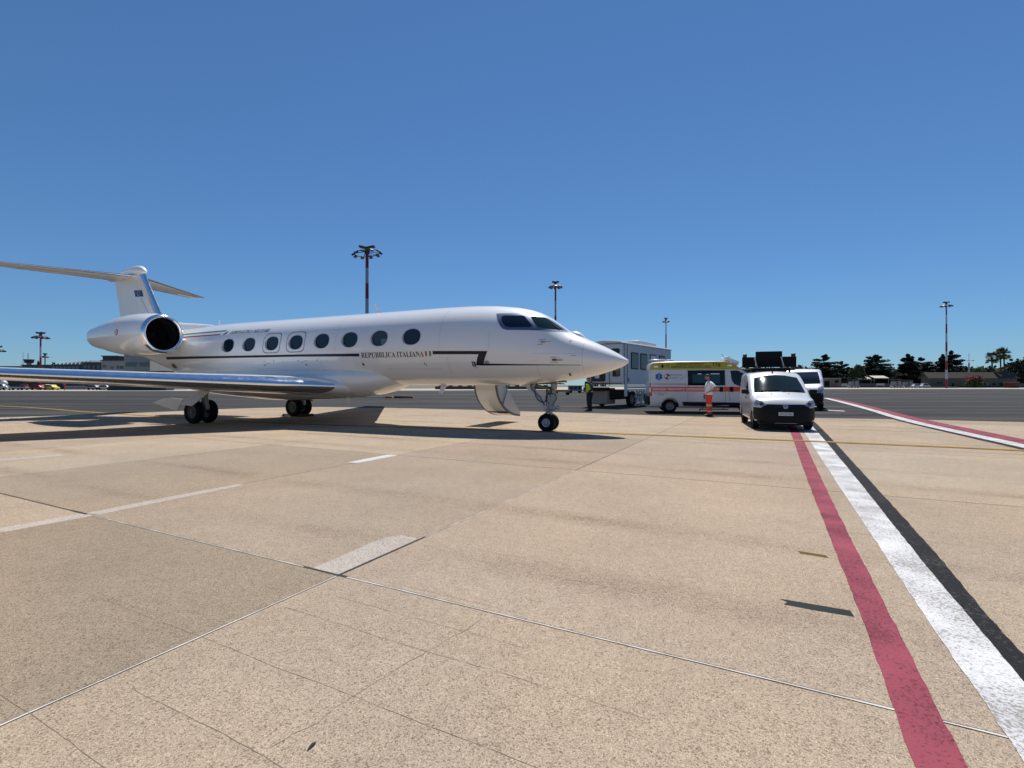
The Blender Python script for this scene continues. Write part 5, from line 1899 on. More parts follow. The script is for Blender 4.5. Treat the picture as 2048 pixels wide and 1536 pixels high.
# body: front wall is local x = 0, width y from 0 (near corner) to 2.45
mb = MB()
mb.box((4.3, 1.22, 2.75), (8.2, 2.40, 2.62))
HLbody = mb.build('box_body', HLG, HL, bevel=0.05)
mb = MB()
mb.prism([(-0.06, 4.05), (2.52, 4.05), (2.46, 4.16), (1.23, 4.26), (0.0, 4.16)], -0.25, 8.5, 'x')
mb.build('roof', HLW, HL, bevel=0.02)
mb = MB()
mb.box((5.2, 1.25, 4.36), (3.0, 1.5, 0.30))
mb.build('roof_unit', HLW, HL, bevel=0.06)
mb = MB()
mb.box((0.1, 1.22, 2.78), (0.28, 2.36, 2.52))
HLcab = mb.build('cab_front', HLW, HL, bevel=0.07)
for (y0, y1, z0, z1) in ((1.15, 2.15, 1.65, 2.62), (0.12, 0.62, 1.95, 2.6), (0.15, 0.70, 3.40, 3.72), (1.10, 1.65, 3.42, 3.72)):
    mb = MB()
    mb.prism(rect(y0, z0, y1, z1, 0.09), -0.10, -0.03, 'x')
    mb.build('cab_window', GLS, HL)
mb = MB()
mb.box((-0.06, 0.85, 2.5), (0.02, 0.03, 2.3))
mb.build('cab_seam', SEAM, HL)
for y0 in (1.30, 1.85):
    mb = MB()
    mb.box((-0.055, y0, 1.56 - 0.14), (0.03, 0.40, 0.20))
    mb.build('cab_lamp_cluster', BLKP, HL)
    for dy in (-0.1, 0.1):
        mb = MB()
        mb.tube([(-0.06, y0 + dy, 1.42), (-0.085, y0 + dy, 1.42)], 0.065, 12)
        mb.build('headlamp', LENS, HL, smooth=40)
mb = MB()
mb.box((-0.055, 1.65, 1.95), (0.012, 0.30, 0.30))
mb.build('paper_notice', mat('paper_white', (0.8, 0.78, 0.8), 0.7), HL).location = (-0.055, 0.05, 0.05)
for k, x0 in enumerate((1.30, 2.75, 4.35, 6.0)):
    mb = MB()
    mb.prism(rect(x0, 2.45, x0 + 1.12, 3.55, 0.10), -0.012, 0.06, 'y')
    f = mb.build('side_window', BLKP, HL)
    mb = MB()
    mb.prism(rect(x0 + 0.07, 2.52, x0 + 1.05, 3.48, 0.07), -0.020, 0.0, 'y')
    mb.build('pane', GLS if k != 2 else mat('pale_pane', (0.10, 0.14, 0.17), 0.05, coat=1), f)
for x0 in (0.32, 0.75):
    mb = MB()
    mb.box((x0, 0.005, 2.75), (0.03, 0.03, 2.6))
    mb.build('body_seam', SEAM, HL)
for (z0, hh, mm) in ((1.36, 0.09, HLW), (1.24, 0.08, SEAM), (1.10, 0.14, HLW)):
    mb = MB()
    mb.box((4.5, 0.05, z0), (7.2, 0.06, hh))
    mb.build('side_rail', mm, HL)
mb = MB()
mb.box((0.55, 0.02, 1.15), (0.35, 0.06, 0.9))
mb.build('corner_post', HLG, HL)
mb = MB()
mb.box((0.95, 0.03, 1.75), (0.16, 0.06, 0.22))
mb.build('service_socket', mat('socket_blue_grey', (0.05, 0.06, 0.10), 0.5), HL)
mb = MB()
mb.box((-0.12, 1.75, 1.16), (0.40, 1.75, 0.22))
mb.build('front_bumper', BLKP, HL, bevel=0.04)
mb = MB()
mb.box((-0.1, 2.35, 1.45), (0.12, 0.5, 0.4))
mb.build('front_guard', BLKP, HL, bevel=0.03)
mb = MB()
mb.box((0.75, 1.78, 0.70), (1.2, 1.30, 1.05))
mb.build('cab_base', HLB, HL, bevel=0.06)
mb = MB()
mb.box((4.4, 1.22, 0.62), (7.6, 1.0, 0.28))
mb.box((0.9, 0.6, 0.85), (0.9, 0.9, 0.5))
mb.build('chassis', UNDER, HL)
for x0 in (1.6, 6.4):
    for y0 in (0.18, 2.26):
        road_wheel(HL, (x0, y0, 0.48), 0.48, 0.28, 0.27)
for k in range(5):
    x0 = 2.6 + 0.75 * k
    mb = MB()
    mb.tube([(x0, 0.2, 0.30), (x0 + 0.5, 0.2, 1.05)], 0.05, 6)
    mb.tube([(x0 + 0.5, 0.2, 0.30), (x0, 0.2, 1.05)], 0.05, 6)
    mb.build('scissor_link', mat('lift_grey', (0.35, 0.36, 0.37), 0.5), HL)
for k in range(4):
    mb = MB()
    mb.box((2.2 + 0.9 * k, 0.10, 0.42), (0.10, 0.12, 0.75))
    mb.box((2.2 + 0.9 * k, 0.05, 0.08), (0.35, 0.35, 0.05))
    mb.build('outrigger', mat('outrigger_grey', (0.45, 0.46, 0.47), 0.5), HL)
mb = MB()
mb.box((2.1, -0.05, 0.62), (0.7, 0.25, 0.07))
mb.box((2.1, -0.12, 0.35), (0.6, 0.25, 0.05))
mb.build('access_step', mat('step_grey', (0.38, 0.38, 0.38), 0.5), HL)
# ---------------------------------------------------------------- people (local x = facing direction, y = their left)
SKIN = mat('skin', (0.36, 0.20, 0.13), 0.55)
HAIR = mat('dark_hair', (0.030, 0.024, 0.020), 0.7)
TEE = mat('white_cotton', (0.78, 0.78, 0.79), 0.85, var=0.05, vscale=12, bump=0.5, bscale=9)
ORG = mat('orange_red_workwear', (0.85, 0.05, 0.012), 0.8, var=0.12, vscale=10, bump=0.5, bscale=10)
BANDM = mat('reflective_band', (0.58, 0.47, 0.30), 0.5)
SHOE = mat('dark_shoe', (0.035, 0.04, 0.055), 0.6)
BLKC = mat('black_workwear', (0.012, 0.012, 0.015), 0.85, bump=0.4, bscale=10)
HIVIS = mat('hi_vis_yellow_green', (0.42, 0.62, 0.03), 0.7, var=0.15, vscale=12)
LENSD = mat('sunglass_lens', (0.01, 0.01, 0.01), 0.1, coat=1)


def skin_mesh(name, joints, bones, m, parent, root, sub=2):
    """joints: name -> (xyz, radius or (rx, ry)); one continuous skinned surface"""
    names = list(joints)
    me = bpy.data.meshes.new(name)
    me.from_pydata([joints[k][0] for k in names], [(names.index(a), names.index(b)) for a, b in bones], [])
    o = link_mesh(name, me, m, parent)
    sk = o.modifiers.new('skin', 'SKIN')
    sk.branch_smoothing = 0.6
    sk.use_smooth_shade = True
    ld = me.skin_vertices[0].data if me.skin_vertices else None
    if ld is None:
        bm = bmesh.new()
        bm.from_mesh(me)
        bm.verts.layers.skin.verify()
        bm.to_mesh(me)
        bm.free()
        ld = me.skin_vertices[0].data
    for i, k in enumerate(names):
        r = joints[k][1]
        ld[i].radius = r if isinstance(r, tuple) else (r, r)
        ld[i].use_root = (k == root)
    ss = o.modifiers.new('sub', 'SUBSURF')
    ss.levels = ss.render_levels = sub
    baked(o)
    if not o.data.materials:
        o.data.materials.append(m)
    o.data.polygons.foreach_set('use_smooth', [True] * len(o.data.polygons))
    return o


def head_mesh(c, rx, ry, rz):
    """head with brow, nose and chin; facing +x"""
    bm = bmesh.new()
    bmesh.ops.create_uvsphere(bm, u_segments=28, v_segments=20, radius=1.0)
    for v in bm.verts:
        x, y, z = v.co
        k = 1.0
        nx, ny, nz = x * rx, y * ry, z * rz
        if z < -0.15 and x > -0.2:            # jaw narrows to the chin
            t = (-z - 0.15)
            ny *= 1 - 0.35 * t
            nx = nx * (1 - 0.10 * t) + 0.012 * t
        if x < 0 and z < -0.2:
            nx *= 1 - 0.35 * (-z - 0.2)
        if abs(y) < 0.22 and x > 0.6:          # nose
            if -0.42 < z < 0.12:
                f = (1 - abs(y) / 0.22) * (0.12 - z) / 0.54
                nx += 0.030 * f
            if -0.62 < z < -0.50:
                nx += 0.006
        if 0.12 < z < 0.30 and x > 0.5:        # brow over eye sockets
            nx += 0.006
        if -0.08 < z < 0.12 and 0.15 < abs(y) < 0.5 and x > 0.5:
            nx -= 0.010
        v.co = Vector((c[0] + nx, c[1] + ny, c[2] + nz))
    return bm


def make_person(root, pose, mats, hair=True, glasses=True, tall=1.9):
    """pose: dict of joint -> xyz"""
    J = pose
    f = tall / 1.9
    R = {'pelvis': 0.115, 'waist': 0.105, 'chest': 0.115, 'neckb': 0.068, 'neck': 0.056, 'headb': 0.060,
         'hipL': 0.095, 'kneeL': 0.06, 'ankL': 0.042, 'toeL': 0.036, 'hipR': 0.095, 'kneeR': 0.06, 'ankR': 0.042, 'toeR': 0.036,
         'shL': 0.065, 'elL': 0.045, 'wrL': 0.031, 'shR': 0.065, 'elR': 0.045, 'wrR': 0.031}
    jj = {k: (J[k], R[k]) for k in R}
    bones = [('pelvis', 'waist'), ('waist', 'chest'), ('chest', 'neckb'), ('neckb', 'neck'), ('neck', 'headb'), ('pelvis', 'hipL'), ('hipL', 'kneeL'), ('kneeL', 'ankL'), ('ankL', 'toeL'),
             ('pelvis', 'hipR'), ('hipR', 'kneeR'), ('kneeR', 'ankR'), ('ankR', 'toeR'), ('chest', 'shL'), ('shL', 'elL'), ('elL', 'wrL'), ('chest', 'shR'), ('shR', 'elR'), ('elR', 'wrR')]
    for s in 'LR':
        w, el = Vector(J['wr' + s]), Vector(J['el' + s])
        d = (w - el).normalized()
        side_ = Vector(J.get('palm' + s, (1, 0, 0)))          # direction across the knuckles
        side_ = (side_ - d * side_.dot(d)).normalized()
        curl = d.cross(side_)
        pm = w + d * 0.065
        jj['pm' + s] = (tuple(pm), 0.027)
        bones.append(('wr' + s, 'pm' + s))
        for k, (o_, ln) in enumerate(((-0.032, 0.062), (-0.011, 0.078), (0.011, 0.074), (0.031, 0.058))):
            a = pm + side_ * o_ + d * 0.025
            b = a + d * ln * 0.55 + curl * 0.012
            c = b + d * ln * 0.40 + curl * 0.030
            for t, p in zip('abc', (a, b, c)):
                jj['f%s%d%s' % (s, k, t)] = (tuple(p), 0.0092)
            bones += [('pm' + s, 'f%s%da' % (s, k)), ('f%s%da' % (s, k), 'f%s%db' % (s, k)), ('f%s%db' % (s, k), 'f%s%dc' % (s, k))]
        a = w + d * 0.03 - side_ * 0.032
        b = a + d * 0.03 - side_ * 0.028
        c = b + d * 0.030 - side_ * 0.006
        for t, p in zip('abc', (a, b, c)):
            jj['t%s%s' % (s, t)] = (tuple(p), 0.0105)
        bones += [('wr' + s, 't%sa' % s), ('t%sa' % s, 't%sb' % s), ('t%sb' % s, 't%sc' % s)]
    body = skin_mesh('body', jj, bones, mats['skin'], root, 'pelvis')
    hc = Vector(J['head'])
    hb = head_mesh((0, 0, 0), 0.098, 0.077, 0.122)
    rot = Matrix.Rotation(radians(J.get('tilt', 0)), 4, 'Y')
    bmesh.ops.transform(hb, matrix=Matrix.Translation(hc) @ rot, verts=hb.verts)
    for sd in (-1, 1):                                     # ears
        m4 = Matrix.Translation(hc + Vector((-0.012, sd * 0.078, 0.0))) @ Matrix.Diagonal((0.022, 0.010, 0.034, 1))
        bmesh.ops.create_uvsphere(hb, u_segments=10, v_segments=8, radius=1.0, matrix=m4)
    # join head into the body mesh so skin stays one mesh
    hb2 = bmesh.new()
    hb2.from_mesh(body.data)
    tmp = bpy.data.meshes.new('tmp')
    hb.to_mesh(tmp)
    hb2.from_mesh(tmp)
    hb2.to_mesh(body.data)
    hb.free()
    hb2.free()
    bpy.data.meshes.remove(tmp)
    body.data.polygons.foreach_set('use_smooth', [True] * len(body.data.polygons))
    if hair:
        bm = bmesh.new()
        bmesh.ops.create_uvsphere(bm, u_segments=26, v_segments=18, radius=1.0)
        kill = [v for v in bm.verts if (v.co.z < 0.42 - 0.85 * (0.55 - v.co.x) if v.co.x < 0.55 else v.co.z < 0.50)]
        bmesh.ops.delete(bm, geom=kill, context='VERTS')
        rr = random.Random(3)
        for v in bm.verts:
            v.co = Vector((v.co.x * 0.107 - 0.004, v.co.y * 0.085, v.co.z * 0.131 + 0.002)) * (1 + rr.uniform(-0.02, 0.03))
        bmesh.ops.transform(bm, matrix=Matrix.Translation(hc) @ rot, verts=bm.verts)
        me = bpy.data.meshes.new('hair')
        bm.to_mesh(me)
        bm.free()
        ho = link_mesh('hair', me, mats.get('hair', HAIR), root)
        so_ = ho.modifiers.new('s', 'SOLIDIFY')
        so_.thickness = 0.008
        shade(me, 60)
    if glasses:
        gl = MB()
        for sd in (-1, 1):
            gl.box(hc + Vector((0.094, sd * 0.033, 0.012)), (0.012, 0.050, 0.036))
            gl.tube([hc + Vector((0.090, sd * 0.060, 0.018)), hc + Vector((-0.01, sd * 0.080, 0.014))], 0.005, 5)
        gl.build('sunglasses', LENSD, root)
    return body


MAN = empty('person', (9.05, 22.75, 0.004), radians(180 - 8), 'person in white T-shirt and orange-red trousers, hand on hip by the ambulance', 'person')
P1 = {'pelvis': (0, 0, 1.00), 'waist': (0.015, 0, 1.14), 'chest': (0.0, 0, 1.40), 'neckb': (-0.005, 0, 1.56), 'neck': (0.015, 0, 1.63), 'headb': (0.03, 0, 1.70), 'head': (0.05, 0, 1.785), 'tilt': 6,
      'hipL': (0.0, -0.0 + 0.10, 0.95), 'kneeL': (0.06, 0.13, 0.53), 'ankL': (0.03, 0.15, 0.10), 'toeL': (0.17, 0.17, 0.05),
      'hipR': (-0.01, -0.10, 0.95), 'kneeR': (-0.05, -0.12, 0.53), 'ankR': (-0.09, -0.13, 0.10), 'toeR': (0.05, -0.15, 0.05),
      'shL': (-0.01, 0.20, 1.50), 'elL': (-0.19, 0.36, 1.26), 'wrL': (0.02, 0.24, 1.09), 'palmL': (0.2, 0.9, 0.3),
      'shR': (-0.01, -0.20, 1.50), 'elR': (-0.02, -0.37, 1.25), 'wrR': (0.10, -0.21, 1.09), 'palmR': (0.2, -0.9, 0.3)}
# the camera sees his left side once he is turned to face image left
P1['elL'] = (-0.20, 0.30, 1.24)
P1['wrL'] = (0.045, 0.215, 1.10)
make_person(MAN, P1, {'skin': SKIN})


def garment(name, rings, limbs, m, parent):
    """torso rings (cx, z, rx, ry) plus tapered sleeve or leg tubes (points, radii) as one mesh"""
    g = MB()
    secs = [[(cx + rx * cos(2 * pi * k / 28), ry * math.copysign(abs(sin(2 * pi * k / 28)) ** 0.85, sin(2 * pi * k / 28)), z + 0.006 * sin(5 * 2 * pi * k / 28 + z * 20)) for k in range(28)] for (cx, z, rx, ry) in rings]
    g.loft(secs)
    for pts, rs in limbs:
        g.tube(pts, rs, 16)
    return g.build(name, m, parent, smooth=65)


garment('t_shirt', [(0.0, 0.97, 0.142, 0.178), (0.005, 1.04, 0.146, 0.182), (0.018, 1.14, 0.140, 0.176), (0.012, 1.26, 0.145, 0.184), (0.0, 1.38, 0.145, 0.196), (-0.006, 1.47, 0.128, 0.200), (-0.008, 1.53, 0.104, 0.165), (-0.004, 1.57, 0.080, 0.100), (0.0, 1.59, 0.066, 0.072)],
        [([(-0.005, 0.13, 1.50), (-0.03, 0.205, 1.475), (-0.10, 0.255, 1.375), (-0.135, 0.272, 1.325)], [0.085, 0.088, 0.082, 0.082]),
         ([(-0.005, -0.13, 1.50), (-0.012, -0.205, 1.475), (-0.018, -0.275, 1.375), (-0.02, -0.305, 1.325)], [0.085, 0.088, 0.082, 0.082])], TEE, MAN)
garment('trousers', [(0.0, 0.82, 0.11, 0.13), (0.0, 0.90, 0.132, 0.168), (0.0, 1.0, 0.128, 0.168), (0.005, 1.03, 0.122, 0.162)],
        [([(0.0, 0.085, 0.93), (0.02, 0.10, 0.76), (0.055, 0.128, 0.53), (0.045, 0.14, 0.30), (0.032, 0.15, 0.10)], [0.105, 0.108, 0.088, 0.084, 0.080]),
         ([(0.0, -0.085, 0.93), (-0.02, -0.10, 0.76), (-0.05, -0.12, 0.53), (-0.07, -0.125, 0.30), (-0.088, -0.13, 0.10)], [0.105, 0.108, 0.088, 0.084, 0.080])], ORG, MAN)
for (ya, xa, xb) in ((0.14, 0.052, 0.036), (-0.125, -0.058, -0.085)):
    for (z0, z1) in ((0.44, 0.53), (0.20, 0.26)):
        bd = MB()
        xm = xa if z0 > 0.3 else xb
        bd.tube([(xm, ya, z0), (xm, ya, z1)], 0.094, 16, caps=False)
        bd.build('trouser_band', BANDM, MAN, smooth=40)
for s in ('L', 'R'):
    a, t = Vector(P1['ank' + s]), Vector(P1['toe' + s])
    sh = MB()
    d = (t - a)
    d.z = 0
    d.normalize()
    nrm = Vector((-d.y, d.x, 0))
    secs = []
    for (u, w, h) in ((-0.085, 0.030, 0.085), (-0.06, 0.042, 0.115), (0.0, 0.046, 0.12), (0.08, 0.050, 0.085), (0.16, 0.048, 0.065), (0.205, 0.030, 0.045)):
        c = Vector((a.x, a.y, 0)) + d * u
        secs.append([c + nrm * (w * cos(2 * pi * k / 14)) + Vector((0, 0, max(0.0, h * 0.5 + h * 0.5 * math.copysign(abs(sin(2 * pi * k / 14)) ** 0.6, sin(2 * pi * k / 14))))) for k in range(14)])
    sh.loft(secs)
    sh.build('shoe', SHOE, MAN, smooth=60)

MAN.scale = (1.14, 1.14, 1.0)
VEST = empty('person', (4.30, 27.40, 0.004), radians(200), 'person in black with a bright yellow-green vest under the jet nose', 'person')
P2 = {'pelvis': (0, 0, 0.93), 'waist': (0.01, 0, 1.06), 'chest': (0.03, 0, 1.31), 'neckb': (0.035, 0, 1.46), 'neck': (0.05, 0, 1.53), 'headb': (0.06, 0, 1.60), 'head': (0.075, 0, 1.68), 'tilt': 10,
      'hipL': (0.0, 0.10, 0.88), 'kneeL': (0.10, 0.17, 0.49), 'ankL': (0.06, 0.21, 0.09), 'toeL': (0.20, 0.24, 0.05),
      'hipR': (-0.01, -0.10, 0.88), 'kneeR': (-0.02, -0.16, 0.49), 'ankR': (-0.10, -0.20, 0.09), 'toeR': (0.04, -0.23, 0.05),
      'shL': (0.02, 0.19, 1.40), 'elL': (0.02, 0.27, 1.12), 'wrL': (0.22, 0.25, 1.02), 'palmL': (0, 0, 1),
      'shR': (0.02, -0.19, 1.40), 'elR': (0.02, -0.27, 1.12), 'wrR': (0.22, -0.23, 1.02), 'palmR': (0, 0, 1)}
make_person(VEST, P2, {'skin': SKIN}, glasses=False)
garment('jacket', [(0.0, 0.80, 0.150, 0.190), (0.0, 0.93, 0.146, 0.185), (0.01, 1.05, 0.138, 0.175), (0.02, 1.28, 0.142, 0.188), (0.024, 1.38, 0.125, 0.190), (0.03, 1.44, 0.095, 0.14), (0.035, 1.48, 0.072, 0.08)],
        [([(0.02, 0.12, 1.41), (0.02, 0.20, 1.38), (0.02, 0.275, 1.12), (0.19, 0.252, 1.035)], [0.08, 0.085, 0.066, 0.048]),
         ([(0.02, -0.12, 1.41), (0.02, -0.20, 1.38), (0.02, -0.275, 1.12), (0.19, -0.235, 1.035)], [0.08, 0.085, 0.066, 0.048])], BLKC, VEST)
garment('trousers', [(0.0, 0.76, 0.11, 0.13), (0.0, 0.86, 0.132, 0.168), (0.0, 0.95, 0.128, 0.168)],
        [([(0.0, 0.09, 0.88), (0.05, 0.13, 0.70), (0.10, 0.17, 0.49), (0.06, 0.21, 0.10)], [0.11, 0.112, 0.096, 0.092]),
         ([(0.0, -0.09, 0.88), (-0.015, -0.13, 0.70), (-0.02, -0.16, 0.49), (-0.10, -0.20, 0.10)], [0.11, 0.112, 0.096, 0.092])], BLKC, VEST)
garment('hi_vis_vest', [(0.005, 1.0, 0.158, 0.196), (0.012, 1.10, 0.152, 0.190), (0.022, 1.28, 0.155, 0.198), (0.026, 1.38, 0.138, 0.196), (0.03, 1.425, 0.112, 0.15)], [], HIVIS, VEST)
VEST.scale = (1.12, 1.12, 1.03)
vb3 = MB()
vb3.tube([(0.012, 0, 1.12), (0.013, 0, 1.16)], 0.01, 4)
for s in ('L', 'R'):
    a, t = Vector(P2['ank' + s]), Vector(P2['toe' + s])
    sh = MB()
    d = (t - a)
    d.z = 0
    d.normalize()
    nrm = Vector((-d.y, d.x, 0))
    secs = []
    for (u, w, h) in ((-0.085, 0.030, 0.09), (-0.06, 0.045, 0.12), (0.0, 0.048, 0.12), (0.08, 0.052, 0.085), (0.16, 0.050, 0.07), (0.205, 0.030, 0.045)):
        c = Vector((a.x, a.y, 0)) + d * u
        secs.append([c + nrm * (w * cos(2 * pi * k / 14)) + Vector((0, 0, max(0.0, h * 0.5 + h * 0.5 * math.copysign(abs(sin(2 * pi * k / 14)) ** 0.6, sin(2 * pi * k / 14))))) for k in range(14)])
    sh.loft(secs)
    sh.build('boot', mat('black_boot', (0.012, 0.012, 0.012), 0.5), VEST, smooth=60)
# ---------------------------------------------------------------- far things. col(px, Y): a point of the plan seen in image column px at depth Y
def colx(px, Y):
    return (px - 1024.0) / 990.0 * Y


def hgt(py, Y):
    return EYE + (770.0 - py) / 990.0 * Y


MRED = mat('mast_red', (0.20, 0.012, 0.014), 0.5)
MWHT = mat('mast_white', (0.34, 0.35, 0.38), 0.5)
MDRK = mat('mast_head_dark', (0.035, 0.04, 0.045), 0.5)
MGREY = mat('mast_grey', (0.30, 0.31, 0.32), 0.5)


def light_mast(px, ptop, Y, bands, label, r0=0.42, r1=0.22, headw=3.2, red_top=True, tilt=0.0):
    h = hgt(ptop, Y)
    root = empty('light_mast', (colx(px, Y), Y, 0), 0, label, 'light mast', 'tall floodlight masts round the apron')
    n = bands
    for k in range(n):
        z0, z1 = h * 0.97 * k / n, h * 0.97 * (k + 1) / n
        ra, rb = r0 + (r1 - r0) * k / n, r0 + (r1 - r0) * (k + 1) / n
        mb = MB()
        mb.tube([(0, 0, z0), (0, 0, z1)], [ra, rb], 12)
        red = ((n - 1 - k) % 2 == 0) == red_top
        mb.build('pole_section', MRED if red else MWHT, root, smooth=40)
    hd = MB()
    R_ = headw
    ring = [(R_ * cos(2 * pi * k / 20), R_ * sin(2 * pi * k / 20), h * 0.985 - 0.6 + tilt * cos(2 * pi * k / 20)) for k in range(21)]
    hd.tube(ring, 0.10, 6, caps=False)
    for k in range(6):
        a = 2 * pi * k / 6
        hd.tube([(0, 0, h * 0.985 - 0.2), (R_ * cos(a), R_ * sin(a), h * 0.985 - 0.6)], 0.09, 5)
    hd.tube([(0, 0, h * 0.96), (0, 0, h)], r1 * 1.6, 10)
    hd.build('head_frame', MDRK, root, smooth=40)
    for k in range(10):
        a = 2 * pi * (k + 0.5) / 10
        fl = MB()
        fl.box((0, 0, 0), (0.9, 0.75, 0.35), Matrix.Rotation(a, 3, 'Z') @ Matrix.Rotation(radians(30), 3, 'Y'))
        o = fl.build('floodlight', MDRK, root)
        o.location = (R_ * cos(a) * 1.03, R_ * sin(a) * 1.03, h * 0.985 - 0.75 + tilt * cos(a))
    tp = MB()
    for sg in (-1, 1):
        tp.box((sg * R_ * 0.30, 0, h + 0.30), (R_ * 0.62, 1.2, 0.5), Matrix.Rotation(radians(-12 * sg), 3, 'Y'))
    tp.build('top_lamp_pair', MDRK, root, bevel=0.08)
    return root


light_mast(734, 497, 121, 9, 'tall red and white light mast behind the middle of the jet fuselage', 0.50, 0.38, 3.1, True, 0.4)
light_mast(1111, 566, 160, 7, 'tall light mast behind the cockpit of the jet', 0.46, 0.26, 1.8)
light_mast(1332, 638, 248, 5, 'slim grey light mast behind the high lift truck', 0.45, 0.28, 1.4, False)
light_mast(1893, 606, 222, 9, 'tall red and white light mast in front of the brown roofed hut', 0.5, 0.24, 1.9)
light_mast(81, 668, 145, 5, 'red and white light mast standing behind the jet wing, taller of the pair', 0.30, 0.20, 1.6)
light_mast(90, 709, 210, 3, 'small grey light mast beside the taller red and white one', 0.3, 0.22, 0.8, False)
light_mast(-4, 695, 150, 5, 'light mast cut off by the picture edge above the wing', 0.30, 0.20, 1.3)

# ---- trees
BARK = mat('bark', (0.055, 0.042, 0.03), 0.9, var=0.3, vscale=3)


def leaf_mat(name, c1, c2):
    if name in MATS:
        return MATS[name]
    m = bpy.data.materials.new(name)
    m.use_nodes = True
    nt = m.node_tree
    b = nt.nodes['Principled BSDF']
    g = nt.nodes.new('ShaderNodeNewGeometry')
    n = node(nt, 'ShaderNodeTexNoise', Scale=0.35, Detail=3)
    nt.links.new(g.outputs['Position'], n.inputs['Vector'])
    ad = node(nt, 'ShaderNodeMath', operation='ADD')
    mu = node(nt, 'ShaderNodeMath', operation='MULTIPLY')
    nt.links.new(g.outputs['Random Per Island'], mu.inputs[0])
    mu.inputs[1].default_value = 0.4
    nt.links.new(mu.outputs[0], ad.inputs[0])
    nt.links.new(n.outputs['Fac'], ad.inputs[1])
    c = ramp(nt, ad.outputs[0], 0.35, c1, 1.0, c2)
    nt.links.new(c, b.inputs['Base Color'])
    b.inputs['Roughness'].default_value = 0.7
    b.inputs['Specular IOR Level'].default_value = 0.2
    MATS[name] = m
    return m


CEDAR = leaf_mat('cedar_needles', (0.006, 0.011, 0.008), (0.018, 0.030, 0.017))
BROAD = leaf_mat('broad_leaves', (0.022, 0.038, 0.012), (0.070, 0.100, 0.030))
PALML = leaf_mat('palm_leaves', (0.030, 0.042, 0.014), (0.095, 0.105, 0.040))
YELB = leaf_mat('yellow_green_leaves', (0.09, 0.10, 0.015), (0.22, 0.22, 0.04))
PINK = leaf_mat('oleander_blossom', (0.20, 0.05, 0.07), (0.42, 0.14, 0.17))


def leaf_quads(mb, c, rad, n, size, rr, flat=1.0):
    for _ in range(n):
        while True:
            p = Vector((rr.uniform(-1, 1), rr.uniform(-1, 1), rr.uniform(-1, 1)))
            if 0.25 < p.length < 1:
                break
        p = Vector((p.x * rad[0], p.y * rad[1], p.z * rad[2])) + Vector(c)
        a = Vector((rr.uniform(-1, 1), rr.uniform(-1, 1), rr.uniform(-1, 1) * flat)).normalized()
        b = a.cross(Vector((rr.uniform(-1, 1), rr.uniform(-1, 1), rr.uniform(-1, 1)))).normalized()
        s = size * rr.uniform(0.6, 1.3)
        mb.add([p - a * s - b * s * 0.5, p + a * s - b * s * 0.5, p + a * s * 0.6 + b * s * 0.6, p - a * s * 0.7 + b * s * 0.5], [(0, 1, 2, 3)])


def cedar(px, ptop, Y, wpx, seed, label, top_wide=0.35, layers=10, m=None, lean=0.0):
    rr = random.Random(seed)
    h = hgt(ptop, Y)
    R_ = wpx / 990.0 * Y / 2
    root = empty('cedar_tree', (colx(px, Y), Y, 0), 0, label, 'tree', 'dark trees beyond the taxiway')
    tr = MB()
    tr.tube([(0, 0, 0), (rr.uniform(-.2, .2), 0, h * 0.35), (lean * 0.5, 0, h * 0.7), (lean, 0, h * 0.98)], [h * 0.028, h * 0.022, h * 0.013, h * 0.003], 8)
    lv = MB()
    for k in range(layers):
        t = k / (layers - 1)
        z = h * (0.14 + 0.80 * t)
        rad = R_ * ((1 - t) ** 0.8 * (1 - top_wide) + top_wide * sqrt(max(0, 1.02 - t * t))) * rr.uniform(0.78, 1.15)
        nb = max(3, int(7 * (1 - t) + 3))
        a0 = rr.uniform(0, 6)
        for j in range(nb):
            a = a0 + 2 * pi * j / nb + rr.uniform(-.3, .3)
            L_ = rad * rr.uniform(0.65, 1.08)
            zz = z + rr.uniform(-.05, .05) * h
            tip = Vector((cos(a) * L_ + lean * t, sin(a) * L_, zz + 0.03 * h))
            tr.tube([(lean * t, 0, z - 0.04 * h), tuple(tip * 0.6 + Vector((lean * t, 0, zz)) * 0.4 * 0), tuple(tip)] if False else [(lean * t, 0, z - 0.03 * h), tuple(tip)], [h * 0.007, h * 0.002], 5)
            for s_ in (0.45, 0.72, 0.97):
                c = Vector((lean * t, 0, z)).lerp(tip, s_)
                leaf_quads(lv, c, (L_ * 0.30 + 0.5, L_ * 0.30 + 0.5, h * 0.030 + 0.2), int(60 + 60 * s_), 0.36, rr, 0.4)
    leaf_quads(lv, (lean, 0, h * 0.96), (R_ * 0.12 + 0.3, R_ * 0.12 + 0.3, h * 0.04), 140, 0.28, rr)
    tr.build('trunk', BARK, root, smooth=50)
    lv.build('crown', m or CEDAR, root, fix=False)
    return root


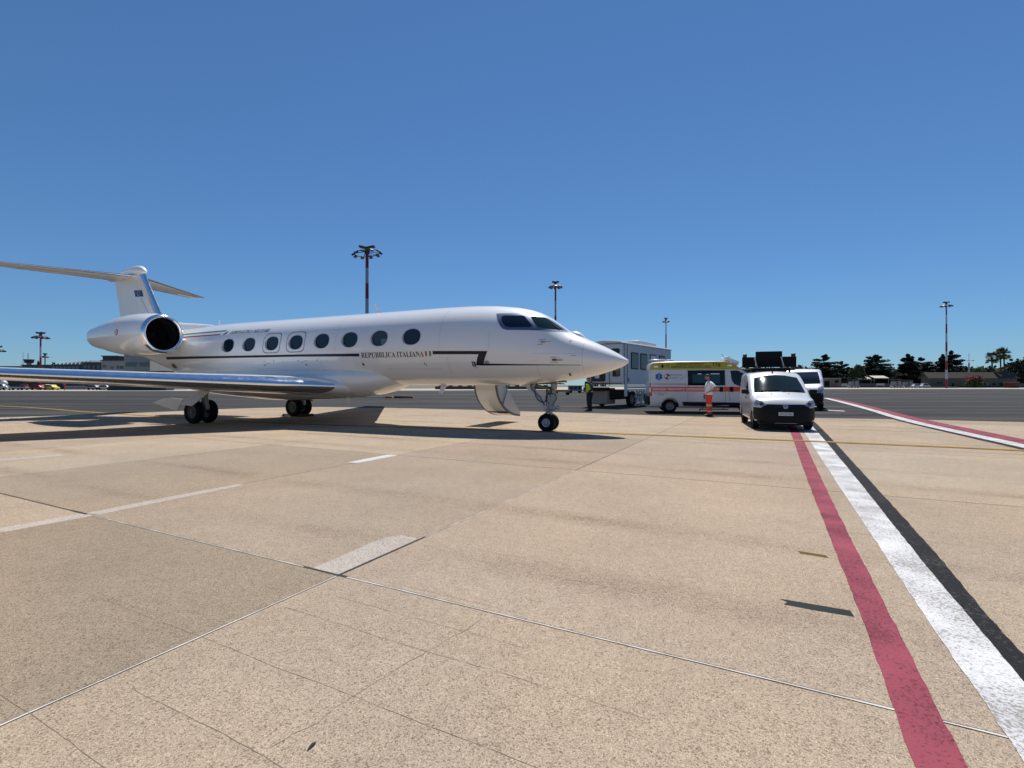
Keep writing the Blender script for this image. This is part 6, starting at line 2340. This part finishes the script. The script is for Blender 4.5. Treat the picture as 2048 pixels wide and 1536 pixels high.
def bushy(px, ptop, Y, wpx, seed, label, m, name='broadleaf_tree', cat='tree', n=3200, size=0.34, base=0.12, group='dark trees beyond the taxiway', pz=0.0):
    rr = random.Random(seed)
    h = hgt(ptop, Y)
    R_ = wpx / 990.0 * Y / 2
    root = empty(name, (colx(px, Y), Y, 0), 0, label, cat, group)
    tr = MB()
    lv = MB()
    k = 9
    for j in range(k):
        a = rr.uniform(0, 2 * pi)
        d = R_ * rr.uniform(0.1, 0.68)
        z = h * rr.uniform(base + 0.22, 0.80) * (1 - 0.25 * d / R_)
        c = Vector((cos(a) * d, sin(a) * d, z))
        tr.tube([(0, 0, 0), (c.x * 0.3, c.y * 0.3, z * 0.55), tuple(c)], [h * 0.022, h * 0.014, h * 0.004], 6)
        leaf_quads(lv, c, (R_ * 0.46, R_ * 0.46, h * 0.22), n // k, size * 1.15, rr)
    leaf_quads(lv, (0, 0, h * 0.78), (R_ * 0.45, R_ * 0.45, h * 0.21), n // 6, size, rr)
    tr.build('trunk', BARK, root, smooth=50)
    lv.build('crown', m, root, fix=False)
    return root


cedar(1648, 711, 285, 74, 1, 'broad dark cedar just right of the panel van', 0.75, 9)
cedar(1682, 725, 292, 46, 2, 'lower dark cedar to the right of the panel van, right of the broad one', 0.8, 8)
bushy(1716, 728, 275, 34, 3, 'mid green rounded tree left of the central big cedar', BROAD)
cedar(1752, 709, 290, 66, 4, 'big dome shaped dark cedar above the pale awnings', 0.9, 10)
cedar(1816, 709, 288, 46, 5, 'narrow topped cedar left of the spreading flat one', 0.5, 10)
cedar(1842, 717, 296, 62, 6, 'flat spreading cedar with drooping layered right side', 0.95, 8)
cedar(1886, 711, 300, 52, 7, 'pointed cedar partly behind the right hand light mast', 0.45, 10)
cedar(1902, 702, 306, 54, 8, 'tallest pointed cedar just right of the light mast', 0.4, 11)
bushy(1590, 733, 285, 60, 9, 'dark tree mostly hidden behind the roof sign of the compact van', CEDAR)
bushy(1958, 735, 320, 44, 31, 'low dark tree behind the hut, left of the palms', BROAD, size=0.4)
bushy(2030, 722, 300, 46, 32, 'large dark tree right of the palms', CEDAR, size=0.4)
bushy(2062, 708, 300, 60, 33, 'tall dark tree at the far right edge', CEDAR, size=0.4)
bushy(1925, 738, 325, 40, 34, 'low dark tree behind the hut, right of the pointed cedars', CEDAR, size=0.4)
bushy(1996, 738, 270, 34, 35, 'yellow-green bush behind the hut roof under the palms', YELB, 'shrub', 'bush', 900, 0.45)


def palm(px, ptop, Y, seed, label):
    rr = random.Random(seed)
    h = hgt(ptop, Y)
    root = empty('palm_tree', (colx(px, Y), Y, 0), 0, label, 'palm', 'fan palms behind the hut')
    zc = h - 3.7
    tr = MB()
    tr.tube([(0, 0, 0), (0.15, 0, zc * 0.5), (0.0, 0, zc)], [0.42, 0.32, 0.36], 9)
    tr.build('trunk', BARK, root, smooth=50)
    lv = MB()
    for k in range(64):
        el = rr.uniform(-0.95, 1.35)
        a = rr.uniform(0, 2 * pi)
        d = Vector((cos(a) * cos(el), sin(a) * cos(el), sin(el)))
        L_ = rr.uniform(2.6, 4.2)
        c = Vector((0, 0, zc)) + d * L_ * 0.55
        side_ = d.cross(Vector((0, 0, 1))).normalized()
        up = side_.cross(d)
        for j in range(9):                     # fan of narrow blades
            t = (j - 4) / 4 * 1.15
            bd = (d * cos(t) + side_ * sin(t)).normalized()
            e = c + bd * L_ * 0.5 - Vector((0, 0, 0.25 * abs(t)))
            w = side_ * cos(t) * 0.17 - d * sin(t) * 0.17
            lv.add([c - w * 0.3, c + w * 0.3, c.lerp(e, 0.55) + w, e, c.lerp(e, 0.55) - w], [(0, 1, 2, 3, 4)])
        lv.add([Vector((0, 0, zc)) + up * 0.04, Vector((0, 0, zc)) - up * 0.04, c], [(0, 1, 2)])
    leaf_quads(lv, (0, 0, zc - 0.9), (0.7, 0.7, 1.2), 120, 0.35, rr)
    lv.build('crown', PALML, root, fix=False)


palm(1984, 702, 262, 1, 'shortest fan palm, left of the three palms')
palm(2001, 697, 268, 2, 'middle fan palm standing close behind the tallest')
palm(2008, 694, 262, 3, 'tallest fan palm, right of the three palms')

# distant wood that reads as one mass
rr = random.Random(11)
wd = MB()
for k in range(150):
    px = 1480 + 640 * k / 150 + rr.uniform(-4, 4)
    Y = 360 + rr.uniform(0, 30)
    top = 737 + rr.uniform(-6, 5) - (14 if px > 2020 else 0)
    h = hgt(top, Y)
    leaf_quads(wd, (colx(px, Y), Y, h * 0.5), (6, 5, h * 0.5), 150, 1.3, rr)
tag(wd.build('far_wood', leaf_mat('far_wood_leaves', (0.012, 0.020, 0.012), (0.035, 0.05, 0.025)), None, fix=False), 'dark distant wood behind the cedars and the hut', 'wood', None, 'stuff')

# oleander
ol = bushy(1948, 752, 242, 42, 21, 'pink flowering oleander bush in front of the hut', BROAD, 'oleander_bush', 'bush', 900, 0.35, 0.0, None)
lv = MB()
rr = random.Random(5)
hh = hgt(752, 242)
leaf_quads(lv, (0, 0, hh * 0.80), (4.9, 2.4, hh * 0.26), 900, 0.30, rr)
lv.build('blossom', PINK, ol, fix=False)

# ---- hut with brown roof
HUTW = mat('hut_wall_green_grey', (0.06, 0.07, 0.06), 0.8, var=0.1, vscale=0.6)
HUTR = mat('hut_roof_brown', (0.040, 0.028, 0.025), 0.85, var=0.2, vscale=0.8)
Yh = 255
x0, x1 = colx(1858, Yh), colx(2034, Yh)
hut = empty('hut', ((x0 + x1) / 2, Yh, 0), 0, 'long low hut with brown pitched roof and grey-green wall', 'hut')
W_, D_, hw_, hr_ = (x1 - x0), 5.0, hgt(755.5, Yh), hgt(744.5, Yh + 2.5)
mb = MB()
mb.box((0, D_ / 2, hw_ / 2), (W_, D_, hw_))
mb.prism([(0, hw_), (D_, hw_), (D_ / 2, hr_ - 0.15)], -W_ / 2, W_ / 2, 'x')
mb.build('wall', HUTW, hut)
mb = MB()
mb.add([(-W_ / 2 - 1.0, -0.9, hw_ - 0.25), (W_ / 2 + 1, -0.9, hw_ - 0.25), (W_ / 2 + 1, D_ / 2, hr_), (-W_ / 2 - 1.0, D_ / 2, hr_), (W_ / 2 + 1, D_ + 0.9, hw_ - 0.25), (-W_ / 2 - 1.0, D_ + 0.9, hw_ - 0.25)], [(0, 1, 2, 3), (3, 2, 4, 5)])
ro = mb.build('roof', HUTR, hut, fix=False)
s_ = ro.modifiers.new('s', 'SOLIDIFY')
s_.thickness = 0.25
for px, w, z0, z1 in ((1876, 1.2, 2.2, 3.0), (1882, 1.0, 2.2, 3.0), (1906, 1.0, 0.1, 2.4), (1988, 1.4, 1.2, 2.6), (2002, 1.8, 0.9, 2.6)):
    mb = MB()
    mb.box((colx(px, Yh) - (x0 + x1) / 2, -0.03, (z0 + z1) / 2), (w, 0.10, z1 - z0))
    mb.build('window' if z0 > 0.5 else 'door', UNDER, hut)

# small building left of it, behind the van
Yb = 262
mb = MB()
kb = empty('brick_shed', (colx(1665, Yb), Yb, 0), 0, 'low beige flat roofed shed right behind the panel van', 'shed')
mb.box((0, 3, 2.4), (9, 6, 4.8))
mb.build('wall', mat('shed_wall', (0.14, 0.12, 0.10), 0.85, var=0.1, vscale=0.5), kb)
mb = MB()
mb.box((0, 3, 4.95), (9.6, 6.6, 0.35))
mb.build('roof', mat('shed_roof', (0.26, 0.22, 0.19), 0.8), kb)
mb = MB()
mb.box((2.2, -0.03, 3.3), (2.0, 0.1, 1.6))
mb.build('window', UNDER, kb)

# pale awnings under the big cedar
AWN = mat('awning_cream', (0.45, 0.41, 0.34), 0.8)
for (pa, pb_, pt, lab) in ((1716, 1743, 754, 'pale canvas awning under the big cedar, left one'), (1748, 1778, 752.5, 'pale canvas awning under the big cedar, right one')):
    Y = 272
    xa, xb = colx(pa, Y), colx(pb_, Y)
    z = hgt(pt, Y)
    aw = empty('awning', ((xa + xb) / 2, Y, 0), 0, lab, 'awning', 'pale awnings under the cedars')
    mb = MB()
    w = (xb - xa) / 2
    mb.add([(-w, 0, z - 0.9), (w, 0, z - 0.9), (w, 0, z - 1.3), (-w, 0, z - 1.3), (w, 4, z + 0.4), (-w, 4, z + 0.4)], [(0, 1, 4, 5), (0, 3, 2, 1)])
    c = mb.build('canopy', AWN, aw, fix=False)
    for xx in (-w + 0.2, w - 0.2):
        mb = MB()
        mb.tube([(xx, 0.1, 0), (xx, 0.1, z - 1.0)], 0.08, 6)
        mb.build('post', MGREY, aw)

# perimeter wall and its bits
Y = 266
mb = MB()
mb.box((0, 0, 1.15), (130, 0.3, 2.3))
o = mb.build('perimeter_wall', mat('perimeter_wall_grey', (0.055, 0.06, 0.065), 0.85, var=0.2, vscale=0.3))
o.location = (colx(1810, Y), Y, 0)
tag(o, 'low grey perimeter wall running under the dark trees', 'wall')
for (px, w, z, h, m, lab) in ((1689, 3.2, 1.5, 1.5, MWHT, 'pale rectangular board by the wall near the panel van'), (1761, 4.2, 1.7, 1.1, MWHT, 'pale rectangular board by the wall under the big cedar')):
    mb = MB()
    mb.box((0, 0, z), (w, 0.12, h))
    b_ = empty('notice_board', (colx(px, 258), 258, 0), 0, lab, 'board', 'pale boards by the wall')
    mb.build('panel', mat('board_pale', (0.30, 0.29, 0.27), 0.7), b_)
    for xx in (-w / 2 + 0.15, w / 2 - 0.15):
        mb = MB()
        mb.tube([(xx, 0.1, 0), (xx, 0.1, z)], 0.06, 6)
        mb.build('post', MGREY, b_)


def small_car(px, Y, L_, h, m, label, rz=0.0, group='small vehicles along the far edge', name='parked_car', two_tone=None):
    root = empty(name, (colx(px, Y), Y, 0), rz, label, 'vehicle', group)
    mb = MB()
    w = 0.85
    prof = [(-L_ / 2, 0.35), (-L_ / 2, h * 0.55), (-L_ * 0.40, h * 0.62), (-L_ * 0.30, h), (L_ * 0.15, h), (L_ * 0.30, h * 0.62), (L_ * 0.48, h * 0.52), (L_ / 2, 0.35)]
    mb.prism(prof, -w, w, 'y')
    mb.build('body', m, root, bevel=0.08)
    mb = MB()
    mb.prism([(-L_ * 0.36, h * 0.64), (-L_ * 0.28, h * 0.94), (L_ * 0.13, h * 0.94), (L_ * 0.25, h * 0.64)], -w - 0.01, w + 0.01, 'y')
    mb.build('window_band', GLS, root)
    for ax in (-L_ * 0.30, L_ * 0.30):
        for sd in (-1, 1):
            mb = MB()
            mb.tube([(ax, sd * (w - 0.18), 0.33), (ax, sd * (w + 0.02), 0.33)], 0.33, 14)
            mb.build('wheel', RUB, root, smooth=40)
    return root


def steps_truck(px, Y, label, s=1.0):
    root = empty('boarding_steps', (colx(px, Y), Y, 0), 0, label, 'steps', 'parked equipment along the far edge')
    GREYE = mat('equipment_grey', (0.20, 0.20, 0.19), 0.7)
    mb = MB()
    mb.box((0, 0, 0.75 * s), (4.2 * s, 2.0 * s, 0.5 * s))
    mb.build('chassis', mat('equipment_white', (0.40, 0.40, 0.39), 0.6), root, bevel=0.05)
    mb = MB()
    mb.box((-1.1 * s, 0, 2.0 * s), (1.3 * s, 1.8 * s, 2.0 * s))
    mb.build('cab', GREYE, root, bevel=0.08)
    mb = MB()
    mb.box((1.0 * s, 0, 2.1 * s), (1.5 * s, 1.8 * s, 2.2 * s))
    mb.build('stair_box', GREYE, root, bevel=0.05)
    mb = MB()
    mb.box((0, 0, 3.7 * s), (3.9 * s, 2.1 * s, 0.2 * s))
    mb.build('canopy', mat('equipment_olive', (0.12, 0.12, 0.09), 0.7), root)
    for ax in (-1.4, 1.4):
        for sd in (-1, 1):
            mb = MB()
            mb.tube([(ax * s, sd * 0.8 * s, 0.4 * s), (ax * s, sd * 1.02 * s, 0.4 * s)], 0.4 * s, 14)
            mb.build('wheel', RUB, root, smooth=40)


steps_truck(1707, 236, 'grey covered equipment truck between the panel van and the boards', 1.05)
steps_truck(1792, 236, 'grey covered equipment truck under the flat spreading cedar, left one', 1.05)
steps_truck(1815, 238, 'grey covered equipment truck under the flat spreading cedar, right one', 1.0)
CARW = mat('far_car_white', (0.42, 0.43, 0.44), 0.4, coat=0.5)
CARR = mat('far_car_red', (0.30, 0.03, 0.025), 0.4, coat=0.5)
CARG = mat('far_car_grey', (0.22, 0.23, 0.24), 0.4, coat=0.5)
CARY = mat('far_car_yellow', (0.50, 0.42, 0.04), 0.5)
small_car(1832, 234, 3.6, 1.9, CARW, 'small white cart left of the pair by the hut')
small_car(1850, 234, 4.2, 2.1, CARW, 'small white car nearest the hut gable')
small_car(1650, 245, 4.2, 1.5, mat('far_car_dark', (0.02, 0.02, 0.022), 0.4, coat=0.5), 'dark car beside the beige shed')
mb = MB()
rb = empty('kiosk', (colx(2023, 240), 240, 0), 0, 'dark red kiosk with pale roof at the right end of the hut', 'kiosk')
mb.box((0, 0, 1.35), (4.2, 3, 2.7))
mb.build('wall', mat('kiosk_red', (0.07, 0.012, 0.010), 0.7, var=0.2, vscale=1), rb)
mb = MB()
mb.box((0, 0, 2.8), (4.6, 3.4, 0.2))
mb.build('roof', mat('kiosk_roof', (0.30, 0.20, 0.17), 0.7), rb)
mb = MB()
mb.box((0.2, -1.52, 1.6), (2.6, 0.06, 0.9))
mb.build('shutter', mat('kiosk_shutter', (0.08, 0.01, 0.01), 0.6), rb)
# flowerbed kerb with low plants
mb = MB()
mb.box((0, 0, 0.25), (14, 1.2, 0.5))
o = mb.build('planter', mat('planter_dry', (0.20, 0.18, 0.11), 0.9, var=0.3, vscale=1), None, bevel=0.1)
o.location = (colx(1885, 232), 232, 0)
tag(o, 'long low planter at the foot of the right hand light mast', 'planter')
# lattice aerial behind the hut
ae = empty('aerial', (colx(1938, 340), 340, 0), 0, 'thin cross shaped aerial rising behind the hut', 'aerial')
h = hgt(707, 340)
mb = MB()
mb.tube([(0, 0, 0), (0, 0, h * 0.72)], 0.5, 8)
mb.tube([(0, 0, h * 0.72), (0, 0, h)], 0.14, 6)
mb.build('pole', MGREY, ae)
mb = MB()
zc = hgt(721, 340)
mb.tube([(-3.0, 0, zc), (3.0, 0, zc)], 0.14, 6)
mb.box((-3.0, 0, zc), (0.7, 0.5, 0.6))
mb.box((3.0, 0, zc), (0.7, 0.5, 0.6))
mb.build('cross_arm', MGREY, ae)

# ---- left: terminal buildings
TW = mat('terminal_pale', (0.28, 0.275, 0.27), 0.8, var=0.06, vscale=0.2)
TG = mat('terminal_grey', (0.09, 0.09, 0.09), 0.8, var=0.15, vscale=0.2)
TD = mat('terminal_dark', (0.03, 0.032, 0.036), 0.6)
TGLASS = mat('terminal_glass', (0.01, 0.014, 0.02), 0.08, coat=1)


def block(name, pa, pb_, ptop, Y, depth, m, label, cat='building', roofm=None, wins=(), base=0.0, roofs=()):
    xa, xb = colx(pa, Y), colx(pb_, Y)
    z = hgt(ptop, Y)
    root = empty(name, ((xa + xb) / 2, Y, 0), 0, label, cat)
    mb = MB()
    mb.box((0, depth / 2, (z + base) / 2), (xb - xa, depth, z - base))
    mb.build('wall', m, root)
    mb = MB()
    mb.box((0, depth / 2, z + 0.15), (xb - xa + 0.6, depth + 0.6, 0.3))
    mb.build('roof', roofm or TG, root)
    for (qa, qb, q0, q1) in wins:
        wa, wb = colx(qa, Y) - (xa + xb) / 2, colx(qb, Y) - (xa + xb) / 2
        za, zb = hgt(q1, Y), hgt(q0, Y)
        mb = MB()
        mb.box(((wa + wb) / 2, -0.02, (za + zb) / 2), (wb - wa, 0.14, zb - za))
        f = mb.build('window', MGREY, root)
        mb = MB()
        mb.box(((wa + wb) / 2, -0.08, (za + zb) / 2), ((wb - wa) * 0.94, 0.10, (zb - za) * 0.90))
        mb.build('pane', TGLASS, f)
    return root


tl = block('terminal', 44, 175, 731, 175, 30, TG, 'long grey terminal hall with saw-tooth roof behind the wing', wins=[(48 + 9 * k, 55 + 9 * k, 734, 742) for k in range(5)] + [(104 + 8 * k, 110 + 8 * k, 733, 740) for k in range(7)])
for k in range(9):
    mb = MB()
    xa = colx(100 + 8 * k, 175) - (colx(44, 175) + colx(175, 175)) / 2
    zt = hgt(731, 175)
    mb.prism([(xa, zt + 0.3), (xa + 1.5, zt + 0.3), (xa + 1.2, zt + 0.9 + 0.13 * k)], 2, 28, 'y')
    mb.build('roof_light', MGREY, tl)
mb = MB()
mb.box((0, -3, hgt(768, 160) * 0.9), ((colx(190, 160) - colx(10, 160)), 1.0, 2.6))
o = mb.build('dark_wall_band', mat('shaded_wall_navy', (0.010, 0.02, 0.045), 0.6, var=0.3, vscale=0.3), None)  # ground floor wall of the terminal, its shadow put into the dark colour
o.location = (colx(100, 160), 160, 0)
tag(o, 'long dark blue wall band, shade put in its colour, behind the parked ramp vehicles', 'fence')
block('office_block', 165, 205, 726, 170, 14, TG, 'grey two storey office block joining the terminal to the pale wing', wins=[(168, 173, 731, 736), (176, 181, 731, 736), (204 - 9, 204 - 4, 731, 737), (186, 190, 731, 737)])
block('terminal_wing', 203, 252, 722, 160, 18, TW, 'pale terminal wing with small dark windows under the engine', wins=[(221, 227, 733, 738), (233, 239, 732, 738), (241, 248, 732, 738), (206, 213, 730, 736)])
block('roof_pavilion', 205, 236, 713, 165, 10, TD, 'dark penthouse on top of the pale terminal wing', base=7)
block('terminal_annex', 248, 300, 709, 140, 16, TW, 'pale annex with long dark window strips below the engine', wins=[(251, 274, 724.5, 733.5), (279, 299, 724.5, 733.5)])
mb = MB()
mb.box((0, 0, hgt(742, 132) / 2), (colx(340, 132) - colx(225, 132), 3, hgt(742, 132)))
o = mb.build('dark_canopy', TD, None)
o.location = (colx(283, 132), 132, 0)
tag(o, 'dark covered walkway in front of the pale annex', 'canopy')
ctl = empty('control_tower', (colx(58, 240), 240, 0), 0, 'small distant control tower with aerial left of the light mast', 'tower')
z = hgt(718, 240)
mb = MB()
mb.tube([(0, 0, 0), (0, 0, z - 1.5)], 0.9, 10)
mb.build('shaft', TW, ctl)
mb = MB()
mb.lathe([(0, 0.1), (0.0, 1.6), (1.8, 2.1), (1.8, 0.1)], Matrix.Translation((0, 0, z - 2)) @ Matrix.Rotation(radians(-90), 4, 'Y'), 12)
mb.build('cab', TD, ctl)
mb = MB()
mb.tube([(-0.5, 0, z), (-0.5, 0, hgt(706, 240))], 0.12, 5)
mb.build('aerial', TD, ctl)
mb = MB()
mb.tube([(0, 0, 0), (0, 0, hgt(703, 240))], [0.25, 0.05], 6)
o = mb.build('thin_aerial', MGREY)
o.location = (colx(46, 240), 240, 0)
tag(o, 'thin bare aerial left of the distant control tower', 'aerial')
bushy(77, 720, 185, 8, 41, 'small round tree top behind the terminal by the light mast', CEDAR, n=300, size=0.35, group='trees behind the terminal')
bushy(107, 721, 185, 13, 42, 'wider round tree top behind the terminal roof', CEDAR, n=300, size=0.35, group='trees behind the terminal')
mb = MB()
mb.box((0, 0, hgt(733, 230) / 2), (38, 10, hgt(733, 230)))
o = mb.build('hangar', TG)
o.location = (colx(18, 230), 230, 0)
tag(o, 'low grey hangar at the far left above the wing', 'hangar')

# ramp traffic under the near wing
small_car(4, 138, 4.4, 1.7, CARW, 'white car at the far left edge under the wing')
small_car(78, 140, 3.8, 1.35, CARR, 'small red tractor under the wing')
small_car(103, 141, 3.6, 1.5, CARY, 'yellow and white service car under the wing')
small_car(92, 146, 4.4, 1.6, CARW, 'white car parked behind the red tractor')
small_car(190, 140, 3.8, 1.4, CARG, 'grey car with dark glass, left of the two by the crowd barriers')
small_car(212, 140, 3.8, 1.4, CARW, 'pale car, right of the two by the crowd barriers')
bl = empty('belt_loader', (colx(40, 137), 137, 0), 0, 'grey belt loader with raised conveyor under the wing', 'loader')
mb = MB()
mb.box((0, 0, 0.7), (3.6, 1.6, 0.5))
mb.build('chassis', CARG, bl, bevel=0.05)
mb = MB()
mb.box((0.2, 0, 1.5), (4.8, 0.8, 0.22), Matrix.Rotation(radians(-22), 3, 'Y'))
mb.build('conveyor', mat('conveyor_black', (0.02, 0.02, 0.02), 0.7), bl)
mb = MB()
mb.box((1.3, 0.3, 1.2), (0.8, 0.7, 0.7))
mb.build('seat_box', CARR, bl, bevel=0.05)
for ax in (-1.2, 1.2):
    for sd in (-1, 1):
        mb = MB()
        mb.tube([(ax, sd * 0.6, 0.32), (ax, sd * 0.82, 0.32)], 0.32, 12)
        mb.build('wheel', RUB, bl)
# a parked airliner nose peeking in at the left edge
ln = empty('parked_airliner', (colx(15, 150), 150, 0), 0, 'nose of a parked white airliner peeking in at the left edge', 'aeroplane')
mb = MB()
mb.loft([[(x_, r * cos(2 * pi * k / 20), 2.2 + r * sin(2 * pi * k / 20) - dz) for k in range(20)] for (x_, r, dz) in ((0, 0.02, 0.4), (-0.3, 0.5, 0.35), (-0.9, 0.9, 0.22), (-2.0, 1.3, 0.08), (-3.5, 1.5, 0), (-12, 1.5, 0), (-16, 0.6, -0.6))])
mb.build('fuselage', CARW, ln, smooth=50)
mb = MB()
mb.box((-1.6, 0, 2.75), (0.7, 1.9, 0.3))
mb.build('windshield', GLS, ln)
mb = MB()
mb.tube([(-2.2, 0, 0.3), (-2.2, 0, 1.2)], 0.08, 6)
mb.tube([(-2.2, -0.25, 0.3), (-2.2, 0.25, 0.3)], 0.3, 12)
mb.build('nose_gear', RUB, ln)
# crowd barriers
for k in range(4):
    bx = empty('crowd_barrier', (colx(135 + 10.5 * k, 136), 136, 0), radians(4 * (k % 2)), ['steel crowd barrier next to the red marker post under the wing', 'second steel crowd barrier from the red marker post', 'third steel crowd barrier from the red marker post', 'fourth steel crowd barrier, nearest the grey parked car'][k], 'barrier', 'steel crowd barriers in a row under the wing')
    mb = MB()
    for t in range(7):
        mb.tube([(-0.7 + 0.23 * t, 0, 0.15), (-0.7 + 0.23 * t, 0, 1.1)], 0.03, 5)
    mb.build('bars', MGREY, bx)
    mb = MB()
    mb.tube([(-0.75, 0, 1.1), (0.75, 0, 1.1)], 0.04, 5)
    mb.tube([(-0.75, 0, 0.15), (0.75, 0, 0.15)], 0.04, 5)
    mb.build('rail', MGREY, bx)
mb = MB()
mb.tube([(0, 0, 0), (0, 0, 1.6)], 0.14, 8)
mb.box((0, 0, 1.65), (0.5, 0.3, 0.4))
o = mb.build('marker_post', mat('marker_red', (0.42, 0.05, 0.03), 0.6))
o.location = (colx(129, 135), 135, 0)
tag(o, 'red marker post at the left end of the crowd barriers', 'post')

# ground equipment seen under the fuselage
eq = empty('towing_dolly', (colx(1118, 70), 70, 0), 0, 'yellow and red baggage dolly seen behind the nose gear', 'dolly')
mb = MB()
mb.box((0, 0, 0.62), (3.0, 1.4, 0.28))
mb.build('deck', mat('dolly_yellow', (0.42, 0.22, 0.03), 0.7, var=0.2, vscale=2), eq, bevel=0.03)
mb = MB()
mb.box((-0.5, -0.72, 0.34), (0.6, 0.06, 0.25))
mb.build('red_panel', CARR, eq)
for ax in (-1.2, 1.2):
    mb = MB()
    mb.tube([(ax, -0.65, 0.22), (ax, 0.65, 0.22)], 0.22, 12)
    mb.build('wheel_pair', RUB, eq)
gp = empty('ground_power_unit', (colx(1150, 88), 88, 0), 0, 'grey ground power trailer behind the nose of the jet', 'trailer')
gp.scale = (0.9, 0.9, 0.9)
mb = MB()
mb.box((0, 0, 0.95), (2.6, 1.5, 1.1))
mb.build('housing', mat('gpu_grey', (0.20, 0.21, 0.22), 0.6, var=0.1, vscale=1), gp, bevel=0.06)
for k in range(3):
    mb = MB()
    mb.box((-0.8 + 0.8 * k, -0.76, 1.0), (0.55, 0.04, 0.6))
    mb.build('louvre_panel', TD, gp)
for ax in (-0.9, 0.9):
    mb = MB()
    mb.tube([(ax, -0.7, 0.28), (ax, 0.7, 0.28)], 0.28, 12)
    mb.build('wheel_pair', RUB, gp)
for (px, Y, m, lab) in ((778, 53, mat('chock_yellow', (0.45, 0.24, 0.02), 0.7), 'yellow chock block on the asphalt under the fuselage'), (796, 53, mat('block_dark', (0.10, 0.06, 0.03), 0.8), 'brown block on the asphalt right of the yellow chock'), (814, 53, mat('block_orange', (0.30, 0.10, 0.03), 0.8), 'longer brown and orange block right of the other two')):
    mb = MB()
    L_ = 0.9 if px < 810 else 1.4
    mb.prism([(-L_ / 2, 0), (L_ / 2, 0), (L_ / 2 - 0.08, 0.22), (-L_ / 2 + 0.1, 0.25)], -0.15, 0.15, 'y')
    o = mb.build('ground_block', m, None, bevel=0.03)
    o.location = (colx(px, Y), Y, 0.01)
    tag(o, lab, 'chock', 'blocks on the asphalt under the fuselage')
sf = empty('barrier_rack', (colx(740, 56), 56, 0), 0, 'rack of thin steel barrier posts seen under the belly', 'rack')
mb = MB()
for k in range(9):
    mb.tube([(-2.3 + 0.55 * k, 0.1 * (k % 3), 0.05), (-2.3 + 0.55 * k, 0.1 * (k % 3), 1.5)], 0.035, 6)
mb.build('posts', mat('post_blue_grey', (0.25, 0.29, 0.36), 0.5), sf)
mb = MB()
mb.box((0, 0.1, 0.05), (5.0, 0.5, 0.08))
mb.build('base', MGREY, sf)
# far barriers line under the belly of the jet
for k in range(12):
    mb = MB()
    mb.box((0, 0, 0.5), (3.2, 0.5, 1.0))
    mb.box((0.4, 0, 1.2), (1.4, 0.4, 0.5))
    o = mb.build('baggage_cart', mat('cart_dark', (0.04, 0.035, 0.035), 0.7, var=0.3, vscale=0.5), None, bevel=0.06)
    o.location = (colx(880 + 19 * k, 165) , 165, 0)
    tag(o, ['leftmost', 'second', 'third', 'fourth', 'fifth', 'sixth', 'seventh', 'eighth', 'ninth', 'tenth', 'eleventh', 'rightmost'][k] + ' small dark baggage cart of the distant row under the fuselage', 'cart', 'distant row of dark carts under the fuselage')
